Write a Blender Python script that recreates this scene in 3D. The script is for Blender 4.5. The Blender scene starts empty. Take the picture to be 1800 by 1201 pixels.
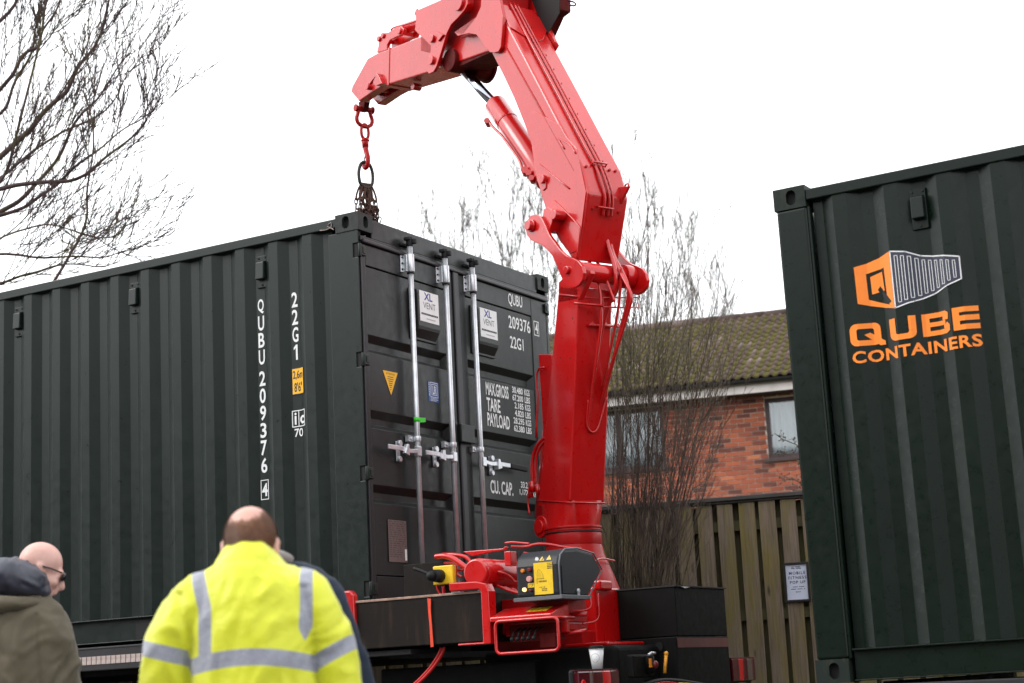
import bpy, bmesh, math, random
from mathutils import Vector, Matrix, noise
scene = bpy.context.scene
R = math.radians
random.seed(7)

# ------------------------------------------------------------------ camera, sky, sun, exposure
cam_data = bpy.data.cameras.new('camera')
cam = bpy.data.objects.new('camera', cam_data)
scene.collection.objects.link(cam)
scene.camera = cam
cam_data.sensor_width = 36.0
cam_data.lens = 61.05
cam_data.clip_start = 0.1
cam_data.clip_end = 2000.0
_m = Matrix(((0.857111, 0.142313, 0.495083, 6.1746),
             (0.512693, -0.142279, -0.846701, -8.7049),
             (-0.050056, 0.979543, -0.194912, 1.1529),
             (0, 0, 0, 1)))
cam.matrix_world = _m
cam_data.dof.use_dof = True
cam_data.dof.focus_distance = 11.4
cam_data.dof.aperture_fstop = 3.1

world = bpy.data.worlds.new('World')
scene.world = world
world.use_nodes = True
wt = world.node_tree
wt.nodes.clear()
_out = wt.nodes.new('ShaderNodeOutputWorld')
_add = wt.nodes.new('ShaderNodeAddShader')
_bg1 = wt.nodes.new('ShaderNodeBackground')
_bg2 = wt.nodes.new('ShaderNodeBackground')
_sky = wt.nodes.new('ShaderNodeTexSky')
_hs = wt.nodes.new('ShaderNodeHueSaturation')
_sky.sky_type = 'NISHITA'
_sky.sun_disc = False
_sky.sun_elevation = R(38)
_sky.sun_rotation = R(230)
_hs.inputs['Saturation'].default_value = 0.12          # thin daylight seen through cloud
_bg1.inputs['Strength'].default_value = 0.05
_bg2.inputs['Color'].default_value = (0.955, 0.975, 1.0, 1)   # the overcast layer itself
_bg2.inputs['Strength'].default_value = 1.05
wt.links.new(_sky.outputs[0], _hs.inputs['Color'])
wt.links.new(_hs.outputs[0], _bg1.inputs['Color'])
wt.links.new(_bg1.outputs[0], _add.inputs[0])
wt.links.new(_bg2.outputs[0], _add.inputs[1])
wt.links.new(_add.outputs[0], _out.inputs[0])

sun_data = bpy.data.lights.new('sun', 'SUN')
sun_data.energy = 0.9
sun_data.angle = R(25)
sun_data.color = (1.0, 0.97, 0.93)
sun = bpy.data.objects.new('sun', sun_data)
scene.collection.objects.link(sun)
sun.rotation_euler = Vector((-0.60, -0.50, 0.62)).to_track_quat('Z', 'Y').to_euler()

vs = scene.view_settings
vs.view_transform = 'Standard'
vs.look = 'None'
vs.exposure = 0.75
vs.gamma = 1.0
vs.use_curve_mapping = False
scene.cycles.max_bounces = 8
scene.cycles.use_denoising = True

# ------------------------------------------------------------------ helpers
col = scene.collection

def V(*a):
    return Vector(a)

class MB:
    """collects shapes (world coordinates) and links them as one mesh object"""
    def __init__(self):
        self.bm = bmesh.new()
    def quad(self, pts, smooth=False):
        vs_ = [self.bm.verts.new(p) for p in pts]
        f = self.bm.faces.new(vs_)
        f.smooth = smooth
        return f
    def box(self, x0, x1, y0, y1, z0, z1, M=None):
        P = [V(x, y, z) for z in (z0, z1) for y in (y0, y1) for x in (x0, x1)]
        if M is not None:
            P = [M @ p for p in P]
        v = [self.bm.verts.new(p) for p in P]
        for q in ((0, 2, 3, 1), (4, 5, 7, 6), (0, 1, 5, 4), (2, 6, 7, 3), (0, 4, 6, 2), (1, 3, 7, 5)):
            self.bm.faces.new([v[i] for i in q])
        return self
    def prism(self, outline, fn, c0, c1, smooth=False):
        a = [self.bm.verts.new(fn(p[0], p[1], c0)) for p in outline]
        b = [self.bm.verts.new(fn(p[0], p[1], c1)) for p in outline]
        n = len(outline)
        self.bm.faces.new(a)
        self.bm.faces.new(b[::-1])
        for i in range(n):
            j = (i + 1) % n
            f = self.bm.faces.new((a[j], a[i], b[i], b[j]))
            f.smooth = smooth
        return self
    def cyl(self, p0, p1, r0, r1=None, n=20, caps=True):
        r1 = r0 if r1 is None else r1
        p0, p1 = Vector(p0), Vector(p1)
        d = (p1 - p0).normalized()
        u = d.orthogonal().normalized()
        w = d.cross(u)
        A = [self.bm.verts.new(p0 + (u * math.cos(t) + w * math.sin(t)) * r0) for t in [2 * math.pi * i / n for i in range(n)]]
        B = [self.bm.verts.new(p1 + (u * math.cos(t) + w * math.sin(t)) * r1) for t in [2 * math.pi * i / n for i in range(n)]]
        for i in range(n):
            j = (i + 1) % n
            f = self.bm.faces.new((A[i], A[j], B[j], B[i]))
            f.smooth = True
        if caps:
            self.bm.faces.new(A[::-1])
            self.bm.faces.new(B)
        return self
    def tube(self, pts, r, n=8, closed=False, caps=True, smoothpath=0):
        pts = [Vector(p) for p in pts]
        for _ in range(smoothpath):
            q = []
            m = len(pts)
            rng = range(m) if closed else range(m - 1)
            if not closed:
                q.append(pts[0])
            for i in rng:
                a, b = pts[i], pts[(i + 1) % m]
                q.append(a.lerp(b, .25))
                q.append(a.lerp(b, .75))
            if not closed:
                q.append(pts[-1])
            pts = q
        m = len(pts)
        rr = r if isinstance(r, (list, tuple)) else None
        u = None
        rings = []
        for i, p in enumerate(pts):
            if closed:
                d = pts[(i + 1) % m] - pts[i - 1]
            else:
                d = pts[min(i + 1, m - 1)] - pts[max(i - 1, 0)]
            if d.length < 1e-9:
                d = V(0, 0, 1)
            d.normalize()
            if u is None:
                u = d.orthogonal().normalized()
            else:
                u = (u - d * u.dot(d))
                u = u.normalized() if u.length > 1e-6 else d.orthogonal().normalized()
            w = d.cross(u)
            ra = r if rr is None else rr[0] + (rr[-1] - rr[0]) * i / max(1, m - 1)
            rings.append([self.bm.verts.new(p + (u * math.cos(t) + w * math.sin(t)) * ra) for t in [2 * math.pi * k / n for k in range(n)]])
        for i in range(m if closed else m - 1):
            A, B = rings[i], rings[(i + 1) % m]
            for k in range(n):
                f = self.bm.faces.new((A[k], A[(k + 1) % n], B[(k + 1) % n], B[k]))
                f.smooth = True
        if caps and not closed:
            self.bm.faces.new(rings[0][::-1])
            self.bm.faces.new(rings[-1])
        return self
    def ball(self, c, rx, ry=None, rz=None, n=16, M=None):
        ry = rx if ry is None else ry
        rz = rx if rz is None else rz
        T = Matrix.Translation(c) @ (M.to_4x4() if M is not None else Matrix.Identity(4)) @ Matrix.Diagonal((rx, ry, rz, 1))
        r = bmesh.ops.create_uvsphere(self.bm, u_segments=n, v_segments=max(6, n // 2), radius=1, matrix=T)
        fs = set()
        for v in r['verts']:
            fs.update(v.link_faces)
        for f in fs:
            f.smooth = True
        return self
    def mesh(self, name, mat=None):
        me = bpy.data.meshes.new(name)
        bmesh.ops.recalc_face_normals(self.bm, faces=self.bm.faces)
        self.bm.to_mesh(me)
        self.bm.free()
        if mat is not None:
            me.materials.append(mat)
        return me
    def build(self, name, mat, parent=None, bevel=0, seg=2, kind=None, label=None):
        return link(name, self.mesh(name, mat), parent, bevel, seg, kind, label)

def world_mat(o):
    m = Matrix.Translation(o.location) @ o.rotation_euler.to_matrix().to_4x4()
    return world_mat(o.parent) @ m if o.parent else m

def link(name, me, parent=None, bevel=0, seg=2, kind=None, label=None):
    o = bpy.data.objects.new(name, me)
    col.objects.link(o)
    if parent is not None:
        me.transform(world_mat(parent).inverted())
        o.parent = parent
    if bevel:
        b = o.modifiers.new('bevel', 'BEVEL')
        b.width = bevel
        b.segments = seg
        b.limit_method = 'ANGLE'
        b.angle_limit = R(35)
    if kind:
        o['kind'] = kind
    if label:
        o['label'] = label
    return o

def piece(name, me, parent, loc, rot=(0, 0, 0)):
    """a copy sharing mesh data, placed in the parent's own frame"""
    o = bpy.data.objects.new(name, me)
    col.objects.link(o)
    o.parent = parent
    o.location = loc
    o.rotation_euler = rot
    return o

def empty(name, loc=(0, 0, 0), rz=0.0):
    o = bpy.data.objects.new(name, None)
    o.empty_display_size = .2
    col.objects.link(o)
    o.location = loc
    o.rotation_euler = (0, 0, rz)
    return o

def tag(o, label=None, cat=None, group=None, kind=None):
    if label: o['label'] = label
    if cat: o['category'] = cat
    if group: o['group'] = group
    if kind: o['kind'] = kind
    return o

def ident(a, b, c):
    return V(a, b, c)

def oval(cx, cy, w, h, n=20):
    """points of a rounded slot"""
    pts = []
    for i in range(n):
        t = 2 * math.pi * (i + .5) / n
        x, y = math.cos(t), math.sin(t)
        if h > w:
            pts.append((cx + x * w / 2, cy + y * w / 2 + (1 if y > 0 else -1) * (h - w) / 2))
        else:
            pts.append((cx + x * h / 2 + (1 if x > 0 else -1) * (w - h) / 2, cy + y * h / 2))
    return pts

def holed_face(mb, x0, x1, y0, y1, hole, fn, depth):
    """flat rectangle with a hole, the hole's wall going down by depth (fn(a,b,c), c = depth)"""
    cx = sum(p[0] for p in hole) / len(hole)
    cy = sum(p[1] for p in hole) / len(hole)
    ring = []
    for (x, y) in hole:
        dx, dy = x - cx, y - cy
        t = min(((x1 - cx) / dx if dx > 0 else (x0 - cx) / dx) if abs(dx) > 1e-9 else 1e9,
                ((y1 - cy) / dy if dy > 0 else (y0 - cy) / dy) if abs(dy) > 1e-9 else 1e9)
        ring.append((cx + dx * t, cy + dy * t))
    n = len(hole)
    ang = lambda p: math.atan2(p[1] - cy, p[0] - cx)
    corners = [(x0, y0), (x1, y0), (x1, y1), (x0, y1)]
    for i in range(n):
        j = (i + 1) % n
        a, b = ring[i], ring[j]
        pts = [fn(a[0], a[1], 0)]
        a0, a1 = ang(a), ang(b)
        if a1 < a0: a1 += 2 * math.pi
        found = []
        for c in corners:
            ac = ang(c)
            if ac < a0: ac += 2 * math.pi
            if a0 < ac < a1:
                found.append((ac, c))
        for ac, c in sorted(found):
            pts.append(fn(c[0], c[1], 0))
        pts += [fn(b[0], b[1], 0), fn(hole[j][0], hole[j][1], 0), fn(hole[i][0], hole[i][1], 0)]
        mb.quad(pts)
        mb.quad([fn(hole[i][0], hole[i][1], 0), fn(hole[j][0], hole[j][1], 0), fn(hole[j][0], hole[j][1], depth), fn(hole[i][0], hole[i][1], depth)])

_font_cache = {}
def text_mesh(s, width=None, height=None, weight=0.0, thick=0.0, res=3, space=1.0):
    """lettering as a mesh in the XY plane; lower-left of its bounding box at 0,0"""
    c = bpy.data.curves.new('lettering', 'FONT')
    c.body = s
    c.size = 1
    c.offset = weight
    c.resolution_u = res
    c.space_character = space
    o = bpy.data.objects.new('lettering', c)
    col.objects.link(o)
    dg = bpy.context.evaluated_depsgraph_get()
    me = bpy.data.meshes.new_from_object(o.evaluated_get(dg))
    bpy.data.objects.remove(o)
    xs = [v.co.x for v in me.vertices]; ys = [v.co.y for v in me.vertices]
    x0, x1, y0, y1 = min(xs), max(xs), min(ys), max(ys)
    sy = (height / (y1 - y0)) if height else None
    sx = (width / (x1 - x0)) if width else None
    sy = sy or sx
    sx = sx or sy
    for v in me.vertices:
        v.co.x = (v.co.x - x0) * sx
        v.co.y = (v.co.y - y0) * sy
        v.co.z = 0
    return me

def add_mesh(mb, me, fn):
    """append a flat mesh, mapping every vertex with fn(a, b)"""
    vs_ = [mb.bm.verts.new(fn(v.co.x, v.co.y)) for v in me.vertices]
    for p in me.polygons:
        try:
            mb.bm.faces.new([vs_[i] for i in p.vertices])
        except ValueError:
            pass

def write(mb, s, a, b, fn, width=None, height=None, weight=0.0, align='L', space=1.0):
    me = text_mesh(s, width, height, weight, space=space)
    w = max(v.co.x for v in me.vertices)
    off = {'L': 0, 'C': -w / 2, 'R': -w}[align]
    add_mesh(mb, me, lambda x, y: fn(a + off + x, b + y))
    bpy.data.meshes.remove(me)

def frame_lines(mb, a0, b0, a1, b1, t, fn):
    for (p, q, r_, s) in ((a0, b0, a1, b0 + t), (a0, b1 - t, a1, b1), (a0, b0 + t, a0 + t, b1 - t), (a1 - t, b0 + t, a1, b1 - t)):
        mb.quad([fn(p, q), fn(r_, q), fn(r_, s), fn(p, s)])

def rect(mb, a0, b0, a1, b1, fn):
    mb.quad([fn(a0, b0), fn(a1, b0), fn(a1, b1), fn(a0, b1)])

# ------------------------------------------------------------------ materials
def mat_new(name):
    m = bpy.data.materials.new(name)
    m.use_nodes = True
    nt = m.node_tree
    b = nt.nodes['Principled BSDF']
    return m, nt, b

def N_(nt, kind, **kw):
    n = nt.nodes.new(kind)
    for k, v in kw.items():
        if k in n.inputs:
            n.inputs[k].default_value = v
        else:
            setattr(n, k, v)
    return n

def ramp(nt, src, stops):
    r = nt.nodes.new('ShaderNodeValToRGB')
    el = r.color_ramp.elements
    while len(el) < len(stops):
        el.new(0.5)
    for e, (p, c) in zip(el, stops):
        e.position = p
        e.color = c if len(c) == 4 else (*c, 1)
    nt.links.new(src, r.inputs[0])
    return r.outputs[0]

def mixc(nt, fac, a, b, mode='MIX'):
    m = nt.nodes.new('ShaderNodeMix')
    m.data_type = 'RGBA'
    m.blend_type = mode
    for sock, val in ((m.inputs[0], fac), (m.inputs[6], a), (m.inputs[7], b)):
        if hasattr(val, 'is_output') or isinstance(val, bpy.types.NodeSocket):
            nt.links.new(val, sock)
        elif isinstance(val, (int, float)):
            sock.default_value = val
        else:
            sock.default_value = (*val, 1) if len(val) == 3 else val
    return m.outputs[2]

def coords(nt, scale=(1, 1, 1), kind='Object'):
    tc = nt.nodes.new('ShaderNodeTexCoord')
    mp = nt.nodes.new('ShaderNodeMapping')
    mp.inputs['Scale'].default_value = scale
    nt.links.new(tc.outputs[kind], mp.inputs[0])
    return mp.outputs[0]

def noise_tex(nt, vec, scale=5, detail=4, rough=.55, dist=0):
    n = nt.nodes.new('ShaderNodeTexNoise')
    n.inputs['Scale'].default_value = scale
    n.inputs['Detail'].default_value = detail
    n.inputs['Roughness'].default_value = rough
    n.inputs['Distortion'].default_value = dist
    nt.links.new(vec, n.inputs['Vector'])
    return n.outputs[0]

def bump(nt, b, h, strength=.2, dist=.01):
    n = nt.nodes.new('ShaderNodeBump')
    n.inputs['Strength'].default_value = strength
    n.inputs['Distance'].default_value = dist
    nt.links.new(h, n.inputs['Height'])
    nt.links.new(n.outputs[0], b.inputs['Normal'])

def simple(name, c, rough=.6, metal=0, var=.15, scale=8, bmp=.1, coat=0, spec=.5):
    """plain surface with a little uneven tone, wear and relief"""
    m, nt, b = mat_new(name)
    v = coords(nt)
    n1 = noise_tex(nt, v, scale, 5)
    c0 = tuple(x * (1 - var) for x in c)
    c1 = tuple(min(1, x * (1 + var)) for x in c)
    nt.links.new(ramp(nt, n1, [(.3, c0), (.7, c1)]), b.inputs['Base Color'])
    b.inputs['Roughness'].default_value = rough
    b.inputs['Metallic'].default_value = metal
    b.inputs['Coat Weight'].default_value = coat
    b.inputs['Coat Roughness'].default_value = .25
    b.inputs['Specular IOR Level'].default_value = spec
    if bmp:
        bump(nt, b, noise_tex(nt, v, scale * 14, 3), bmp, .004)
    return m

def paint(name, c, dirt=(.06, .05, .035), rough=.38, amount=.5, scratch=0.0, coat=.35, rust=(.16, .06, .02), orange_peel=.25, spec=.25, crough=.15):
    """sprayed steel: uneven gloss, grime, a few chips"""
    m, nt, b = mat_new(name)
    v = coords(nt)
    n1 = noise_tex(nt, v, 2.3, 6, .6)
    n2 = noise_tex(nt, v, 19, 5, .7)
    vst = coords(nt, (9, 9, 1.1))
    n3 = noise_tex(nt, vst, 2.0, 5, .6)
    base = mixc(nt, ramp(nt, n1, [(.35, (0, 0, 0)), (.75, (1, 1, 1))]), tuple(x * .88 for x in c), tuple(min(1, x * 1.1) for x in c))
    f = ramp(nt, n3, [(.52, (0, 0, 0)), (.78, (amount * .6,) * 3)])
    base = mixc(nt, f, base, dirt)
    if scratch:
        vs2 = coords(nt, (1, 1, .35))
        n4 = noise_tex(nt, vs2, 11, 8, .75, 1.2)
        f2 = ramp(nt, n4, [(.66, (0, 0, 0)), (.70, (scratch,) * 3)])
        base = mixc(nt, f2, base, rust)
    nt.links.new(base, b.inputs['Base Color'])
    rr = ramp(nt, n2, [(.3, (rough * .8,) * 3), (.75, (min(1, rough * 1.35),) * 3)])
    nt.links.new(rr, b.inputs['Roughness'])
    b.inputs['Coat Weight'].default_value = coat
    b.inputs['Coat Roughness'].default_value = crough
    b.inputs['Specular IOR Level'].default_value = spec
    bump(nt, b, noise_tex(nt, v, 120, 3), orange_peel, .0012)
    return m

M = {}
M['green'] = paint('container paint', (.0100, .0170, .0140), dirt=(.022, .024, .018), rough=.33, amount=.22, scratch=.08, coat=0, rust=(.06, .045, .03), spec=.30)
M['green2'] = paint('container paint faded', (.0048, .0110, .0072), dirt=(.009, .013, .009), rough=.30, amount=.12, scratch=.04, coat=0, rust=(.04, .035, .02), spec=.24)
M['cast'] = paint('corner casting paint', (.030, .034, .033), dirt=(.07, .06, .045), rough=.6, amount=.7, scratch=.8, coat=0, rust=(.20, .11, .05))
M['cast2'] = paint('corner casting paint faded', (.010, .017, .013), dirt=(.05, .045, .03), rough=.6, amount=.8, scratch=.7, coat=0, rust=(.16, .08, .04))
M['doorgreen'] = paint('door paint', (.0120, .0140, .0138), dirt=(.022, .021, .017), rough=.36, amount=.25, coat=0, spec=.34)
M['gasket'] = simple('rubber gasket', (.016, .014, .018), .42)
M['galv'] = simple('galvanised steel', (.66, .68, .71), .30, .62, .14, 14, .12)
M['dark'] = simple('dark void shade', (.006, .006, .006), .8)  # near-black stands for the shade inside holes, hollows and gaps
M['white'] = simple('white vinyl', (.78, .78, .78), .45, 0, .05, 20, 0)
M['orange'] = simple('orange vinyl', (.95, .24, .012), .45, 0, .03, 20, 0)
M['navy'] = simple('navy vinyl', (.020, .022, .045), .45, 0, .03, 20, 0)
M['yellow'] = simple('yellow vinyl', (.90, .46, .01), .45, 0, .04, 20, 0)
M['blue'] = simple('blue vinyl', (.012, .09, .30), .45, 0, .03, 20, 0)
M['bluetext'] = simple('blue lettering', (.03, .04, .25), .5, 0, .02, 20, 0)
M['blacktext'] = simple('black lettering', (.01, .01, .012), .5, 0, .02, 20, 0)
M['tape'] = simple('green tape', (.05, .62, .03), .5, 0, .03, 20, 0)
M['vent'] = simple('vent plastic', (.011, .011, .0115), .45, 0, .1, 12, .1)
M['grip'] = simple('black rubber', (.008, .008, .009), .6, spec=.3)
M['red'] = paint('crane paint', (.56, .0035, .004), dirt=(.20, .006, .005), rough=.30, amount=.35, coat=.75, orange_peel=.35, spec=.4, crough=.12)
M['redrough'] = paint('crane paint grimy', (.42, .004, .004), dirt=(.07, .006, .005), rough=.45, amount=.8, coat=.15, orange_peel=.6)
M['redshade'] = paint('crane paint grimed and shaded', (.10, .006, .005), dirt=(.02, .006, .005), rough=.6, amount=.9, coat=.0, spec=.12)  # crane red darkened for the shade on undersides and insides, plus grime
M['chrome'] = simple('chromed rod', (.40, .42, .47), .14, 1, .05, 3, 0)
M['plastic'] = simple('grey plastic housing', (.018, .019, .023), .42, 0, .1, 9, .25, spec=.3)
M['labelyellow'] = simple('yellow label', (.85, .55, .02), .4, 0, .08, 30, 0)
M['steelblack'] = paint('black chassis paint', (.0065, .0062, .006), dirt=(.016, .012, .009), rough=.6, amount=.6, coat=.0, spec=.12, scratch=.12, rust=(.10, .05, .025))
M['bed'] = paint('worn beam paint', (.012, .009, .0075), dirt=(.060, .034, .020), rough=.55, amount=.9, coat=.0, spec=.15, scratch=.5, rust=(.14, .075, .04))
M['greyrail'] = paint('grey side rail', (.038, .036, .038), dirt=(.025, .022, .02), rough=.55, amount=.8, coat=.0, spec=.2)
M['rustychain'] = simple('rusty chain', (.085, .040, .028), .75, .4, .6, 40, .6)
M['darkchain'] = simple('dark steel link', (.035, .032, .030), .5, .6, .3, 40, .3)
M['rubber'] = simple('tyre rubber', (.016, .016, .017), .8, 0, .2, 20, .3)
M['redlens'] = None
def lens_mat(name, c, rough=.12, emit=0):
    m, nt, b = mat_new(name)
    b.inputs['Base Color'].default_value = (*c, 1)
    b.inputs['Roughness'].default_value = rough
    b.inputs['Coat Weight'].default_value = .25
    w = nt.nodes.new('ShaderNodeTexWave')
    w.inputs['Scale'].default_value = 60
    nt.links.new(coords(nt), w.inputs['Vector'])
    bump(nt, b, w.outputs[0], .3, .003)
    if emit:
        b.inputs['Emission Color'].default_value = (*c, 1)
        b.inputs['Emission Strength'].default_value = emit
    return m
M['redlens'] = lens_mat('dark red lens', (.075, .003, .008))
M['redlensbright'] = lens_mat('bright red lens', (.62, .006, .008))
M['clearlens'] = lens_mat('clear lens', (.12, .085, .07))
M['lit'] = lens_mat('lit amber lamp', (1.0, .62, .22), .3, 1.2)
M['amber'] = lens_mat('amber lamp', (.75, .22, .01), .3)
M['pinkknob'] = simple('faded red stop button', (.60, .27, .25), .5)
M['darkred'] = simple('dark red button', (.14, .01, .012), .35)
M['brownplate'] = simple('etched steel data plate', (.17, .12, .11), .5, .3, .12, 60, .3)

# ------------------------------------------------------------------ ground and road
ground = MB()
ground.quad([V(-400, -400, -.15), V(400, -400, -.15), V(400, 400, -.15), V(-400, 400, -.15)])
mg, nt, b = mat_new('grassy verge')
v = coords(nt)
nt.links.new(ramp(nt, noise_tex(nt, v, .8, 8, .7), [(.3, (.035, .045, .018)), (.6, (.07, .075, .03)), (.8, (.10, .085, .05))]), b.inputs['Base Color'])
b.inputs['Roughness'].default_value = .95
tag(ground.build('ground', mg), kind='structure')
road = MB()
road.box(-60, 60, -16, 3.3, -.14, 0)
ma, nt, b = mat_new('asphalt')
v = coords(nt)
c1 = ramp(nt, noise_tex(nt, v, 1.2, 6, .6), [(.3, (.038, .038, .040)), (.7, (.065, .064, .062))])
nt.links.new(c1, b.inputs['Base Color'])
b.inputs['Roughness'].default_value = .8
bump(nt, b, noise_tex(nt, v, 160, 3), .6, .004)
tag(road.build('road', ma), kind='structure')
pave = MB()
pave.box(-60, 60, -23, -16.12, -.14, .12)
tag(pave.build('pavement', simple('concrete paving', (.22, .21, .20), .85, 0, .2, 3, .4)), kind='structure')
kerb = MB()
for i in range(60):
    kerb.box(-27 + i * .92, -27 + i * .92 + .905, -16.118, -16.0, -.13, .125)
tag(kerb.build('kerb', simple('kerb stone', (.30, .29, .27), .85, 0, .15, 5, .3), bevel=.008, kind='stuff'), kind='structure')

# ------------------------------------------------------------------ containers
PITCH = .278
def corr(x, x_left):
    """depth of the corrugation; x_left = left end of one outer flat"""
    t = (x - x_left) % PITCH
    if t < .072: return 0.0
    if t < .140: return .036 * (t - .072) / .068
    if t < .210: return .036
    return .036 * (1 - (t - .210) / .068)

def folds(xa, xb, x_left):
    out = [xa]
    k = math.floor((xa - x_left) / PITCH) - 1
    while x_left + k * PITCH < xb:
        for t in (0, .072, .140, .210):
            x = x_left + k * PITCH + t
            if xa + .004 < x < xb - .004:
                out.append(x)
        k += 1
    out.append(xb)
    return out

def corrugated(mb, xa, xb, x_left, y, sgn, z0, z1):
    pts = [(x, y + sgn * corr(x, x_left)) for x in folds(xa, xb, x_left)]
    nz = 18
    zs = [z0 + (z1 - z0) * i / nz for i in range(nz + 1)]
    # rolled steel is never quite flat: a few millimetres of hand-size unevenness
    rows = [[mb.bm.verts.new(V(px, py + sgn * .0016 * (1 + noise.noise(V(px * 1.7, z * 1.1, y))) * math.sin(math.pi * k / nz) ** .5, z)) for (px, py) in pts] for k, z in enumerate(zs)]
    for r0, r1 in zip(rows, rows[1:]):
        for i in range(len(pts) - 1):
            f = mb.bm.faces.new((r0[i], r0[i + 1], r1[i + 1], r1[i]))

def casting(parent, x, sx, y, sy, z, mat):
    """ISO corner block; x,y,z = its outer corner, sx, sy = direction into the box, z = lower face"""
    mb = MB()
    L, W, H = .178, .162, .118
    fx = lambda a, b, c: V(x + sx * c, y + sy * a, z + b)          # end face
    fy = lambda a, b, c: V(x + sx * a, y + sy * c, z + b)          # side face
    holed_face(mb, 0, W, 0, H, oval(.085, .060, .051, .080, 20), fx, .03)
    holed_face(mb, 0, L, 0, H, oval(.098, .060, .055, .082, 20), fy, .03)
    mb.quad([V(x, y, z + H), V(x + sx * L, y, z + H), V(x + sx * L, y + sy * W, z + H), V(x, y + sy * W, z + H)])
    mb.quad([V(x, y, z), V(x + sx * L, y, z), V(x + sx * L, y + sy * W, z), V(x, y + sy * W, z)])
    mb.quad([V(x + sx * L, y, z), V(x + sx * L, y + sy * W, z), V(x + sx * L, y + sy * W, z + H), V(x + sx * L, y, z + H)])
    mb.quad([V(x, y + sy * W, z), V(x + sx * L, y + sy * W, z), V(x + sx * L, y + sy * W, z + H), V(x, y + sy * W, z + H)])
    bmesh.ops.remove_doubles(mb.bm, verts=mb.bm.verts, dist=.0004)
    o = mb.build('corner_casting', mat, parent)
    d = MB()
    d.box(min(x + sx * .031, x + sx * (L - .01)), max(x + sx * .031, x + sx * (L - .01)),
          min(y + sy * .031, y + sy * (W - .01)), max(y + sy * .031, y + sy * (W - .01)), z + .008, z + H - .008)
    d.build('casting_hollow', M['dark'], o)  # dark block stands for the shade inside the casting
    return o

def side_vent(parent, x, y, z, mat):
    """small hooded ventilator on the wall, facing -Y"""
    mb = MB()
    mb.box(x - .042, x + .042, y - .012, y + .002, z - .107, z + .107)
    o = mb.build('side_vent', mat, parent, bevel=.003)
    h = MB()
    h.prism([(z + .072, -.012), (z + .06, -.040), (z - .055, -.046), (z - .055, -.012)], lambda a, b_, c: V(c, y + b_, a), x - .033, x + .033)
    h.build('vent_hood', mat, o, bevel=.005)
    s = MB()
    for (sx_, sz_) in ((-.028, .092), (.028, .092), (0, -.09)):
        s.cyl(V(x + sx_, y - .012, z + sz_), V(x + sx_, y - .018, z + sz_), .007, n=8)
    s.build('rivet', M['grip'], o)
    return o

def conform(mb_mesh_builder, name, mat, parent, x_left, y, xa, xb, proud=.0022):
    """bends flat print (x, z) onto the corrugated wall whose outer flats lie at y"""
    bm = mb_mesh_builder.bm
    for x in folds(xa - .02, xb + .02, x_left)[1:-1]:
        g = bm.verts[:] + bm.edges[:] + bm.faces[:]
        bmesh.ops.bisect_plane(bm, geom=g, plane_co=(x, 0, 0), plane_no=(1, 0, 0), dist=1e-5)
    for v_ in bm.verts:
        v_.co.y = y + corr(v_.co.x, x_left) - proud + .0006
    return mb_mesh_builder.build(name, mat, parent)

# ---------- the container on the truck: x 0 .. -6.058, doors at x = 0
B1 = 1.57
c1 = tag(empty('shipping_container', (0, 0, B1)), 'dark green container with lock rods and white numbers on the lorry behind the red crane', 'container', 'dark green shipping containers')
G1 = M['green']
XL1 = -.4545
mb = MB(); mb.box(-5.88, -.178, .004, .064, B1 + 2.512, B1 + 2.574); mb.build('top_rail', G1, c1, bevel=.006)
mb = MB(); mb.box(-5.88, -.178, 2.374, 2.434, B1 + 2.512, B1 + 2.574); mb.build('top_rail', G1, c1, bevel=.006)
mb = MB(); corrugated(mb, -5.86, -.236, XL1, .014, 1, B1 + .165, B1 + 2.514); mb.build('side_panel', G1, c1, bevel=.007, seg=2)
mb = MB(); corrugated(mb, -5.86, -.236, XL1, 2.424, -1, B1 + .165, B1 + 2.514); mb.build('side_panel', G1, c1)
mb = MB()
for i in range(26):
    xa = -5.86 + i * .217
    mb.box(xa, xa + .12, .064, 2.374, B1 + 2.545, B1 + 2.563)
    mb.box(xa + .12, xa + .217, .064, 2.374, B1 + 2.535, B1 + 2.549)
mb.build('roof_panel', G1, c1, kind='stuff')
# bottom rail: a channel with its web set back, and forklift pockets
def pz_list(): return [(-3.9, -3.54), (-2.03 - .36 + .02, -2.03 + .02)]
mb = MB()
mb.box(-5.88, -.178, .004, .05, B1 + .155, B1 + .163)
mb.box(-5.88, -.178, .040, .046, B1 + .012, B1 + .154)
mb.box(-5.88, -.178, .004, .05, B1 + .004, B1 + .011)
mb.build('bottom_rail', G1, c1, bevel=.002)
mb = MB(); mb.box(-5.88, -.178, 2.39, 2.434, B1 + .004, B1 + .163); mb.build('bottom_rail', G1, c1)
for (xa, xb) in ((-1.93, -1.57), (-4.2, -3.84)):
    mb = MB(); mb.box(xa, xb, .030, .039, B1 + .016, B1 + .14); mb.build('fork_pocket', M['dark'], c1)  # dark plate stands for the shade in the pocket opening
mb = MB(); mb.box(-6.0, -.02, .07, 2.37, B1 + .12, B1 + .16); mb.build('floor_panel', M['steelblack'], c1)
mb = MB(); mb.box(-6.04, -6.0, .02, 2.418, B1 + .02, B1 + 2.57); mb.build('front_panel', G1, c1)
for zc in (0, 2.473):
    for (xx, sx_) in ((0, -1), (-6.058, 1)):
        for (yy, sy_) in ((0, 1), (2.438, -1)):
            casting(c1, xx, sx_, yy, sy_, B1 + zc, M['cast'] if zc else M['cast2'])
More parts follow.
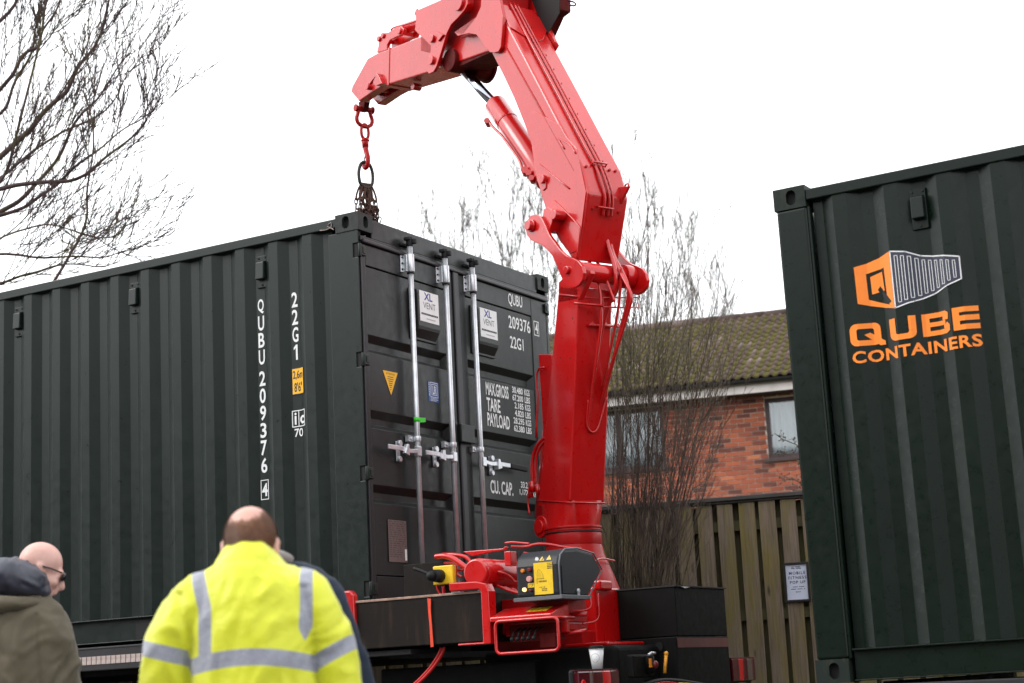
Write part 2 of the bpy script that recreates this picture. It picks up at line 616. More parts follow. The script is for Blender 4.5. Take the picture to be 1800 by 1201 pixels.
# corner posts (near one with its folded lip and cut-outs for the hinges)
hinge_z = (2.34, 1.635, .92, .212)
zs = []
mb = MB()
mb.box(-.240, -.232, .014, .055, B1 + .118, B1 + 2.473)
ol = [(-.240, .118), (-.010, .118)]
for hz in sorted(hinge_z):
    ol += [(-.010, hz - .047), (-.050, hz - .047), (-.050, hz + .047), (-.010, hz + .047)]
ol += [(-.010, 2.473), (-.240, 2.473)]
mb.prism(ol, lambda a, z, c: V(a, c, B1 + z), .006, .0135)
mb.box(-.20, -.06, .06, .10, B1 + .118, B1 + 2.473)
mb.build('corner_post', G1, c1, bevel=.003)
mb = MB(); mb.box(-.20, -.012, 2.40, 2.432, B1 + .118, B1 + 2.473); mb.build('corner_post', G1, c1, bevel=.003)
mb = MB(); mb.box(-.11, -.02, .014, .052, B1 + .118, B1 + 2.473); mb.build('post_recess', M['dark'], c1)
# header above the doors and sill below
mb = MB()
mb.box(-.06, -.012, .162, 2.276, B1 + 2.44, B1 + 2.570)
mb.box(-.06, -.004, .03, 2.40, B1 + 2.405, B1 + 2.440)
mb.build('door_header', M['doorgreen'], c1, bevel=.006)
mb = MB(); mb.box(-.03, .012, .045, 2.39, B1 + 2.392, B1 + 2.420); mb.build('rain_gutter', M['gasket'], c1, bevel=.008)
mb = MB(); mb.box(-.09, -.01, .162, 2.276, B1 + .0, B1 + .10); mb.build('door_sill', G1, c1, bevel=.005)
# two doors, each a frame with a panel pressed in horizontal bands
bands = (1.75, 1.268, .80)
def door(y0, y1, ym0, ym1, stile_r):
    mb = MB()
    # panel profile in (x, z), pressed inwards at the bands
    prof = [(-.016, .30)]
    for zc in sorted(bands):
        prof += [(-.016, zc - .058), (-.050, zc - .030), (-.050, zc + .012), (-.016, zc + .056)]
    prof.append((-.016, 2.245))
    rows = [[mb.bm.verts.new(V(x, y, B1 + z)) for (x, z) in prof] for y in (ym0, ym1)]
    for i in range(len(prof) - 1):
        mb.bm.faces.new((rows[0][i], rows[1][i], rows[1][i + 1], rows[0][i + 1]))
    for zc in bands:
        for (inner, outer) in ((ym0 + .05, ym0), (ym1 - .05, ym1)):
            mb.quad([V(-.0155, outer, B1 + zc - .058), V(-.0505, inner, B1 + zc - .030), V(-.0505, inner, B1 + zc + .012), V(-.0155, outer, B1 + zc + .056)])
    d = mb.build('door', M['doorgreen'], c1, bevel=.003)
    for (ya, yb) in ((y0, ym0), (ym1, y1)):
        m2 = MB(); m2.box(-.055, -.010, ya, yb, B1 + .11, B1 + 2.39); m2.build('door_stile', M['doorgreen'], d, bevel=.005)
    m2 = MB(); m2.box(-.055, -.010, ym0, ym1, B1 + 2.252, B1 + 2.39); m2.build('door_rail', M['doorgreen'], d, bevel=.005)
    m2 = MB(); m2.box(-.055, -.010, ym0, ym1, B1 + .11, B1 + .292); m2.build('door_rail', M['doorgreen'], d, bevel=.005)
    return d
dl = door(.048, 1.095, .085, 1.010, 0)
dr = door(1.168, 2.392, 1.258, 2.172, 0)
mb = MB(); mb.box(-.03, .004, 1.097, 1.166, B1 + .11, B1 + 2.398); mb.build('centre_gasket', M['gasket'], c1, bevel=.010, seg=3)
mb = MB(); mb.box(-.03, -.006, .028, .046, B1 + .11, B1 + 2.39); mb.build('side_gasket', M['gasket'], c1, bevel=.004)
# hinges
for (yh, s) in ((.0, 1), (2.438, -1)):
    for hz in hinge_z:
        mb = MB()
        mb.cyl(V(-.008, yh + s * .020, B1 + hz - .044), V(-.008, yh + s * .020, B1 + hz + .044), .012, n=12)
        mb.box(-.012, .006, min(yh + s * .02, yh + s * .074), max(yh + s * .02, yh + s * .074), B1 + hz - .034, B1 + hz + .036)
        hg = mb.build('hinge', G1, c1, bevel=.004)
        mb = MB(); mb.box(.0065, .010, min(yh + s * .036, yh + s * .062), max(yh + s * .036, yh + s * .062), B1 + hz - .02, B1 + hz + .022)
        mb.build('hinge_blade', G1, hg, bevel=.006)
# lock rods with cams, keepers, guides, handles
def lock_rod(y, direction, black=False):
    mb = MB(); mb.cyl(V(.038, y, B1 + .135), V(.038, y, B1 + 2.47), .0185, n=20)
    rod = mb.build('lock_rod', M['galv'], c1)
    mb = MB()
    mb.cyl(V(.038, y, B1 + 2.45), V(.038, y, B1 + 2.515), .022, n=16)
    mb.box(.012, .056, y - .032, y + .036, B1 + 2.490, B1 + 2.514)
    mb.box(.030, .085, y - .008, y + .018, B1 + 2.465, B1 + 2.500)
    mb.build('cam', M['grip'], rod, bevel=.005)
    mb = MB()
    mb.box(-.010, .012, y - .058, y + .055, B1 + 2.455, B1 + 2.475)
    mb.build('cam_keeper', M['grip'], rod, bevel=.005)
    for (z0, z1) in ((2.278, 2.398), (.09, .24)):
        mb = MB()
        mb.cyl(V(.038, y, B1 + z0), V(.038, y, B1 + z1), .027, n=20)
        mb.box(-.010, -.002, y - .050, y - .018, B1 + z0, B1 + z1)
        mb.box(-.004, .030, y - .030, y - .020, B1 + z0 + .002, B1 + z1 - .002)
        g = mb.build('rod_bracket', M['galv'], rod, bevel=.003)
        mb = MB()
        for zz in (z0 + .02, (z0 + z1) / 2, z1 - .02):
            mb.cyl(V(-.002, y - .038, B1 + zz), V(.004, y - .038, B1 + zz), .006, n=8)
        mb.build('rivet', M['grip'], g)
        mb = MB(); mb.cyl(V(.038, y, B1 + z0 - .012), V(.038, y, B1 + z0 - .003), .024, n=20); mb.build('collar', M['grip'], rod)
    mb = MB()                                        # guide
    mb.cyl(V(.038, y, B1 + 1.158), V(.038, y, B1 + 1.192), .025, n=20)
    mb.box(-.010, .020, y - .070, y - .018, B1 + 1.155, B1 + 1.195)
    mb.cyl(V(.020, y - .048, B1 + 1.175), V(.028, y - .048, B1 + 1.175), .009, n=8)
    mb.build('rod_guide', M['galv'], rod, bevel=.003)
    s = direction
    mb = MB()                                        # hub plate and handle
    mb.box(.034, .064, min(y - s * .012, y + s * .035), max(y - s * .012, y + s * .035), B1 + 1.060, B1 + 1.125)
    mb.build('handle_hub', M['galv'], rod, bevel=.005)
    ye = y + s * (.40 if black else .335)
    h = lambda a, z, c: V(c, y + s * a, B1 + z)
    mb = MB()
    mb.prism([(.02, 1.080), (.10, 1.072), (.20, 1.078), (.355, 1.078), (.355, 1.108), (.20, 1.108), (.10, 1.098), (.02, 1.108)], h, .050, .060)
    hd = mb.build('lock_handle', M['galv'], rod, bevel=.003)
    if black:
        mb = MB(); mb.prism([(.356, 1.072), (.585, 1.066), (.585, 1.106), (.356, 1.112)], h, .040, .066); mb.build('hand_grip', M['grip'], hd, bevel=.008)
    yc = .158 if not black else .195
    mb = MB()                                        # hasp and retainer
    mb.prism([(yc - .020, 1.020), (yc + .020, 1.020), (yc + .022, 1.150), (yc - .022, 1.150)], h, -.012, -.004)
    mb.cyl(h(yc, 1.135, -.004), h(yc, 1.135, .018), .021, n=16)
    mb.cyl(h(yc, 1.035, -.004), h(yc, 1.035, .014), .019, n=16)
    mb.prism([(yc - .020, 1.050), (yc + .034, 1.064), (yc + .020, 1.086), (yc + .006, 1.125), (yc - .016, 1.125)], h, .048 if not black else .030, .072)
    mb.build('hasp', M['galv'], rod, bevel=.004)
lock_rod(.522, -1)
lock_rod(.945, -1)
lock_rod(1.293, 1, True)
mb = MB(); mb.box(.002, .050, 1.040, 1.212, B1 + 1.205, B1 + 1.328); mb.build('lock_box', M['doorgreen'], c1, bevel=.006)
mb = MB(); mb.box(.002, .025, 1.000, 1.038, B1 + 1.190, B1 + 1.340); mb.build('lock_box', M['doorgreen'], c1, bevel=.006)
# green tape round the first rod
mb = MB()
mb.cyl(V(.038, .522, B1 + 1.285), V(.038, .522, B1 + 1.315), .0198, n=20)
mb.prism([(.530, 1.280), (.605, 1.292), (.605, 1.320), (.530, 1.314)], lambda a, z, c: V(c, a, B1 + z), .052, .0535)
mb.build('tape', M['tape'], c1)
# ventilator boxes on the doors
DF0 = lambda x: (lambda a, z: V(x, a, B1 + z))
DF = lambda x: (lambda a, z: V(x, a + 1.57 * (.01 - x), B1 + z + .37 * (.01 - x)))    # sight lines measured on x = .01
for (ya, yb, z0, z1) in ((.572, .860, 1.852, 2.188), (1.326, 1.612, 1.858, 2.194)):
    mb = MB(); mb.box(-.014, -.004, ya - .01, yb + .01, B1 + z0 - .004, B1 + z1 + .004)
    vb = mb.build('vent_box', M['vent'], c1, bevel=.004)
    mb = MB()
    mb.prism([(-.004, z0 + .010), (.032, z0 + .065), (.037, z0 + .085), (.037, z1 - .030), (.028, z1 - .005), (-.004, z1)], lambda a, z, c: V(a, c, B1 + z), ya + .022, yb - .004)
    mb.build('vent_cover', M['vent'], vb, bevel=.006)
    mb = MB(); mb.box(.0378, .039, ya + .042, yb - .020, B1 + z0 + .118, B1 + z1 - .012)
    st = mb.build('vent_sticker', M['white'], vb, label='white sticker reading XL VENT')
    fn = DF0(.0397)
    ym = (ya + yb) / 2 + .011
    mb = MB()
    write(mb, 'XL', ym - .060, z1 - .072, fn, width=.100, height=.052, weight=.025)
    mb.build('lettering', M['bluetext'], st) if False else None
    mb.build('print', M['bluetext'], vb)
    mb = MB()
    write(mb, 'VENT', ym - .072, z1 - .128, fn, width=.145, height=.042, weight=-.006)
    rect(mb, ym - .098, z1 - .172, ym + .100, z1 - .160, fn)
    mb.build('print', M['blacktext'], vb)
    mb = MB()
    mb.quad([fn(ym - .098 + .01, z1 - .170), fn(ym + .09, z1 - .170), fn(ym + .09, z1 - .1665), fn(ym - .088, z1 - .1665)])
    rect(mb, ym - .04, z1 - .200, ym + .07, z1 - .192, fn)
    for i in range(9):
        mb.cyl(fn(ym - .08 + i * .02, z1 - .166), fn(ym - .08 + i * .02, z1 - .166) + V(.0006, 0, 0), .0035, n=6)
    mb.build('print', simple('grey print', (.45, .45, .46), .5, 0, .05), vb)
# white markings on the doors
fn = DF(-.0085)
fn2 = DF(-.0145)
def mark(s_, a, z, f_, parent=None, mat=None, name='white_marking', **kw):
    m_ = MB(); write(m_, s_, a, z, f_, **kw)
    return m_.build(name, mat or M['white'], parent or c1)
def mark_frame(a0, z0, a1, z1, t, f_):
    m_ = MB(); frame_lines(m_, a0, z0, a1, z1, t, f_); m_.build('marking_frame', M['white'], c1)
mark('QUBU', 1.817, 2.270, fn, width=.200, height=.098, weight=.012)
mark('209376', 1.806, 2.107, fn2, width=.310, height=.094, weight=.012)
mark('4', 2.188, 2.122, fn, width=.042, height=.082, weight=.015)
mark_frame(2.170, 2.106, 2.243, 2.216, .006, fn)
mark('22G1', 1.814, 1.962, fn2, width=.190, height=.088, weight=.012)
mark('MAX.GROSS', 1.447, 1.577, fn2, width=.308, height=.092, weight=.022)
mark('TARE', 1.450, 1.464, fn2, width=.182, height=.095, weight=.022)
mark('PAYLOAD', 1.450, 1.357, fn2, width=.302, height=.096, weight=.022)
rows = [('30.480', 'KGS'), ('67.200', 'LBS'), ('2.185', 'KGS'), ('4.820', 'LBS'), ('28.295', 'KGS'), ('62.380', 'LBS')]
for i, (a_, b_) in enumerate(rows):
    z = 1.633 - i * .0555
    mark(a_, 1.957, z, fn2, height=.046, width=.024 * len(a_) + .005, weight=.024, align='R')
    mark(b_, 1.980, z, fn2, height=.046, width=.076, weight=.024)
mark('CU. CAP.', 1.447, .888, fn2, width=.305, height=.094, weight=.022)
mark('33.2', 1.864, .955, fn2, height=.045, width=.095, weight=.022)
mark('CU.M.', 1.985, .955, fn2, height=.045, width=.115, weight=.022)
mark('1,172', 1.842, .900, fn2, height=.045, width=.115, weight=.022)
mark('CU.FT.', 1.985, .900, fn2, height=.045, width=.125, weight=.022)
DP = lambda a, z, c: DF(c)(a, z)
mb = MB()
mb.prism([(.199, 1.587), (.366, 1.589), (.283, 1.434)], DP, -.0150, -.0135)
mb.build('warning_triangle', M['yellow'], c1)
mb = MB(); fn3 = DF(-.0128)
write(mb, 'ATTENTION', .282, 1.566, fn3, width=.095, height=.012, weight=.0, align='C')
for i, w in enumerate((.062, .070, .050, .040, .034, .020, .012)):
    rect(mb, .282 - w / 2, 1.550 - i * .0135, .282 + w / 2, 1.554 - i * .0135, fn3)
mb.build('print', M['blacktext'], c1)
mb = MB(); mb.prism([(.192, 1.591), (.373, 1.593), (.283, 1.424)], DP, -.0158, -.0152); mb.build('triangle_border', M['blacktext'], c1)
mb = MB(); rect(mb, .716, 1.447, .839, 1.583, DF(-.0135)); lr = mb.build('inspection_sticker', M['blue'], c1)
mb = MB(); fn3 = DF(-.0125)
frame_lines(mb, .742, 1.478, .834, 1.578, .0035, fn3)
frame_lines(mb, .756, 1.492, .822, 1.566, .0035, fn3)
write(mb, 'LR', .770, 1.500, fn3, width=.042, height=.055, weight=.02)
for i in range(8):
    rect(mb, .724, 1.486 + i * .0115, .733, 1.492 + i * .0115, fn3)
for i, w in enumerate((.08, .09, .07)):
    rect(mb, .742, 1.470 - i * .008, .742 + w, 1.4725 - i * .008, fn3)
mb.build('print', M['white'], lr)
mb = MB(); mb.prism([(.195, .375), (.397, .375), (.397, .637), (.195, .637)], DP, -.016, -.010); dp = mb.build('data_plate', M['brownplate'], c1, bevel=.002)
mb = MB(); fn3 = DF(-.0092)
for i in range(17):
    z = .628 - i * .0137
    k = random.Random(i)
    a = .207
    while a < .375:
        w = k.uniform(.012, .04)
        if i < 12 or a < .34: rect(mb, a, z, min(a + w, .385), z + .0035, fn3)
        a += w + k.uniform(.008, .02)
mb.build('print', simple('dark etching', (.05, .035, .035), .6), dp)
mb = MB(); rect(mb, .372, .39, .395, .46, DF(-.0085)); mb.build('barcode_sticker', M['white'], dp)
# white markings on the long side, one character under another on the inner flats
SF = lambda a, z: V(a, .050 - .0015, B1 + z)
for i, ch in enumerate('QUBU'):
    mark(ch, -.834, 2.058 - i * .113, SF, width=.050, height=.098, weight=.02, align='C')
for i, ch in enumerate('209376'):
    mark(ch, -.834, 1.578 - i * .1135, SF, width=.050, height=.098, weight=.02, align='C')
mark('4', -.833, .860, SF, width=.046, height=.084, weight=.03, align='C')
mark_frame(-.866, .838, -.802, .966, .005, SF)
for i, ch in enumerate('22G'):
    mark(ch, -.556, 2.058 - i * .1155, SF, width=.048, height=.100, weight=.02, align='C')
mb = MB()
zb_ = 2.058 - 3 * .1155
mb.quad([SF(-.556, zb_), SF(-.541, zb_), SF(-.541, zb_ + .100), SF(-.554, zb_ + .100), SF(-.572, zb_ + .082), SF(-.572, zb_ + .066), SF(-.556, zb_ + .078)])
mb.build('white_marking', M['white'], c1)
S0 = lambda a, z: V(a, 0, B1 + z)
def grid_rect(mb, a0, b0, a1, b1, fn):
    rect(mb, a0, b0, a1, b1, fn)
mb = MB(); rect(mb, -.594, 1.484, -.486, 1.660, S0); conform(mb, 'height_sign', M['blacktext'], c1, XL1, .014, -.6, -.48, .0022)
mb = MB(); rect(mb, -.588, 1.490, -.492, 1.654, S0); conform(mb, 'height_sign', M['yellow'], c1, XL1, .014, -.6, -.48, .0030)
mb = MB()
write(mb, '2,6m', -.541, 1.580, S0, width=.084, height=.062, weight=.018, align='C')
write(mb, "8'6\"", -.541, 1.502, S0, width=.066, height=.062, weight=.018, align='C')
conform(mb, 'print', M['blacktext'], c1, XL1, .014, -.6, -.48, .0038)
mb = MB()
frame_lines(mb, -.598, 1.276, -.482, 1.384, .006, S0)
rect(mb, -.548, 1.282, -.542, 1.378, S0)
write(mb, 'i', -.571, 1.292, S0, width=.017, height=.078, weight=.02, align='C')
write(mb, 'c', -.513, 1.292, S0, width=.044, height=.056, weight=.03, align='C')
write(mb, '70', -.546, 1.212, S0, width=.070, height=.054, weight=.015, align='C')
conform(mb, 'white_marking', M['white'], c1, XL1, .014, -.6, -.48, .0030)
for xv in (-.808, -1.92, -3.032, -4.144):
    side_vent(c1, xv, .050, B1 + 2.335, G1)
# weld scars beside the top casting
mb = MB()
mb.tube([V(-.30, .000, B1 + 2.515), V(-.25, -.001, B1 + 2.508), V(-.215, -.001, B1 + 2.520), V(-.19, -.001, B1 + 2.50)], .004, n=6, smoothpath=1)
mb.tube([V(-.235, -.001, B1 + 2.54), V(-.205, -.001, B1 + 2.555), V(-.21, -.001, B1 + 2.515), V(-.24, -.001, B1 + 2.53)], .003, n=6, smoothpath=1)
mb.build('weld_scar', simple('bare weld', (.30, .24, .22), .6, .3, .4, 60, .5), c1)

# ---------- the container at the right: its left end at x = 2.891
X2, Y2, B2 = 2.908, -.248, 1.09
c2 = tag(empty('shipping_container', (X2, Y2, B2)), 'dark green container with orange QUBE CONTAINERS logo at the right, in front of the fence', 'container', 'dark green shipping containers')
c2.rotation_euler = (0, R(-.45), 0)
G2 = M['green2']
def W2(o): return o
XL2 = .320 + X2
mb = MB(); mb.box(X2 + .178, X2 + 5.88, Y2 + .004, Y2 + .064, B2 + 2.505, B2 + 2.565); T2R = mb
def b2(mb, name, mat, **kw):
    """built in the container's upright frame, so it keeps its small lean"""
    me = mb.mesh(name, mat)
    me.transform(Matrix.Translation((-X2, -Y2, -B2)))
    o = link(name, me, None, **kw)
    o.parent = c2
    return o
b2(mb, 'top_rail', G2, bevel=.006)
mb = MB(); mb.box(X2 + .178, X2 + 5.88, Y2 + 2.374, Y2 + 2.434, B2 + 2.505, B2 + 2.565); b2(mb, 'top_rail', G2)
mb = MB(); corrugated(mb, X2 + .200, X2 + 5.86, XL2, Y2 + .014, 1, B2 + .165, B2 + 2.506); b2(mb, 'side_panel', G2, bevel=.007)
mb = MB(); corrugated(mb, X2 + .200, X2 + 5.86, XL2, Y2 + 2.424, -1, B2 + .165, B2 + 2.506); b2(mb, 'side_panel', G2)
mb = MB(); mb.box(X2 + .1, X2 + 5.9, Y2 + .064, Y2 + 2.374, B2 + 2.53, B2 + 2.55); b2(mb, 'roof_panel', G2)
mb = MB()
mb.box(X2 + .200, X2 + 5.88, Y2 + .004, Y2 + .05, B2 + .155, B2 + .163)
mb.box(X2 + .200, X2 + 5.88, Y2 + .030, Y2 + .036, B2 + .012, B2 + .154)
mb.box(X2 + .200, X2 + 5.88, Y2 + .004, Y2 + .05, B2 + .004, B2 + .011)
b2(mb, 'bottom_rail', G2, bevel=.002)
mb = MB(); mb.box(X2 + .200, X2 + 5.88, Y2 + 2.39, Y2 + 2.434, B2 + .004, B2 + .163); b2(mb, 'bottom_rail', G2)
mb = MB(); mb.box(X2 + .05, X2 + 6.0, Y2 + .07, Y2 + 2.37, B2 + .12, B2 + .16); b2(mb, 'floor_panel', M['steelblack'])
mb = MB(); mb.box(X2 + .04, X2 + .07, Y2 + .02, Y2 + 2.418, B2 + .02, B2 + 2.56); b2(mb, 'front_panel', G2)
mb = MB(); mb.box(X2 + 5.99, X2 + 6.04, Y2 + .02, Y2 + 2.418, B2 + .02, B2 + 2.56); b2(mb, 'door', G2)
for (xa, xb) in ((X2 + .008, X2 + .178), (X2 + 5.88, X2 + 6.05)):
    for (ya, yb) in ((Y2 + .005, Y2 + .11), (Y2 + 2.33, Y2 + 2.433)):
        mb = MB(); mb.box(xa, xb, ya, yb, B2 + .118, B2 + 2.473)
        b2(mb, 'corner_post', G2, bevel=.014, seg=3)
mb = MB(); mb.box(X2 + .178, X2 + .192, Y2 + .014, Y2 + .05, B2 + .118, B2 + 2.473); b2(mb, 'post_lip', G2, bevel=.003)
c2.rotation_euler = (0, 0, 0)
for zc in (0, 2.473):
    for (xx, sx_) in ((X2, 1), (X2 + 6.058, -1)):
        for (yy, sy_) in ((Y2, 1), (Y2 + 2.438, -1)):
            casting(c2, xx, sx_, yy, sy_, B2 + zc, M['cast2'])
for xv in (.766, 1.878, 2.99):
    side_vent(c2, X2 + xv, Y2 + .050, B2 + 2.350, G2)
# the logo, printed over the corrugation
S2 = lambda a, z: V(X2 + a, 0, B2 + z)
def poly(mb, pts):
    mb.quad([S2(a, z) for a, z in pts])
def print2(mb, name, mat, proud):
    return conform(mb, name, mat, c2, XL2, Y2 + .014, X2 + .3, X2 + 1.1, proud)
mb = MB()
# orange end of the box with the square Q left open
poly(mb, [(.400, 2.101), (.595, 2.151), (.552, 2.078), (.452, 2.061)])
poly(mb, [(.400, 2.101), (.452, 2.061), (.454, 1.925), (.402, 1.907)])
poly(mb, [(.402, 1.907), (.454, 1.925), (.568, 1.878), (.595, 1.853)])
poly(mb, [(.595, 2.151), (.595, 1.853), (.568, 1.878), (.556, 1.914), (.552, 2.078)])
poly(mb, [(.472, 2.042), (.538, 2.060), (.544, 1.958), (.474, 1.950)])
print2(mb, 'logo', M['orange'], .0030)
mb = MB()
poly(mb, [(.506, 1.968), (.520, 1.986), (.551, 1.938), (.581, 1.892), (.567, 1.886), (.534, 1.924)])
print2(mb, 'logo', M['green2'], .0036)
top = [(.600, 2.150), (.680, 2.135), (.748, 2.107), (.85, 2.085), (.952, 2.061)]
bot = [(.600, 1.853), (.700, 1.875), (.796, 1.898), (.877, 1.925), (.951, 1.946)]
mb = MB()
for i in range(4):
    poly(mb, [top[i], top[i + 1], bot[i + 1], bot[i]])
print2(mb, 'logo', M['navy'], .0028)
def line2(mb, pts, t, closed=False):
    n = len(pts)
    for i in range(n if closed else n - 1):
        p, q = Vector((*pts[i], 0)), Vector((*pts[(i + 1) % n], 0))
        d = (q - p).normalized(); m_ = Vector((-d.y, d.x, 0)) * t / 2; e = d * t / 2
        poly(mb, [tuple((p - e + m_)[:2]), tuple((q + e + m_)[:2]), tuple((q + e - m_)[:2]), tuple((p - e - m_)[:2])])
mb = MB()
line2(mb, top + bot[::-1], .006, True)
def at(line, x):
    for (xa, za), (xb, zb) in zip(line, line[1:]):
        if xa <= x <= xb: return za + (zb - za) * (x - xa) / (xb - xa)
    return line[-1][1]
for i in range(10):
    xa = .620 + i * .0328
    w = .016 - i * .0004
    za, zb = at(top, xa) - .022, at(bot, xa) + .022
    line2(mb, [(xa, za), (xa + w, za - .002), (xa + w, zb), (xa, zb)], .0032, True)
print2(mb, 'logo', M['white'], .0040)
mb = MB()
# extended square letters QUBE
def stroke_rect(mb, x0, x1, z0, z1, t, ch=.012, gaps=()):
    """hollow letter body with cut corners"""
    o = [(x0 + ch, z1), (x1 - ch, z1), (x1, z1 - ch), (x1, z0 + ch), (x1 - ch, z0), (x0 + ch, z0), (x0, z0 + ch), (x0, z1 - ch)]
    c_ = ch * .5
    i_ = [(x0 + t + c_, z1 - t), (x1 - t - c_, z1 - t), (x1 - t, z1 - t - c_), (x1 - t, z0 + t + c_), (x1 - t - c_, z0 + t), (x0 + t + c_, z0 + t), (x0 + t, z0 + t + c_), (x0 + t, z1 - t - c_)]
    for k in range(8):
        if k in gaps: continue
        j = (k + 1) % 8
        poly(mb, [o[k], o[j], i_[j], i_[k]])
def ring_letter(mb, x0, x1, z0, z1, t, tz, r, gap_top=False):
    """rounded square ring, or U when the top is left open"""
    def arc_pts(xa, xb, za, zb, rr):
        pts = []
        for (cx_, cz_, t0) in ((xb - rr, zb - rr, 0), (xa + rr, zb - rr, 90), (xa + rr, za + rr, 180), (xb - rr, za + rr, 270)):
            for k in range(7):
                t_ = R(t0 + 15 * k)
                pts.append((cx_ + rr * math.cos(t_), cz_ + rr * math.sin(t_)))
        return pts
    o = arc_pts(x0, x1, z0, z1, r)
    i_ = arc_pts(x0 + t, x1 - t, z0 + tz, z1 - tz, r * .35)
    n_ = len(o)
    for k in range(n_):
        j = (k + 1) % n_
        if gap_top and k < 13: continue
        poly(mb, [o[k], o[j], i_[j], i_[k]])
ring_letter(mb, .346, .500, 1.686, 1.802, .036, .028, .034)
mbq = MB()
for poly_ in ([(.418, 1.742), (.446, 1.752), (.520, 1.700), (.520, 1.680), (.492, 1.680)],):
    mbq.quad([S2(a_, z_) for a_, z_ in poly_])
print2(mbq, 'logo_lettering', M['orange'], .0034)
print2(mb, 'logo_lettering', M['orange'], .0030)
mb = MB()
poly(mb, [(.552, 1.730), (.588, 1.730), (.588, 1.802), (.552, 1.802)])
poly(mb, [(.658, 1.730), (.694, 1.730), (.694, 1.802), (.658, 1.802)])
uo = [(.552, 1.7295)] + [(.586 - .034 * math.cos(R(90 * k / 6)), 1.720 - .034 * math.sin(R(90 * k / 6))) for k in range(7)] + [(.660 + .034 * math.sin(R(90 * k / 6)), 1.720 - .034 * math.cos(R(90 * k / 6))) for k in range(7)] + [(.694, 1.7295)]
ui = [(.588, 1.7295)] + [(.600 - .012 * math.cos(R(90 * k / 6)), 1.727 - .012 * math.sin(R(90 * k / 6))) for k in range(7)] + [(.646 + .012 * math.sin(R(90 * k / 6)), 1.727 - .012 * math.cos(R(90 * k / 6))) for k in range(7)] + [(.658, 1.7295)]
for k in range(len(uo) - 1):
    poly(mb, [uo[k], uo[k + 1], ui[k + 1], ui[k]])
print2(mb, 'logo_lettering', M['orange'], .0030)
mb = MB()
# B
poly(mb, [(.720, 1.686), (.757, 1.686), (.757, 1.802), (.720, 1.802)])
poly(mb, [(.757, 1.776), (.845, 1.776), (.862, 1.790), (.845, 1.802), (.757, 1.802)])
poly(mb, [(.757, 1.732), (.842, 1.732), (.842, 1.755), (.757, 1.755)])
poly(mb, [(.757, 1.686), (.845, 1.686), (.864, 1.698), (.845, 1.711), (.757, 1.711)])
poly(mb, [(.828, 1.7565), (.858, 1.7565), (.862, 1.790), (.845, 1.7765), (.828, 1.7755)])
poly(mb, [(.832, 1.7115), (.845, 1.7115), (.864, 1.698), (.866, 1.728), (.850, 1.744), (.8425, 1.7315), (.832, 1.7315)])
print2(mb, 'logo_lettering', M['orange'], .0030)
mb = MB()
# E
poly(mb, [(.885, 1.688), (.920, 1.688), (.920, 1.804), (.885, 1.804)])
for z in (1.777, 1.7335, 1.688):
    poly(mb, [(.920, z), (1.011, z), (1.011, z + .027), (.920, z + .027)])
print2(mb, 'logo_lettering', M['orange'], .0030)
mb = MB()
write(mb, 'CONTAINERS', .348, 1.596, S2, width=.665, height=.064, weight=.028, space=1.08)
print2(mb, 'logo_lettering', M['orange'], .0030)
c2.rotation_euler = (0, R(-.45), 0)

# ------------------------------------------------------------------ the crane lorry under the left container
tr = tag(empty('crane_lorry', (-2.5, 1.22, 0)), 'black flatbed lorry with white reflector strip, carrying the left container and the red crane', 'lorry')
mb = MB()
mb.box(-7.2, 1.5, .62, .74, .86, 1.16); mb.box(-7.2, 1.5, 1.70, 1.82, .86, 1.16)
for x in (-6.5, -5, -3.5, -2, -.6, 1.4):
    mb.box(x, x + .12, .74, 1.70, .9, 1.12)
mb.build('chassis', M['steelblack'], tr, bevel=.006)
mb = MB(); mb.box(-6.6, -.05, .0, 2.44, 1.36, 1.40); mb.build('load_bed', M['steelblack'], tr)
mb = MB()
for x in (-5.6, -4.4, -3.2, -2.0, -.9):
    mb.box(x, x + .10, .05, 2.39, 1.40, 1.565)
mb.build('cross_beam', M['steelblack'], tr)
for (ya, yb) in ((-.115, -.03), (2.47, 2.555)):
    mb = MB()
    mb.box(-6.6, -.12, ya, yb, 1.395, 1.545)
    mb.box(-6.6, -.12, ya - .003 if ya < 0 else yb - .01, ya + .012 if ya < 0 else yb + .003, 1.532, 1.549)
    mb.build('side_rail', M['greyrail'], tr, bevel=.006)
mb = MB(); mb.box(-6.6, -.12, -.03, .0, 1.40, 1.50); mb.build('rail_bracket', M['steelblack'], tr)
m_ref, nt, b = mat_new('reflective tape')
v = coords(nt)
nt.links.new(ramp(nt, noise_tex(nt, v, 26, 5, .7), [(.3, (.20, .13, .10)), (.5, (.46, .37, .34)), (.8, (.56, .48, .45))]), b.inputs['Base Color'])
b.inputs['Roughness'].default_value = .35
bump(nt, b, noise_tex(nt, coords(nt, (1, 1, 1)), 300, 1), .4, .002)
tp = MB(); tp.box(-.0185, .0185, -.0015, .0015, -.026, .026)
tp_me = tp.mesh('reflector_patch', m_ref)
for i in range(60):
    piece('reflector_patch', tp_me, tr, V(-3.6 + i * .0435, -.1165, 1.462) - tr.location)
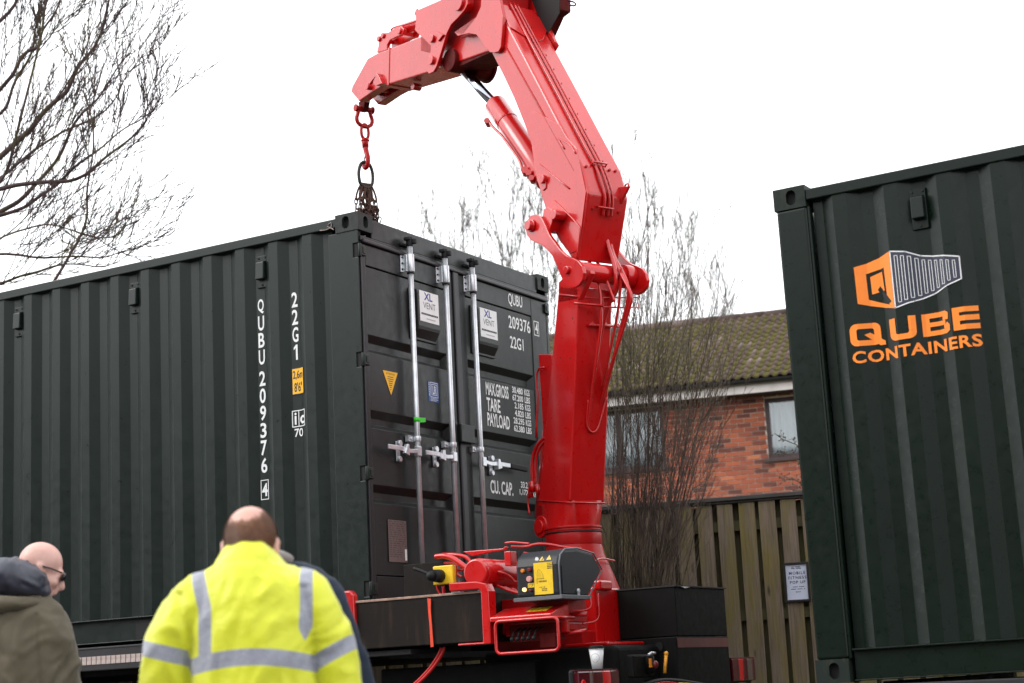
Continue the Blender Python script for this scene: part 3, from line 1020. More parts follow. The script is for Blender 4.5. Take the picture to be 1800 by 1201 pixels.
# mud wings and wheels
def wheel(x, y, s, r=.48):
    mb = MB()
    prof = [(0, .30), (.03, r - .02), (.06, r), (.24, r), (.27, r - .02), (.30, .30)]
    n = 36
    rings = []
    for (dy, rr) in prof:
        rings.append([mb.bm.verts.new(V(x + rr * math.cos(2 * math.pi * k / n), y + s * dy, .48 + rr * math.sin(2 * math.pi * k / n))) for k in range(n)])
    for a_, b_ in zip(rings, rings[1:]):
        for k in range(n):
            f = mb.bm.faces.new((a_[k], a_[(k + 1) % n], b_[(k + 1) % n], b_[k])); f.smooth = True
    w = mb.build('wheel', M['rubber'], tr)
    mb = MB()
    mb.cyl(V(x, y + s * .03, .48), V(x, y + s * .27, .48), .295, .295, n=32)
    mb.cyl(V(x, y - s * .02, .48), V(x, y + s * .03, .48), .13, .16, n=24)
    for k in range(10):
        t = 2 * math.pi * k / 10
        mb.cyl(V(x + .20 * math.cos(t), y + s * .01, .48 + .20 * math.sin(t)), V(x + .20 * math.cos(t), y + s * .03, .48 + .20 * math.sin(t)), .016, n=6)
    mb.build('rim', M['greyrail'], w, bevel=.004)
for x in (-2.05, -3.42, -6.9):
    wheel(x, 0.0, 1); wheel(x, 2.44, -1)
    for (ya, yb) in ((-.04, .42), (2.02, 2.48)):
        mb = MB()
        pts_o = [(x + .62 * math.cos(t), .48 + .66 * math.sin(t)) for t in [math.pi * (.08 + .84 * k / 18) for k in range(19)]]
        pts_i = [(x + .60 * math.cos(t), .48 + .64 * math.sin(t)) for t in [math.pi * (.08 + .84 * k / 18) for k in range(19)]]
        for k in range(18):
            mb.prism([pts_o[k], pts_o[k + 1], pts_i[k + 1], pts_i[k]], lambda a, z, c: V(a, c, z), ya, yb)
        bmesh.ops.remove_doubles(mb.bm, verts=mb.bm.verts, dist=.0005)
        mb.build('mudguard', M['grip'], tr)
mb = MB(); mb.box(-9.3, -7.3, -.02, 2.46, .6, 3.1); mb.build('cab', simple('lorry cab paint', (.30, .02, .02), .3, 0, .05, 5, .02, .5), tr, bevel=.06, seg=3)
wheel(-8.4, 0.0, 1); wheel(-8.4, 2.44, -1)
# equipment boxes at the rear
mb = MB(); mb.box(1.215, 1.605, .905, 1.64, 1.405, 1.700); bx = mb.build('equipment_box', M['steelblack'], tr, bevel=.004)
mb = MB(); mb.box(1.208, 1.615, .898, 1.652, 1.700, 1.708); mb.build('box_lid', M['greyrail'], bx)
mb = MB(); mb.prism([(.97, 1.7005), (1.03, 1.692), (1.10, 1.7005)], lambda a, z, c: V(c, a, z), 1.612, 1.618); mb.build('bent_edge', M['white'], bx)
mb = MB(); mb.box(1.10, 1.612, .86, 1.63, .80, 1.400); lb = mb.build('equipment_box', M['steelblack'], tr, bevel=.006)
mb = MB(); mb.box(1.613, 1.615, .875, 1.615, 1.335, 1.392); mb.build('red_stripe', simple('faded red tape', (.13, .03, .025), .5, 0, .2, 12, .1), lb)
mb = MB()
mb.cyl(V(1.36, .858, 1.345), V(1.36, .850, 1.345), .028, n=16); mb.cyl(V(1.50, .858, 1.345), V(1.50, .850, 1.345), .028, n=16)
mb.build('plug', M['grip'], lb)
mb = MB(); mb.box(.60, 1.50, .30, .86, .82, 1.36); mb.build('tank', M['steelblack'], tr, bevel=.03, seg=3)
mb = MB(); mb.box(-.1, 1.0, .22, 2.2, .7, 1.30); mb.build('side_locker', M['steelblack'], tr, bevel=.01)
# brake coupling with yellow tap
zc = [(0.286, 1.243), (0.409, 1.293), (0.520, 1.298), (0.436, 1.228)]
mb = MB(); mb.box(1.615, 1.66, zc[0][0] - .10, zc[0][0] + .17, zc[0][1] - .075, zc[0][1] + .055); cp = mb.build('coupling_box', M['steelblack'], tr, bevel=.012)
yy, z0_ = zc[0][0] + .08, zc[0][1]
mb = MB()
mb.cyl(V(1.67, yy, z0_ - .055), V(1.67, yy, z0_ + .045), .030, n=14)
cp2 = mb.build('valve', M['steelblack'], cp)
mb = MB(); mb.ball(V(1.695, yy + .015, z0_ - .005), .024, n=12); mb.build('valve_cap', M['darkred'], cp)
mb = MB(); mb.tube([V(1.70, yy + .13, z0_ - .055), V(1.70, yy + .165, z0_ + .050)], .010, n=8); mb.ball(V(1.70, yy + .166, z0_ + .055), .014, n=10); mb.build('tap_lever', simple('orange lever', (.85, .36, .02), .4), cp)
mb = MB(); mb.box(1.695, 1.705, yy - .055, yy - .035, z0_ - .02, z0_ + .03); mb.build('valve_tag', M['amber'], cp)
mb = MB(); mb.tube([V(1.68, yy - .03, z0_ + .05), V(1.69, yy, z0_ + .062), V(1.69, yy + .04, z0_ + .060)], .008, n=6); mb.build('pipe', M['galv'], cp)
# coloured service cables at the lower edge
for (pts_, mt) in (([(0.322, 1.121), (0.507, 1.136), (0.658, 1.132), (0.848, 1.104)], 'redlensbright'), ([(0.571, 1.106), (0.727, 1.122), (0.885, 1.125), (1.042, 1.094)], 'labelyellow'), ([(0.254, 1.123), (0.475, 1.147), (0.701, 1.145), (1.173, 1.100)], 'grip')):
    mb = MB(); mb.tube([V(1.66, a, z) for a, z in pts_], .014, n=8, smoothpath=2); mb.build('service_cable', M[mt], tr)
# rear lamps
def rear_lamp(ya, yb, z1, dark_left):
    mb = MB(); mb.box(1.555, 1.585, ya, yb, z1 - .16, z1)
    hs = mb.build('rear_lamp', M['grip'], tr, bevel=.015, seg=3)
    w = yb - ya
    segs = [(0.03, .30, 'redlens'), (.30, .36, 'clearlens'), (.36, .60, 'redlens'), (.60, .78, 'redlensbright'), (.78, .98, 'redlens')] if not dark_left else [(.02, .30, 'redlens'), (.30, .48, 'redlensbright'), (.48, .66, 'redlens'), (.66, .86, 'clearlens'), (.86, .98, 'redlens')]
    for (a_, b_, mt) in segs:
        mb = MB(); mb.box(1.58, 1.612, ya + a_ * w, ya + b_ * w - .001, z1 - .150, z1 - .010)
        mb.build('lens', M[mt], hs, bevel=.006)
    mb = MB(); mb.box(1.58, 1.606, ya + .02 * w, ya + .985 * w, z1 - .010, z1 - .002); mb.build('lens_rim', M['redlens'], hs)
    return hs
lamp_left = rear_lamp(-.395, .11, 1.226, False)
mb = MB(); mb.cyl(V(1.6, -.33, 1.15), V(1.618, -.33, 1.15), .022, n=14); mb.build('bulb_glow', M['redlensbright'], lamp_left)
rear_lamp(1.66, 2.04, 1.268, True)
mb = MB(); mb.box(1.42, 1.50, -.2, 2.3, .98, 1.09); mb.build('bumper_beam', M['steelblack'], tr, bevel=.01)
for ya in (.08, 1.95):
    mb = MB(); mb.box(1.30, 1.50, ya, ya + .05, 1.08, 1.24); mb.build('lamp_bracket', M['steelblack'], tr)

# paper cup standing on the left lamp
cx = [(-0.116, 1.229), (0.052, 1.226), (-0.123, 1.331), (0.078, 1.320)]
yc_ = (cx[0][0] + cx[1][0]) / 2
cup = tag(empty('coffee_cup', (1.545, yc_, 1.2275)), 'white paper takeaway cup with black lid standing on the left rear lamp', 'cup')
mb = MB(); mb.cyl(V(1.545, yc_, 1.2285), V(1.545, yc_, 1.335), .0285, .0415, n=28); mb.cyl(V(1.545, yc_, 1.334), V(1.545, yc_, 1.339), .043, n=28)
mb.build('cup_body', M['white'], cup)
mb = MB(); mb.cyl(V(1.545, yc_, 1.339), V(1.545, yc_, 1.346), .0455, .0445, n=28); mb.cyl(V(1.545, yc_, 1.346), V(1.545, yc_, 1.356), .040, .036, n=28)
mb.build('cup_lid', M['grip'], cup)
mb = MB()
ang0 = math.atan2(-8.705 - yc_, 6.175 - 1.545) - .25
def cupf(a, z):
    rr = .0285 + (.0415 - .0285) * (z - 1.2285) / .1065 + .0006
    t = ang0 + a / .036
    return V(1.545 + rr * math.cos(t), yc_ + rr * math.sin(t), z)
ctr = (0, 1.288)
for k in range(32):
    t0, t1 = 2 * math.pi * k / 32, 2 * math.pi * (k + 1) / 32
    mb.quad([cupf(.024 * math.cos(t0), ctr[1] + .024 * math.sin(t0)), cupf(.024 * math.cos(t1), ctr[1] + .024 * math.sin(t1)), cupf(.0228 * math.cos(t1), ctr[1] + .0228 * math.sin(t1)), cupf(.0228 * math.cos(t0), ctr[1] + .0228 * math.sin(t0))])
write(mb, 'coffee', 0, 1.283, cupf, width=.034, height=.010, weight=-.01, align='C') if False else None
for k, w in enumerate((.020, .030, .016)):
    rect(mb, -w / 2, 1.293 - k * .008, w / 2, 1.2945 - k * .008, cupf)
mb.build('cup_emblem', M['blacktext'], cup)

# ------------------------------------------------------------------ the crane
DU = V(-math.cos(R(24.6)), math.sin(R(24.6)), 0)
NU = V(math.sin(R(24.6)), math.cos(R(24.6)), 0)
OC = V(.80, 1.22, 0)
def cr(u, z, off=0.0):
    """crane plane: u along the boom's heading, z up, off across it"""
    return OC + DU * u + NU * off + V(0, 0, z)
crane = tag(empty('loader_crane', (.75, 1.24, 1.16)), 'red hydraulic loader crane folded over the left container, standing on the lorry behind it', 'crane')
RD, RR, RI = M['red'], M['redrough'], M['redshade']

# column
near = [(-0.135, 3.676), (-0.359, 3.616), (-0.108, 2.276), (0.246, 2.334)]
cs = [(near[3][0], 2.33), (near[2][0] - .0, 2.29), (near[1][0] + .02, 3.62), (near[0][0], 3.66)]
mb = MB()
b_back = -.105
co = [(.250, 2.30), (-.108, 2.30), (-.335, 3.66), (-.120, 3.72)]
mb.prism(co, cr, -.14, .14)
column = mb.build('column', RD, crane, bevel=.012, seg=3)
mb = MB()
mb.tube([cr(.245, 2.345, -.143), cr(-.095, 2.293, -.143), cr(-.112, 2.293, -.13), cr(-.112, 2.293, .142)], .006, n=6)
mb.tube([cr(-.128, 3.655, -.143), cr(-.318, 3.600, -.143), cr(-.326, 3.598, -.13), cr(-.326, 3.598, .142)], .006, n=6)
mb.build('weld_seam', RD, column)
# tapered neck and slewing ring
mb = MB()
n = 32
cxo = cr(.061, 0, 0)
def sq(t, r, k):
    """between a circle (k=0) and the column's box (k=1)"""
    x, y = math.cos(t), math.sin(t)
    m_ = max(abs(x) / .175, abs(y) / .14)
    return (x * r * (1 - k) + x / m_ * k, y * r * (1 - k) + y / m_ * k)
prev = None
for (z, k, r) in ((2.315, 1, .2), (2.25, .85, .19), (2.17, .35, .178), (2.12, 0, .172)):
    ring = []
    for i in range(n):
        a_, b__ = sq(2 * math.pi * i / n, r, k)
        ring.append(mb.bm.verts.new(cr(.066 + a_, z, b__)))
    if prev:
        for i in range(n):
            f = mb.bm.faces.new((prev[i], prev[(i + 1) % n], ring[(i + 1) % n], ring[i])); f.smooth = True
    prev = ring
mb.build('column_neck', RD, column)
mb = MB()
for (z0, z1, r) in ((2.135, 2.150, .188), (2.118, 2.135, .183), (2.03, 2.118, .185)):
    mb.cyl(cr(.061, z0), cr(.061, z1), r, n=40)
mb.build('slewing_ring', RR, crane, bevel=.003)
mb = MB(); mb.cyl(cr(.061, 2.108), cr(.061, 2.116), .1895, n=40); mb.build('grease_band', M['grip'], crane)
for (dz, du, doff) in ((2.17, .22, -.13),):
    mb = MB(); mb.cyl(cr(du, dz, doff - .02), cr(du, dz, doff + .10), .072, n=24); mb.cyl(cr(du, dz, doff - .035), cr(du, dz, doff - .02), .045, n=20)
    mb.cyl(cr(du - .13, dz - .03, -.17), cr(du - .13, dz - .03, -.12), .012, n=8)
    mb.build('slew_gear_cover', RD, crane, bevel=.006)
# pedestal
mb = MB()
prev = None
for (z, r) in ((2.03, .183), (1.96, .198), (1.86, .238), (1.74, .280), (1.60, .300), (1.40, .31)):
    ring = [mb.bm.verts.new(cr(.061, 0) + V(r * math.cos(t), r * math.sin(t), z)) for t in [2 * math.pi * i / 36 for i in range(36)]]
    if prev:
        for i in range(36):
            f = mb.bm.faces.new((prev[i], prev[(i + 1) % 36], ring[(i + 1) % 36], ring[i])); f.smooth = True
    prev = ring
mb.build('pedestal', RR, crane)
# base frame
pr_ = [(1.441, 1.652), (1.551, 1.645), (1.533, 1.387)]
mb = MB()
mb.box(.86, 1.305, .10, .33, 1.50, 1.655)
mb.box(.86, 1.305, .095, .335, 1.455, 1.50)
mb.box(.40, .96, .34, 2.30, 1.47, 1.62)
mb.box(.60, 1.20, .45, 2.0, 1.16, 1.46)
mb.build('base_frame', RR, crane, bevel=.006)
mb = MB(); mb.box(1.12, 1.21, .62, .95, 1.38, 1.72); mb.box(1.14, 1.24, .64, .80, 1.70, 1.76)
mb.box(1.10, 1.40, .40, .95, 1.36, 1.385)
mb.build('base_post', RD, crane, bevel=.012)
mb = MB(); mb.ball(V(.70, 1.58, 1.78), .15, .15, .13, n=20); mb.cyl(V(.72, 1.58, 1.88), V(.72, 1.58, 1.915), .04, n=12)
mb.build('oil_filter', RD, crane)
# outrigger beam housing
mb = MB(); mb.box(-.115, .868, -.105, .25, 1.418, 1.700)
ob = mb.build('outrigger_beam', M['bed'], crane, bevel=.005)
mb = MB(); mb.box(-.115, .868, -.112, -.100, 1.694, 1.708); mb.build('worn_edge', simple('bare worn edge', (.34, .22, .17), .5, .4, .3, 30, .3), ob, bevel=.002)
mb = MB(); mb.box(-.12, .32, -.06, .2, 1.372, 1.405); mb.build('lower_rail', M['greyrail'], ob, bevel=.004)
def bracket(name, pts, y0, y1, t):
    mb = MB()
    mb.prism(pts, lambda a, z, c: V(a, c, z), y0, y1)
    return mb.build(name, RD, crane, bevel=.012, seg=3)
# red straps that hold the beam
p = [(-0.138, 1.744), (-0.066, 1.743), (-0.033, 1.710), (-0.021, 1.486), (-0.097, 1.490)]
bracket('beam_clamp', [(-.165, 1.775), (-.06, 1.772), (-.035, 1.745), (-.030, 1.50), (-.085, 1.50), (-.090, 1.72), (-.105, 1.735), (-.165, 1.737)], -.13, -.08, .03)
bracket('beam_clamp', [(.655, 1.765), (.84, 1.760), (.905, 1.745), (.925, 1.70), (.925, 1.400), (.70, 1.400), (.70, 1.413), (.872, 1.413), (.872, 1.70), (.86, 1.715), (.66, 1.715)], -.14, -.06, .03)
mb = MB()
mb.prism([(0.489, 1.688), (0.513, 1.683), (0.509, 1.610), (0.513, 1.528), (0.519, 1.406), (0.499, 1.404), (0.497, 1.529), (0.493, 1.601)], lambda a, z, c: V(a, c, z), -.114, -.118)
mb.build('ratchet_strap', simple('orange red webbing', (.75, .06, .02), .6), ob)
for off_ in (0, .022):
    mb = MB(); mb.tube([V(a + off_, -.02, z) for a, z in [(0.510, 1.403), (0.493, 1.364), (0.433, 1.294), (0.366, 1.238), (0.295, 1.189), (0.190, 1.130)]], .010, n=8, smoothpath=2)
    mb.build('hose', RD, crane)
# slewing cylinder across the base
cyx, cyz = .835, 1.812
mb = MB(); mb.cyl(V(cyx, -.10, cyz), V(cyx, .95, cyz), .083, n=40)
sc_ = mb.build('slewing_cylinder', RD, crane, bevel=.004)
mb = MB(); mb.cyl(V(cyx, -.135, cyz), V(cyx, -.10, cyz), .076, .083, n=40); mb.build('cylinder_cap', RD, sc_, bevel=.008)
mb = MB(); mb.tube([V(cyx + .085, -.02, cyz), V(cyx + .11, -.01, cyz - .005), V(cyx + .14, .03, cyz - .03), V(cyx + .16, .05, cyz - .07), V(cyx + .28, .1, cyz - .075)], .008, n=8, smoothpath=1); mb.build('pipe', RD, sc_)
# oil valve with yellow plate and black lever, left of the cylinder
yp = [(0.504, 1.874), (0.644, 1.867), (0.638, 1.758), (0.507, 1.764), (0.553, 1.814), (0.423, 1.867), (0.261, 1.903), (0.576, 1.875)]
mb = MB(); mb.box(yp[0][0], yp[1][0], -.07, -.03, yp[3][1], yp[0][1]); vp = mb.build('valve_plate', M['labelyellow'], crane, bevel=.006)
mb = MB(); mb.cyl(V(yp[4][0], -.14, yp[4][1]), V(yp[4][0], -.06, yp[4][1]), .036, .040, n=16); mb.ball(V(yp[4][0] - .01, -.15, yp[4][1]), .030, n=12)
mb.tube([V(yp[4][0] - .02, -.15, yp[4][1] + .01), V(yp[5][0] + .05, -.15, yp[4][1] + .035), V(yp[5][0], -.15, yp[5][1])], .010, n=8, smoothpath=1)
mb.build('lever', M['grip'], vp)
mb = MB(); mb.box(yp[6][0], yp[7][0], -.02, .01, 1.70, yp[6][1]); mb.build('guard_plate', M['bed'], crane, bevel=.003)
# thick hose and small pipes on top
hs = [(765, 979, .02)]
def hose(name, pts, r, mat=None, sm=2, nn=10, parent=None):
    mb = MB(); mb.tube(pts, r, n=nn, smoothpath=sm)
    return mb.build(name, mat or RD, parent or crane)
hose('hose', [V(a, -.05, z) for a, z in [(0.516, 1.931), (0.573, 1.933), (0.632, 1.915), (0.682, 1.881), (0.735, 1.843)]], .017)
hose('hose', [V(a, .02, z) for a, z in [(0.520, 1.946), (0.588, 1.941), (0.656, 1.929), (0.694, 1.912), (0.717, 1.880)]], .012)
hose('hose', [V(a, -.02, z) for a, z in [(0.555, 1.892), (0.623, 1.886), (0.642, 1.865), (0.639, 1.818), (0.674, 1.802)]], .008)
hose('hose', [V(a, -.02, z) for a, z in [(0.497, 1.769), (0.503, 1.728), (0.533, 1.699), (0.621, 1.693), (0.701, 1.701)]], .007)
hose('hose', [V(a, -.04, z) for a, z in [(0.553, 1.758), (0.556, 1.724), (0.554, 1.684)]], .010)
hose('hose', [V(a, .0, z) for a, z in [(0.608, 1.848), (0.664, 1.844), (0.696, 1.845)]], .007)
hose('hose', [V(a, .0, z) for a, z in [(0.611, 1.754), (0.634, 1.739), (0.659, 1.751), (0.682, 1.736), (0.657, 1.718), (0.610, 1.734)]], .006)
mb = MB()
mb.prism([(0.642, 1.955), (0.922, 1.951), (0.938, 1.963), (0.946, 1.956), (0.929, 1.941), (0.827, 1.936), (0.708, 1.922)], lambda a, z, c: V(a, c, z), .05, .08)
mb.build('guard_plate', RD, crane, bevel=.003)
mb = MB(); mb.box(*[x for x in ([(0.941, 1.976)][0][0], [(0.984, 1.972)][0][0])], .03, .10, 1.845, 1.93)
fb = mb.build('valve_block', RD, crane, bevel=.004)
mb = MB()
for i in range(5):
    mb.cyl(V(1.048, .02, 1.855 + i * .016), V(1.048, .03, 1.855 + i * .016), .007, n=8)
mb.build('fitting', M['grip'], fb)
q = [(0.977, 1.957), (1.042, 1.948), (1.086, 1.968), (1.158, 1.961), (1.214, 1.940), (1.307, 1.926)]
hose('hose', [V(a, .05 + .05 * i, z) for i, (a, z) in enumerate(q)], .009)
hose('hose', [V(a, .05, z) for a, z in [(0.939, 1.980), (0.986, 1.983), (1.055, 1.970), (1.101, 1.963)]], .007)
for k in range(4):
    y0 = 965 + k * 5
    hose('hose', [V(1.055, .06, 1.915 - k * .016), V(1.10, .09, 1.905 - k * .018), V(1.14, .13, 1.885 - k * .014), V(1.2, .2, 1.86 - k * .012)], .006)
for k in range(4):
    hose('hose', [V(.90 + .02 * k, .0 + .05 * k, 1.735 - .01 * k), V(.98 + .02 * k, .05 * k, 1.70 - .012 * k), V(1.10, .05 * k, 1.665), V(1.28, .06 * k, 1.66)], .009)

# control box
mb = MB()
prof = [(-0.571, 1.824), (-0.068, 1.874), (0.103, 1.913), (0.323, 1.899), (0.409, 1.799), (0.207, 1.639), (-0.075, 1.641)]
hood = [(-.120, 1.645), (-.120, 1.820), (-.100, 1.872), (-.045, 1.905), (.10, 1.916), (.30, 1.895), (.395, 1.800), (.215, 1.645)]
mb.prism(hood, lambda a, z, c: V(c, a, z), 1.10, 1.385)
cb = mb.build('control_box', M['plastic'], crane, bevel=.018, seg=3)
mb = MB()
rim = [V(1.386, a, z) for a, z in hood]
mb.tube(rim, .0055, n=6, closed=True)
mb.box(1.085, 1.40, -.132, .225, 1.625, 1.646)
mb.build('box_rim', simple('grey rim', (.12, .125, .135), .45), cb, bevel=.003)
mb = MB(); mb.prism([(-.095, 1.655), (-.095, 1.81), (.36, 1.80), (.20, 1.655)], lambda a, z, c: V(c, a, z), 1.386, 1.389)
mb.build('side_panel', M['plastic'], cb)
mb = MB(); mb.cyl(V(1.39, .075, 1.672), V(1.40, .075, 1.672), .013, n=14); mb.box(1.392, 1.398, .064, .086, 1.640, 1.66); mb.build('latch', M['galv'], cb)
fnb = lambda a, z: V(a, -.1215, z)
mb = MB(); mb.box(1.221, 1.342, -.1212, -.119, 1.656, 1.835); yl = mb.build('load_chart_label', M['labelyellow'], cb)
mb = MB()
rect(mb, 1.309, 1.826, 1.341, 1.829, fnb)
for i in range(3): rect(mb, 1.309, 1.815 - i * .009, 1.340, 1.820 - i * .009, fnb)
arc = [(1.240, 1.745), (1.243, 1.775), (1.248, 1.795), (1.256, 1.797), (1.270, 1.785), (1.280, 1.765), (1.284, 1.745)]
def line_in(mb, pts, t, fn):
    for p_, q_ in zip(pts, pts[1:]):
        p_, q_ = Vector((*p_, 0)), Vector((*q_, 0))
        d = (q_ - p_).normalized(); m_ = Vector((-d.y, d.x, 0)) * t / 2
        mb.quad([fn(*tuple((p_ + m_)[:2])), fn(*tuple((q_ + m_)[:2])), fn(*tuple((q_ - m_)[:2])), fn(*tuple((p_ - m_)[:2]))])
line_in(mb, arc, .0014, fnb)
line_in(mb, [(1.238, 1.744), (1.286, 1.744)], .003, fnb)
line_in(mb, [(1.240, 1.744), (1.240, 1.718)], .003, fnb)
for xx in (1.250, 1.258, 1.266, 1.275): line_in(mb, [(xx, 1.746), (xx, 1.792 - abs(xx - 1.254) * 1.2)], .0009, fnb)
for i in range(6): rect(mb, 1.250 + i * .009, 1.724, 1.256 + i * .009, 1.734, fnb)
for i in range(4): rect(mb, 1.254 + i * .010, 1.694, 1.259 + i * .010, 1.699, fnb)
for j in range(2):
    for i in range(4): rect(mb, 1.268 + i * .009, 1.684 - j * .009, 1.274 + i * .009, 1.690 - j * .009, fnb)
mb.build('print', M['blacktext'], yl)
mb = MB(); mb.box(1.178, 1.218, -.1212, -.119, 1.700, 1.724); st = mb.build('stop_label', M['labelyellow'], cb)
mb = MB(); write(mb, 'STOP', 1.198, 1.705, fnb, width=.032, height=.014, align='C'); mb.build('print', M['blacktext'], st)
for (xx, zz, r_, mt) in ((1.152, 1.797, .012, 'amber'), (1.196, 1.800, .012, 'darkred'), (1.192, 1.748, .018, 'pinkknob'), (1.157, 1.690, .012, 'lit'), (1.198, 1.684, .008, 'darkred')):
    mb = MB(); mb.cyl(V(xx, -.120, zz), V(xx, -.136, zz), r_, r_ * .85, n=20); mb.build('button', M[mt], cb, bevel=.002)
fnt = lambda a, z: V(a, -.1215 + max(0, z - 1.820) * .37, z)
mb = MB(); mb.quad([fnt(1.255, 1.846), fnt(1.287, 1.846), fnt(1.271, 1.870)]); mb.quad([fnt(1.300, 1.848), fnt(1.332, 1.848), fnt(1.318, 1.874)]); mb.build('warning_sticker', M['labelyellow'], cb)
mb = MB(); mb.cyl(fnt(1.238, 1.857), fnt(1.238, 1.857) + V(0, -.001, 0), .012, n=20); mb.build('warning_sticker', M['white'], cb)
mb = MB(); line_in(mb, [(1.264, 1.850), (1.278, 1.852), (1.272, 1.860)], .004, lambda a, z: fnt(a, z) + V(0, -.0006, 0)); line_in(mb, [(1.318, 1.853), (1.318, 1.864)], .002, lambda a, z: fnt(a, z) + V(0, -.0006, 0)); mb.build('print', M['blacktext'], cb)
# lever bank under it with its guard frame
lv = [(0.979, 1.522), (1.387, 1.503), (1.383, 1.322), (0.973, 1.340)]
mb = MB()
mb.prism([(-.15, 1.520), (-.15, 1.548), (.02, 1.600), (.06, 1.600), (.06, 1.44), (.02, 1.44), (.02, 1.52)], lambda a, z, c: V(c, a, z), .93, 1.335)
vk = mb.build('valve_cover', RD, crane, bevel=.006)
mb = MB()
fnv = lambda a, s_: V(a, -.145 + s_ * .163, 1.5515 + s_ * .0495)
rect(mb, 1.140, .30, 1.275, .82, fnv)
vs_l = mb.build('warning_label', M['labelyellow'], vk)
mb = MB()
for i in range(4):
    rect(mb, 1.140 + i * .034, .30, 1.142 + i * .034, .82, lambda a, s_: fnv(a, s_) + V(0, 0, .001))
    mb.cyl(fnv(1.158 + i * .034, .55) + V(0, 0, .0005), fnv(1.158 + i * .034, .55) + V(0, 0, .0012), .007, n=8)
mb.build('print', M['blacktext'], vk)
mb = MB()
r = .028
def rrect(a0, a1, z0, z1, r, y):
    pts = []
    for (cx_, cz_, t0) in ((a1 - r, z1 - r, 0), (a0 + r, z1 - r, 90), (a0 + r, z0 + r, 180), (a1 - r, z0 + r, 270)):
        for k in range(6):
            t = R(t0 + 18 * k)
            pts.append(V(cx_ + r * math.cos(t), y, cz_ + r * math.sin(t)))
    return pts
mb.tube(rrect(lv[0][0], lv[1][0], lv[3][1], lv[0][1], .03, -.17), .0095, n=10, closed=True)
for xx in (lv[0][0] + .02, lv[1][0] - .02):
    mb.tube([V(xx, -.17, lv[0][1]), V(xx, .05, lv[0][1])], .009, n=8)
mb.build('guard_frame', RD, crane)
for i in range(5):
    mb = MB()
    xx = 1.055 + i * .036
    mb.tube([V(xx, -.02, 1.48), V(xx, -.10, 1.455), V(xx, -.115, 1.425)], .005, n=6)
    mb.ball(V(xx, -.12, 1.418), .013, n=10)
    mb.build('control_lever', M['grip'], vk)
mb = MB(); mb.box(.98, 1.30, -.02, .06, 1.40, 1.50); mb.build('valve_bank', RI, vk, bevel=.004)
mb = MB(); mb.box(1.20, 1.30, -.06, -.02, 1.36, 1.44); mb.build('valve_bank', RI, vk, bevel=.004)
hose('pipe', [V(1.40, .30, 1.66), V(1.41, .28, 1.60), V(1.41, .28, 1.50), V(1.34, .2, 1.49)], .006)
hose('pipe', [V(1.33, .1, 1.565), V(1.40, .14, 1.56), V(1.43, .16, 1.58), V(1.42, .16, 1.63)], .006)
mb = MB(); mb.cyl(V(1.30, .14, 1.545), V(1.40, .16, 1.540), .014, n=12); mb.cyl(V(1.28, .05, 1.435), V(1.42, .10, 1.445), .012, n=12); mb.build('spindle', RD, crane)
hose('pipe', [V(.98, 1.35, 1.92), V(1.0, 1.10, 1.93), V(1.02, .95, 1.88), V(1.05, .9, 1.82)], .006)

# lift cylinder behind the column (grey), and pipes on the column's left edge
mb = MB(); mb.cyl(cr(.28, 2.78, .07), cr(-.02, 3.90, .07), .052, n=20); mb.build('lift_rod', M['chrome'], crane)
mb = MB(); mb.cyl(cr(.40, 2.25, .04), cr(.245, 2.85, .04), .085, n=24); mb.build('lift_cylinder', RD, crane, bevel=.006)
g = [(0.205, 3.320), (0.052, 3.292), (0.176, 2.790), (0.324, 2.812)]
mb = MB(); mb.prism([(g[0][0], g[0][1]), (g[1][0], g[1][1]), (.02, 2.75), (.20, 2.75)], cr, -.10, .06); mb.build('cylinder_guard', RD, crane, bevel=.006)
hose('pipe', [cr(u, z, -.12) for u, z in [(0.109, 3.213), (0.199, 3.221), (0.211, 3.100), (0.205, 3.023), (0.255, 2.763)]], .007, sm=1)
hose('hose', [cr(u, z, -.13) for u, z in [(0.138, 2.749), (0.225, 2.720), (0.283, 2.653), (0.303, 2.579), (0.307, 2.466)]], .012)
hose('hose', [cr(u, z, -.13) for u, z in [(0.140, 2.723), (0.194, 2.697), (0.244, 2.647), (0.264, 2.574), (0.274, 2.462)]], .010)
mb = MB()
for (u, z), rr in zip([(0.309, 2.444), (0.332, 2.409), (0.252, 2.418)], (.024, .018, .014)):
    mb.cyl(cr(u, z - .035, -.13), cr(u, z + .035, -.13), rr, n=10)
mb.build('hose_fitting', RD, crane)
hose('pipe', [cr(u, z, -.13) for u, z in [(0.365, 2.405), (0.371, 2.341), (0.358, 2.264)]], .007, sm=1)

# head of the column: pivot tube, link plates
pv = [(-0.452, 3.711), (-0.037, 4.129), (-0.264, 4.149)]
PU, PZV = -.40, 3.745
mb = MB(); mb.cyl(cr(PU, PZV, -.25), cr(PU, PZV, .27), .062, n=32); piv = mb.build('pivot_tube', RD, crane)
mb = MB(); mb.cyl(cr(PU, PZV, .17), cr(PU, PZV, .245), .078, n=32); mb.build('pivot_collar', RD, piv, bevel=.005)
mb = MB(); mb.cyl(cr(PU, PZV, -.29), cr(PU, PZV, -.26), .026, n=20); mb.build('pivot_pin', RD, piv, bevel=.005)
link_px = [(-0.029, 4.202), (-0.087, 4.195), (-0.136, 4.167), (-0.165, 4.129), (-0.192, 4.080), (-0.225, 4.018), (-0.282, 3.951), (-0.338, 3.888), (-0.396, 3.840), (-0.454, 3.812), (-0.512, 3.780), (-0.550, 3.737), (-0.563, 3.690), (-0.547, 3.649), (-0.503, 3.622), (-0.442, 3.617), (-0.383, 3.641), (-0.343, 3.680), (-0.312, 3.739), (-0.281, 3.807), (-0.237, 3.881), (-0.179, 3.937), (-0.125, 3.977), (-0.070, 4.006), (-0.014, 4.035), (0.028, 4.080), (0.037, 4.129), (0.019, 4.175)]
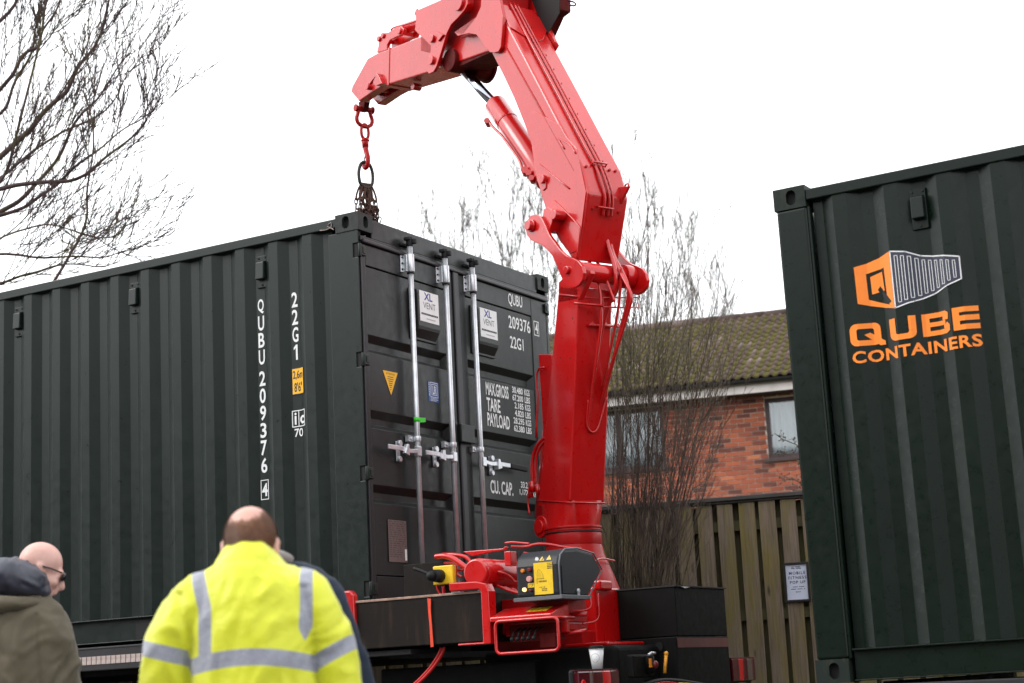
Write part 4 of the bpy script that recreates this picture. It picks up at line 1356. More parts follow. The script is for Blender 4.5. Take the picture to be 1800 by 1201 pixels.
mb = MB(); mb.prism(link_px, cr, -.27, -.245); mb.build('link_plate', RD, crane, bevel=.004)
mb = MB(); mb.prism(link_px, cr, .245, .27); mb.build('link_plate', RD, crane, bevel=.004)
mb = MB()
u, z = pv[1]
mb.cyl(cr(u, z, -.31), cr(u, z, .30), .034, n=28)
mb.cyl(cr(u, z, -.285), cr(u, z, -.270), .042, n=28)
mb.build('link_pin', RD, crane, bevel=.004)
mb = MB()
l2 = [(-0.141, 4.219), (-0.192, 4.221), (-0.234, 4.191), (-0.244, 4.158), (-0.226, 4.109), (-0.190, 4.056), (-0.148, 4.090), (-0.123, 4.162)]
mb.prism(l2, cr, -.245, -.165); mb.prism(l2, cr, .165, .245)
u, z = pv[2]; mb.cyl(cr(u, z, -.26), cr(u, z, .26), .032, n=24)
mb.build('link_lug', RD, crane, bevel=.004)
mb = MB(); mb.prism([(-.10, 3.60), (-.33, 3.58), (-.47, 3.72), (-.44, 3.80), (-.36, 3.82), (-.12, 3.74)], cr, -.14, -.10); mb.prism([(-.10, 3.60), (-.33, 3.58), (-.47, 3.72), (-.44, 3.80), (-.36, 3.82), (-.12, 3.74)], cr, .10, .14)
mb.build('column_fork', RD, column, bevel=.006)

# main boom
bo = [(0.486, 5.534), (0.367, 5.335), (0.247, 5.122), (0.137, 4.893), (0.044, 4.664), (0.021, 4.479), (-0.016, 4.378), (-0.063, 4.255), (-0.092, 4.146), (-0.195, 4.013), (-0.305, 3.852), (-0.376, 3.824), (-0.526, 4.237), (-0.472, 4.435), (-0.076, 5.101), (0.311, 5.743), (0.378, 5.869), (0.546, 5.931), (0.562, 5.739)]
mb = MB(); mb.prism(bo, cr, -.165, .165)
boom = mb.build('main_boom', RD, crane, bevel=.016, seg=3)
# doubling plate, seams and ribs on its near side
dp_ = [(0.043, 4.945), (-0.010, 4.945), (-0.274, 4.769), (-0.334, 4.672), (-0.442, 4.555), (-0.467, 4.433), (-0.510, 4.245), (-0.396, 3.888), (-0.297, 3.888), (-0.201, 3.996), (-0.090, 4.174), (-0.023, 4.368), (0.018, 4.497), (0.052, 4.706)]
mb = MB(); mb.prism(dp_, cr, -.171, -.1645); mb.build('doubling_plate', RD, boom, bevel=.003)
mb = MB()
for pts_ in ([(-0.173, 4.276), (-0.426, 4.042), (-0.430, 4.015), (-0.376, 3.835)], [(-0.025, 4.568), (-0.341, 4.313)], [(-0.249, 4.681), (-0.381, 4.603), (-0.430, 4.527)], [(-0.249, 4.681), (-0.311, 4.592)]):
    mb.tube([cr(u, z, -.173) for u, z in pts_], .0055, n=6, smoothpath=1)
mb.build('rib', RD, boom)
mb = MB()
ea = [(0.306, 5.523), (-0.399, 4.421)]
mb.tube([cr(u, z, -.164) for u, z in ea], .008, n=6)
mb.build('weld_seam', RR, boom)
for pts_, pin in (([(-0.029, 4.500), (-0.073, 4.480), (-0.094, 4.435), (-0.090, 4.385), (-0.056, 4.375), (-0.026, 4.406), (0.001, 4.461), (0.005, 4.494)], [(-0.071, 4.450)]),):
    mb = MB(); mb.prism(pts_, cr, -.180, -.166); rp = mb.build('pin_retainer', RD, boom, bevel=.003)
    u, z = pin[0]
    mb = MB(); mb.cyl(cr(u, z, -.20), cr(u, z, .19), .030, n=24); mb.build('boom_pin', RD, rp, bevel=.004)
# back of the boom: cover strips, bolts, lifting eye
eb = [(0.311, 5.743), (-0.076, 5.101), (-0.472, 4.435), (-0.526, 4.237), (-0.376, 3.824)]
def back(s, off, out=.0):
    """a point on the boom's back face: s = 0 at the top .. 4 at the foot, off across, out = standing off"""
    i = min(3, int(s)); f = s - i
    u = eb[i][0] + (eb[i + 1][0] - eb[i][0]) * f
    z = eb[i][1] + (eb[i + 1][1] - eb[i][1]) * f
    du, dz = eb[i + 1][0] - eb[i][0], eb[i + 1][1] - eb[i][1]
    l = math.hypot(du, dz)
    return cr(u + out * dz / l, z - out * du / l, off)
for off, rr in ((-.060, .010), (-.022, .009), (.006, .008)):
    hose('pipe', [back(s_, off + (.02 * max(0, s_ - 1.9)), .016) for s_ in (-.2, .5, 1, 1.5, 1.95, 2.2, 2.6, 3, 3.3)], rr, sm=2, parent=boom)
mb = MB()
for i in range(14):
    s_ = .12 + i * .20
    mb.cyl(back(s_, .028, 0), back(s_, .028, .016), .006, n=8)
for s_, offs in ((2.02, (-.13, .06, .11)), (3.22, (-.11, .05, .10))):
    for of in offs: mb.cyl(back(s_, of, 0), back(s_, of, .012), .009, n=8)
mb.build('bolt', RR, boom)
for s_ in (1.98, 3.18):
    mb = MB()
    mb.tube([back(s_, -.08, .0), back(s_, -.08, .034), back(s_, .03, .034), back(s_, .03, .0)], .007, n=6)
    mb.build('pipe_clamp', RD, boom)
mb = MB(); mb.prism([(2.62, 0), (3.10, 0), (2.86, 1)], lambda a, b_, c: back(a, c, b_ * .10), .10, .118)
ey = mb.build('lifting_eye', RD, boom, bevel=.003)
mb = MB(); mb.tube([back(2.72 + .07 * math.cos(t) , .125, .055 + .022 * math.sin(t)) for t in [k * math.pi / 6 for k in range(12)]], .006, n=6, closed=True); mb.build('ring', RD, ey)
mb = MB(); mb.prism([(-.1, -.165), (.18, -.165), (.34, .0), (.27, .085), (.12, .165), (-.1, .165)], lambda a, b_, c: back(a, b_, c), .001, .010)
mb.build('cover_plate', RD, boom, bevel=.003)
mb = MB(); mb.prism([(.0, .165), (.30, .165), (.36, .185), (.0, .20)], lambda a, b_, c: back(a, b_, c), -.05, .03); mb.build('side_lip', RD, boom, bevel=.004)

# lifting cylinder of the jib
cyl_t = [(0.685, 5.223), (0.129, 4.517), (1.194, 5.733)]
mb = MB(); mb.cyl(cr(*cyl_t[2]), cr(*cyl_t[0]), .036, n=28); rod_ = mb.build('jib_cylinder_rod', M['chrome'], crane)
d_ = (cr(*cyl_t[1]) - cr(*cyl_t[0])).normalized()
mb = MB(); mb.cyl(cr(*cyl_t[0]) - d_ * .02, cr(*cyl_t[1]), .080, n=36); mb.cyl(cr(*cyl_t[0]) - d_ * .035, cr(*cyl_t[0]), .068, .080, n=36)
jc = mb.build('jib_cylinder', RD, crane, bevel=.004)
mb = MB(); mb.cyl(cr(*cyl_t[0]) + d_ * .20, cr(*cyl_t[0]) + d_ * .215, .082, n=36); mb.build('band', RD, jc)
hose('pipe', [cr(u, z, -.09) for u, z in [(0.671, 5.103), (0.619, 5.033), (0.525, 4.954), (0.448, 4.865), (0.366, 4.767), (0.304, 4.688), (0.277, 4.607)]], .010, parent=jc)
for (u, z), rr in zip([(0.679, 5.093), (0.256, 4.613), (0.211, 4.581), (0.182, 4.536)], (.022, .026, .022, .020)):
    mb = MB(); mb.cyl(cr(u - .02, z, -.11), cr(u + .03, z - .01, -.06), rr, n=10); mb.build('fitting', RD, jc)

# jib: outer beam with telescoping tip
jb = [(1.914, 6.059), (1.455, 5.997), (0.138, 5.821), (-0.090, 5.786), (-0.085, 5.665), (0.004, 5.647), (0.166, 5.514), (1.357, 5.689), (2.011, 5.798)]
top0, top1 = (1.940, 6.063), (1.455, 5.997)
bot0, bot1 = (2.011, 5.798), (.166, 5.500)
sl = (6.063 - 5.997) / (1.940 - 1.455)
def jtop(u): return 5.997 + (u - 1.455) * .125
mb = MB()
mb.prism([(1.995, jtop(1.995)), (.42, jtop(.42)), (.42, 5.555), (1.30, 5.672), (2.05, 5.790)], cr, -.13, .13)
jib = mb.build('jib', RD, crane, bevel=.010, seg=2)
# folded arm behind the boom head
fa = [(0.977, 6.377), (0.122, 6.052), (0.140, 5.794), (0.222, 5.785), (0.252, 5.757), (0.396, 5.627), (0.517, 5.764), (0.852, 6.082)]
mb = MB(); mb.prism(fa, cr, .172, .30); arm_ = mb.build('folded_arm', RI, crane, bevel=.008)  # dark red carries the shade of its downward faces
mb = MB(); mb.prism([(0.365, 6.117), (0.064, 6.003), (0.102, 5.746), (0.255, 5.640), (0.316, 5.734), (0.414, 5.963)], cr, .164, .170); mb.build('arm_shade_patch', M['dark'], arm_)  # dark patch laid on the arm as shade in its opening
mb = MB(); mb.prism([(0.703, 6.205), (0.287, 6.048), (0.312, 5.928), (0.378, 5.900), (0.509, 5.939), (0.598, 5.989)], cr, .168, .19); mb.build('head_flange', RD, crane, bevel=.004)
# collar where the tip telescopes out
mb = MB(); mb.prism([(1.925, jtop(1.925) + .008), (1.90, jtop(1.90) + .008), (1.935, 5.765), (1.960, 5.768)], cr, -.136, .136); mb.build('wear_collar', RD, jib, bevel=.003)
tip = [(1.940, 6.063), (2.097, 6.084), (2.258, 6.091), (2.515, 5.942), (2.536, 5.905), (2.415, 5.785), (2.179, 5.796), (1.986, 5.790)]
tz = [(1.99, 6.03), (2.13, 6.06), (2.28, 6.06), (2.545, 5.945), (2.565, 5.905), (2.455, 5.775), (2.25, 5.83), (2.05, 5.81)]
tz = [(u, z) for u, z in tip]
tz = [(1.97, tz[0][1])] + tz[1:-1] + [(1.97, 5.79)]
for (o0, o1) in ((-.126, -.045), (.045, .126)):
    mb = MB(); mb.prism(tz, cr, o0, o1); mb.build('jib_tip', RD, jib, bevel=.008)
mb = MB(); mb.prism([(1.97, 5.99), (2.30, 5.98), (2.42, 5.90), (2.36, 5.84), (1.97, 5.83)], cr, -.045, .045); mb.build('jib_tip_web', RI, jib)
u, z = [(2.229, 5.845)][0]
mb = MB(); mb.cyl(cr(u, z, -.16), cr(u, z, .15), .026, n=18); mb.build('tip_pin', RD, jib, bevel=.003)
mb = MB(); mb.prism([(2.122, 5.843), (2.057, 5.897), (2.017, 5.846), (1.986, 5.790), (2.073, 5.799)], cr, -.165, -.128); mb.build('stop_wedge', RD, jib, bevel=.003)
mb = MB(); mb.prism([(2.254, 5.886), (2.117, 5.917), (2.100, 5.906), (2.219, 5.865)], cr, -.140, -.126); mb.build('rib', RD, jib)
u, z = [(1.725, 5.671)][0]
mb = MB(); mb.cyl(cr(u, z + .03, -.05), cr(u, z + .03, .02), .028, n=14); mb.build('lug', RD, jib, bevel=.003)
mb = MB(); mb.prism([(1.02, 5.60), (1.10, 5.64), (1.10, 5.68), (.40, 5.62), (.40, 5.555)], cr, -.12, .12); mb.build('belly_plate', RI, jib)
# extension ram on top of the jib
rm = [(1.880, 6.222), (1.450, 6.143), (2.033, 6.275), (1.668, 6.212)]
mb = MB(); mb.cyl(cr(*rm[0], -.02), cr(rm[1][0] - .3, rm[1][1] - .035, -.02), .042, n=24); mb.build('extension_ram', RD, jib)
hose('pipe', [cr(u, z, -.06) for u, z in [(1.993, 6.249), (1.949, 6.257), (1.746, 6.213), (1.547, 6.180)]], .007, sm=1, parent=jib)
br = [(2.180, 6.121), (2.150, 6.173), (2.146, 6.233), (2.091, 6.252), (1.987, 6.225), (1.874, 6.227), (1.798, 6.210), (1.758, 6.168), (1.786, 6.136), (1.880, 6.150), (1.975, 6.155), (2.021, 6.128), (2.023, 6.091)]
for (o0, o1) in ((-.085, -.055), (.035, .065)):
    mb = MB(); mb.prism(br, cr, o0, o1); mb.build('ram_bracket', RD, jib, bevel=.004)
for (u, z), rr in zip([(1.818, 6.175), (2.067, 6.224), (2.129, 6.218)], (.026, .022, .022)):
    mb = MB(); mb.cyl(cr(u, z, -.10), cr(u, z, .08), rr, n=18); mb.build('ram_pin', RD, jib, bevel=.003)
# jib root plate (near and far)
rp_px = [(1.378, 6.157), (1.014, 6.113), (0.846, 6.183), (0.684, 6.122), (0.676, 5.954), (0.715, 5.925), (0.808, 5.898), (0.901, 5.879), (0.966, 5.832), (1.018, 5.762), (1.070, 5.692), (1.122, 5.630), (1.163, 5.605), (1.226, 5.608), (1.263, 5.651), (1.259, 5.703), (1.190, 5.777), (1.187, 5.816), (1.336, 5.952), (1.397, 6.010), (1.377, 6.066)]
for (o0, o1) in ((-.215, -.190), (.190, .215)):
    mb = MB(); mb.prism(rp_px, cr, o0, o1); rp2 = mb.build('root_plate', RD, crane, bevel=.004)
for (u, z), rr in zip([(1.152, 5.857), (1.172, 5.696), (0.777, 6.000)], (.030, .034, .060)):
    mb = MB(); mb.cyl(cr(u, z, -.235), cr(u, z, .235), rr, n=24); mb.build('root_pin', RD, crane, bevel=.004)
mb = MB(); mb.tube([cr(u, z, -.2) for u, z in [(1.369, 6.171), (1.394, 6.162), (1.404, 6.139), (1.381, 6.117)]], .006, n=6, smoothpath=1); mb.build('hook_eye', RD, crane)
w_ = [(1.094, 5.894), (0.989, 5.831), (1.062, 5.803), (1.073, 5.852)]
mb = MB(); mb.prism(w_, cr, -.23, -.215); mb.build('pin_retainer', RD, crane, bevel=.003)
hp = [(0.514, 6.038), (0.541, 5.890), (0.604, 5.835), (0.701, 5.827), (0.756, 5.795), (0.788, 5.771), (0.848, 5.783), (0.869, 5.804), (0.818, 5.773), (0.701, 5.745), (0.615, 5.706), (0.562, 5.641), (0.517, 5.575), (0.457, 5.520), (0.401, 5.497), (0.352, 5.489), (0.323, 5.508), (0.300, 5.601), (0.276, 5.718), (0.332, 5.970)]
for (o0, o1) in ((-.195, -.167), (.167, .195)):
    mb = MB(); mb.prism(hp, cr, o0, o1); mb.build('head_plate', RD, boom, bevel=.005)
# trunnion under the elbow: two drums with the rod's eye between them
tr_ = [(1.029, 5.660), (0.847, 5.573)]
for (o0, o1, rr) in ((.045, .165, .105), (.165, .19, .120), (-.165, -.05, .085)):
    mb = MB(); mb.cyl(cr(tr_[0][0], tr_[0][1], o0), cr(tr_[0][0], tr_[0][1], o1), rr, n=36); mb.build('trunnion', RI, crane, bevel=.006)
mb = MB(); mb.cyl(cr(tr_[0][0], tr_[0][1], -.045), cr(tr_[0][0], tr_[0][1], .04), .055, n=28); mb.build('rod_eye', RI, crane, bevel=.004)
mb = MB(); mb.prism([(tr_[0][0] + .05, tr_[0][1] + .09), (tr_[0][0] - .25, tr_[0][1] + .13), (tr_[0][0] - .42, tr_[0][1] + .05), (tr_[0][0] - .28, tr_[0][1] - .04), (tr_[0][0] - .05, tr_[0][1] + .02)], cr, -.02, .14); mb.build('elbow_link', RI, crane, bevel=.006)
mb = MB(); mb.prism([(1.455, 5.994), (1.249, 6.039), (1.069, 6.310), (0.379, 6.048), (0.438, 5.792), (0.542, 5.582), (0.691, 5.727), (0.881, 5.776), (1.037, 5.751), (1.269, 5.785), (1.464, 5.879)], cr, -.132, .135); mb.build('elbow_block', RR, crane, bevel=.012)
mb = MB()
mb.tube([cr(u, z, .25) for u, z in [(0.100, 5.855), (0.048, 5.832), (0.011, 5.801), (0.032, 5.792), (0.089, 5.821)]], .006, n=6, smoothpath=2)
mb.build('cable_eye', simple('purple grey rope', (.08, .03, .07), .6), arm_)

# hanging hoses between boom and column, and the hose guide
hpaths = [
 ([(-0.399, 4.082), (-0.421, 3.942), (-0.469, 3.816), (-0.491, 3.736), (-0.476, 3.645), (-0.408, 3.565), (-0.338, 3.467), (-0.244, 3.258), (-0.182, 3.005), (-0.124, 2.789)], .014),
 ([(-0.386, 3.994), (-0.410, 3.873), (-0.483, 3.761), (-0.544, 3.653), (-0.538, 3.542), (-0.475, 3.443), (-0.386, 3.272), (-0.254, 3.034), (-0.155, 2.900), (-0.095, 2.788)], .013),
 ([(-0.419, 3.946), (-0.443, 3.825), (-0.526, 3.693), (-0.607, 3.563), (-0.557, 3.480), (-0.465, 3.331), (-0.326, 3.132), (-0.209, 2.928), (-0.134, 2.789)], .011),
 ([(-0.216, 3.922), (-0.309, 3.854), (-0.371, 3.741), (-0.408, 3.616), (-0.403, 3.448), (-0.334, 3.237), (-0.249, 2.990), (-0.185, 2.770)], .010),
 ([(-0.226, 3.932), (-0.341, 3.843), (-0.405, 3.752), (-0.454, 3.636), (-0.493, 3.545)], .009),
 ([(-0.510, 3.772), (-0.480, 3.590), (-0.430, 3.450), (-0.321, 3.208), (-0.188, 2.968), (-0.099, 2.813)], .009),
]
for pts_, rr in hpaths:
    hose('hose', [cr(min(u, -.36 if z > 3.4 else u), z, {0: 0}.get(0)) if False else cr(u, z, o_) for (u, z), o_ in zip(pts_, [(.05, .10, .08, -.02, .02, .08)[hpaths.index((pts_, rr))]] * len(pts_))], rr)
gu = [(-0.014, 3.580), (0.275, 3.609), (0.274, 3.540), (-0.018, 3.519), (-0.191, 3.531)]
mb = MB()
mb.tube([cr(-.42, z, o_) for o_, z in gu[:4]], .0055, n=6, closed=True)
for f in (.33, .66):
    a_ = gu[0][0] + (gu[1][0] - gu[0][0]) * f
    mb.tube([cr(-.42, gu[0][1], a_), cr(-.42, gu[3][1], a_)], .005, n=6)
mb.tube([cr(-.33, gu[4][1] + .02, gu[4][0] + .01), cr(-.42, gu[3][1] + .01, gu[0][0])], .009, n=8)
mb.build('hose_guide', RD, column)
# raised rim of the slot where the hoses enter the column
sl_ = [(-0.205, 2.900), (-0.203, 2.811), (-0.216, 2.761), (-0.261, 2.724), (-0.310, 2.728), (-0.337, 2.761)]
def colback(z): return -.108 - (z - 2.30) * .167
mb = MB()
slot = [(-0.028, 2.942), (-0.038, 2.804), (-0.019, 2.756), (0.017, 2.736), (0.055, 2.756), (0.078, 2.817), (0.118, 2.968)]
mb.tube([cr(colback(z) - .004, z, o_) for o_, z in slot], .007, n=8, smoothpath=2)
mb.build('slot_rim', RD, column)
mb = MB()
for o_, z in [(-0.035, 3.428), (0.068, 3.436), (0.171, 3.433)]:
    mb.cyl(cr(colback(z) + .0, z, o_), cr(colback(z) - .03, z, o_), .012, n=10)
a_ = [(-0.063, 3.419), (0.190, 3.430)]
mb.tube([cr(colback(z) - .02, z, o_) for o_, z in a_], .010, n=8)
mb.cyl(cr(colback(3.2) + .1, 3.27, .14), cr(colback(3.2) + .1, 3.27, .19), .035, n=18)
mb.build('hose_clamp', RD, column)
mb = MB()
for (u, z) in [(-0.249, 3.469), (-0.127, 3.365), (-0.096, 3.239), (-0.200, 3.216)]:
    mb.cyl(cr(u, z, -.141), cr(u, z, -.138), .005, n=8)
mb.build('screw_hole', M['dark'], column)

# ------------------------------------------------------------------ hook gear and chains
hk = [(2.551, 5.781), (2.561, 5.640), (2.570, 5.508), (2.569, 5.389), (2.562, 5.211)]
HU = hk[0][0]
lh = tag(empty('swivel_hook', tuple(cr(HU, hk[0][1], 0))), 'red bow shackle with swivel hook hanging from the crane tip', 'hook')
hz = hk[0][1]
mb = MB()
mb.cyl(cr(HU, hz, -.078), cr(HU, hz, .078), .022, n=16); mb.cyl(cr(HU, hz, -.085), cr(HU, hz, -.070), .030, n=16); mb.cyl(cr(HU, hz, .070), cr(HU, hz, .085), .030, n=16)
mb.build('shackle_pin', RR, lh, bevel=.003)
mb = MB(); mb.tube([cr(HU, hz + .01, -.052), cr(HU, hz - .035, -.055), cr(HU, hz - .085, -.075), cr(HU, hz - .13, -.062), cr(HU, hz - .155, 0), cr(HU, hz - .13, .062), cr(HU, hz - .085, .075), cr(HU, hz - .035, .055), cr(HU, hz + .01, .052)], .0165, n=10, smoothpath=2)
mb.build('bow_shackle', RR, lh)
mb = MB(); mb.prism([(HU - .07, hz + .07), (HU + .05, hz + .07), (HU + .03, hz - .02), (HU - .03, hz - .02)], cr, -.025, .025); mb.build('tip_lug', RI, jib, bevel=.006)
mb = MB()
z1 = hz - .135
mb.tube([cr(HU, z1 - .10, -.032), cr(HU, z1 - .02, -.034), cr(HU, z1 + .014, 0), cr(HU, z1 - .02, .034), cr(HU, z1 - .10, .032), cr(HU, z1 - .125, 0)], .013, n=8, closed=True, smoothpath=2)
mb.cyl(cr(HU, z1 - .115, 0), cr(HU, z1 - .19, 0), .030, .026, n=14); mb.cyl(cr(HU, z1 - .125, 0), cr(HU, z1 - .135, 0), .034, n=16)
mb.build('swivel', RR, lh)
mb = MB()
z2 = z1 - .19
mb.tube([cr(HU, z2 + .02, 0), cr(HU - .01, z2 - .04, 0), cr(HU - .035, z2 - .09, .0), cr(HU - .03, z2 - .15, 0), cr(HU + .01, z2 - .175, 0), cr(HU + .045, z2 - .14, 0), cr(HU + .04, z2 - .10, 0)], [.024, .014], n=10, smoothpath=2)
mb.tube([cr(HU - .01, z2 - .03, 0), cr(HU + .04, z2 - .12, 0)], .005, n=6)
mb.build('hook', RR, lh)
z3 = z2 - .155
sling = tag(empty('chain_sling', tuple(cr(HU + .01, z3, 0))), 'rusty lifting chains bunched on an oval ring under the red hook', 'chains')
mb = MB()
mb.tube([cr(HU + .01, z3 + .0, o_) if False else cr(HU + .01, z3 + dz_, o_) for (o_, dz_) in ((-.062, -.03), (-.040, .025), (0, .040), (.040, .025), (.062, -.03), (.066, -.09), (.054, -.155), (0, -.185), (-.054, -.155), (-.066, -.09))], .0135, n=10, closed=True, smoothpath=2)
mb.build('oval_ring', M['darkchain'], sling)
rng = random.Random(4)
lk = MB()
lk.tube([V(x, 0, z) for x, z in ((-.012, .018), (0, .029), (.012, .018), (.012, -.018), (0, -.029), (-.012, -.018))], .0052, n=5, closed=True, smoothpath=1)
lk_me = lk.mesh('chain_link', M['rustychain'])
lk_me2 = lk_me.copy(); lk_me2.materials.clear(); lk_me2.materials.append(M['darkchain'])
def chain(a, b_, me, parent, jitter=.004, sag=0):
    a, b_ = Vector(a), Vector(b_)
    L = (b_ - a).length
    n = max(1, int(L / .043))
    q = (b_ - a).to_track_quat('Z', 'X')
    for i in range(n):
        p_ = a.lerp(b_, (i + .5) / n) + V(rng.uniform(-1, 1), rng.uniform(-1, 1), 0) * jitter
        e = (q @ Matrix.Rotation(R(90 * (i % 2) + rng.uniform(-20, 20)), 3, 'Z').to_quaternion()).to_euler()
        piece('chain_link', me, parent, p_ - parent.location, e)
zt = z3 - .135
for k, (o0, o1, u1, L) in enumerate(((-.05, -.110, .02, .62), (-.035, -.072, .00, .66), (-.015, -.045, .05, .64), (.0, -.01, -.03, .68), (.02, .015, .04, .66), (.03, .045, -.01, .62), (.045, .115, .00, .64), (.0, .08, .05, .5), (-.02, -.09, -.03, .5))):
    mb = MB()
    a_ = cr(HU + .01, zt - .01, o0 * .6)
    b__ = cr(HU + .01 + u1 * .5, zt - .15, o0 * .5 + o1 * .55)
    mid = a_.lerp(b__, .5)
    d = (b__ - a_).normalized(); s_ = d.cross(DU).normalized()
    mb.tube([a_ + s_ * .012, mid + s_ * .022, b__ + s_ * .010, b__ - s_ * .010, mid - s_ * .022, a_ - s_ * .012], .0085, n=7, closed=True, smoothpath=2)
    mb.build('coupling_link', M['rustychain'], sling)
    chain(b__ + V(0, 0, .01), cr(HU + .01 + u1, zt - L, o1), lk_me if k not in (0, 1, 6) else lk_me2, sling)
for k in range(150):
    t = k / 150
    p_ = cr(HU + .01 + rng.uniform(-.05, .05), zt - .18 - .40 * t - rng.uniform(0, .05), rng.gauss(.0, .036))
    piece('chain_link', lk_me, sling, p_ - sling.location, (rng.uniform(0, 3), rng.uniform(0, 3), rng.uniform(0, 3)))
for k in range(9):
    mb = MB()
    c_ = cr(HU + .01 + .02 * math.sin(k * 2.1), zt - .14 - .055 * k, .055 * math.sin(k * 1.9))
    s_ = 1 if k % 2 else -1
    mb.tube([c_ + NU * (x_ * s_) + DU * (.02 * math.sin(k)) + V(0, 0, z_) for x_, z_ in ((-.02, .06), (-.034, .005), (-.012, -.05), (.028, -.046), (.038, .0), (.025, .022))], [.017, .011], n=8, smoothpath=2)
    mb.build('chain_hook', M['rustychain'], sling)

# trailer under the right container
tl = tag(empty('trailer', (5.9, .97, 0)), 'dark flat trailer carrying the right container, just showing at the lower right edge', 'trailer')
mb = MB(); mb.box(2.99, 9.2, -.25, 2.19, 1.00, 1.06); mb.box(3.0, 9.2, -.26, -.22, .96, 1.075); mb.build('trailer_bed', M['greyrail'], tl, bevel=.006)
mb = MB(); mb.box(3.0, 9.1, .4, .55, .7, 1.0); mb.box(3.0, 9.1, 1.4, 1.55, .7, 1.0)
for x in (3.2, 4.5, 5.8, 7.1, 8.4): mb.box(x, x + .1, -.1, 2.0, 1.06, 1.088)
mb.build('trailer_chassis', M['steelblack'], tl, bevel=.006)
for x in (6.2, 7.4):
    for y, s in ((-.22, 1), (2.16, -1)):
        mb = MB(); mb.cyl(V(x, y, .46), V(x, y + s * .28, .46), .46, n=32); w_ = mb.build('wheel', M['rubber'], tl, bevel=.03, seg=3)
        mb = MB(); mb.cyl(V(x, y - s * .01, .46), V(x, y + s * .1, .46), .27, n=24); mb.build('rim', M['greyrail'], w_, bevel=.01)
mb = MB(); mb.box(3.3, 3.4, .0, .1, 0, .98); mb.box(3.3, 3.4, 1.9, 2.0, 0, .98); mb.build('landing_leg', M['steelblack'], tl)

# ------------------------------------------------------------------ fence behind the lorry
RZ = math.atan2(.249, .968)
def llink(mb, name, mat, parent, **kw):
    """mesh already in the parent's own frame"""
    o = link(name, mb.mesh(name, mat), None, **kw)
    o.parent = parent
    return o
def wood(name, base, algae, amount=.5):
    m, nt, b = mat_new(name)
    oi = nt.nodes.new('ShaderNodeObjectInfo')
    tc = nt.nodes.new('ShaderNodeTexCoord')
    ad = nt.nodes.new('ShaderNodeVectorMath'); ad.operation = 'ADD'
    sc = nt.nodes.new('ShaderNodeVectorMath'); sc.operation = 'SCALE'
    cmb = nt.nodes.new('ShaderNodeCombineXYZ')
    nt.links.new(oi.outputs['Random'], cmb.inputs[0]); nt.links.new(oi.outputs['Random'], cmb.inputs[2])
    nt.links.new(cmb.outputs[0], sc.inputs[0]); sc.inputs['Scale'].default_value = 37
    nt.links.new(tc.outputs['Object'], ad.inputs[0]); nt.links.new(sc.outputs[0], ad.inputs[1])
    def mp(s):
        n = nt.nodes.new('ShaderNodeMapping'); n.inputs['Scale'].default_value = s
        nt.links.new(ad.outputs[0], n.inputs[0]); return n.outputs[0]
    grain = noise_tex(nt, mp((32, 32, 1.3)), 2.2, 6, .65, .6)
    c = ramp(nt, grain, [(.30, tuple(x * .55 for x in base)), (.5, base), (.72, tuple(x * 1.45 for x in base))])
    al = noise_tex(nt, mp((5, 5, 1.1)), 1.5, 5, .6)
    c = mixc(nt, ramp(nt, al, [(.45 - amount * .1, (0, 0, 0)), (.68, (.85, .85, .85))]), c, algae)
    vo = nt.nodes.new('ShaderNodeTexVoronoi'); vo.inputs['Scale'].default_value = 1.0
    nt.links.new(mp((9, 9, 2.6)), vo.inputs['Vector'])
    c = mixc(nt, ramp(nt, vo.outputs['Distance'], [(.07, (.9, .9, .9)), (.16, (0, 0, 0))]), c, (.030, .022, .014))
    nt.links.new(c, b.inputs['Base Color'])
    b.inputs['Roughness'].default_value = .85
    bump(nt, b, grain, .6, .004)
    return m
M['wood'] = wood('weathered fence board', (.165, .125, .092), (.150, .120, .014), .55)
M['woodback'] = wood('mossy shaded fence board', (.075, .062, .035), (.080, .080, .018), .9)  # darker copy of the board wood: shade behind the front row, and moss
fence = tag(empty('board_fence', (.637, 4.269, 0), RZ), 'weathered wooden fence of spaced upright boards with green algae, below the brick house', 'fence')
frng = random.Random(11)
bd_mes = []
for k in range(4):
    mb = MB()
    seg = 8
    ww = .128 + .003 * (k - 1.5)
    for i in range(seg):
        pass
    mb.box(0, ww, -.020, 0, -1.18, 1.18)
    me = mb.mesh('board', M['wood'])
    bd_mes.append(me)
for k in range(-50, 32):
    s = -.356 + .1685 * k
    o = piece('board', bd_mes[k % 4], fence, (s, frng.uniform(-.004, .004), 1.335 + frng.uniform(-.006, .006)), (0, frng.uniform(-.006, .006), frng.uniform(-.03, .03)))
    bv = o.modifiers.new('bevel', 'BEVEL'); bv.width = .004; bv.segments = 1
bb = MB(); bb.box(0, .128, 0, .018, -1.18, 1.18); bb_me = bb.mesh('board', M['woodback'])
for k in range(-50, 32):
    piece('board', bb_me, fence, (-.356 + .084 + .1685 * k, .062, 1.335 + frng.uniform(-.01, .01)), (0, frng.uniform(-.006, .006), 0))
for z in (2.333, 1.617, .62):
    mb = MB(); mb.box(-8.8, 5.2, .002, .060, z - .040, z + .042); llink(mb, 'rail', M['woodback'], fence)
mb = MB(); mb.box(-8.8, 5.2, -.045, .10, 2.535, 2.568); mb.box(-8.8, 5.2, -.030, .085, 2.515, 2.535); llink(mb, 'cap_rail', simple('dark grey capping', (.05, .048, .044), .7, 0, .3, 6, .3), fence, bevel=.004)
mb = MB(); mb.box(-.05, .05, .06, .16, -1.3, 1.24); pm = mb.mesh('post', M['woodback'])
for i in range(9):
    piece('post', pm, fence, (-8.6 + i * 1.83, .02, 1.3))

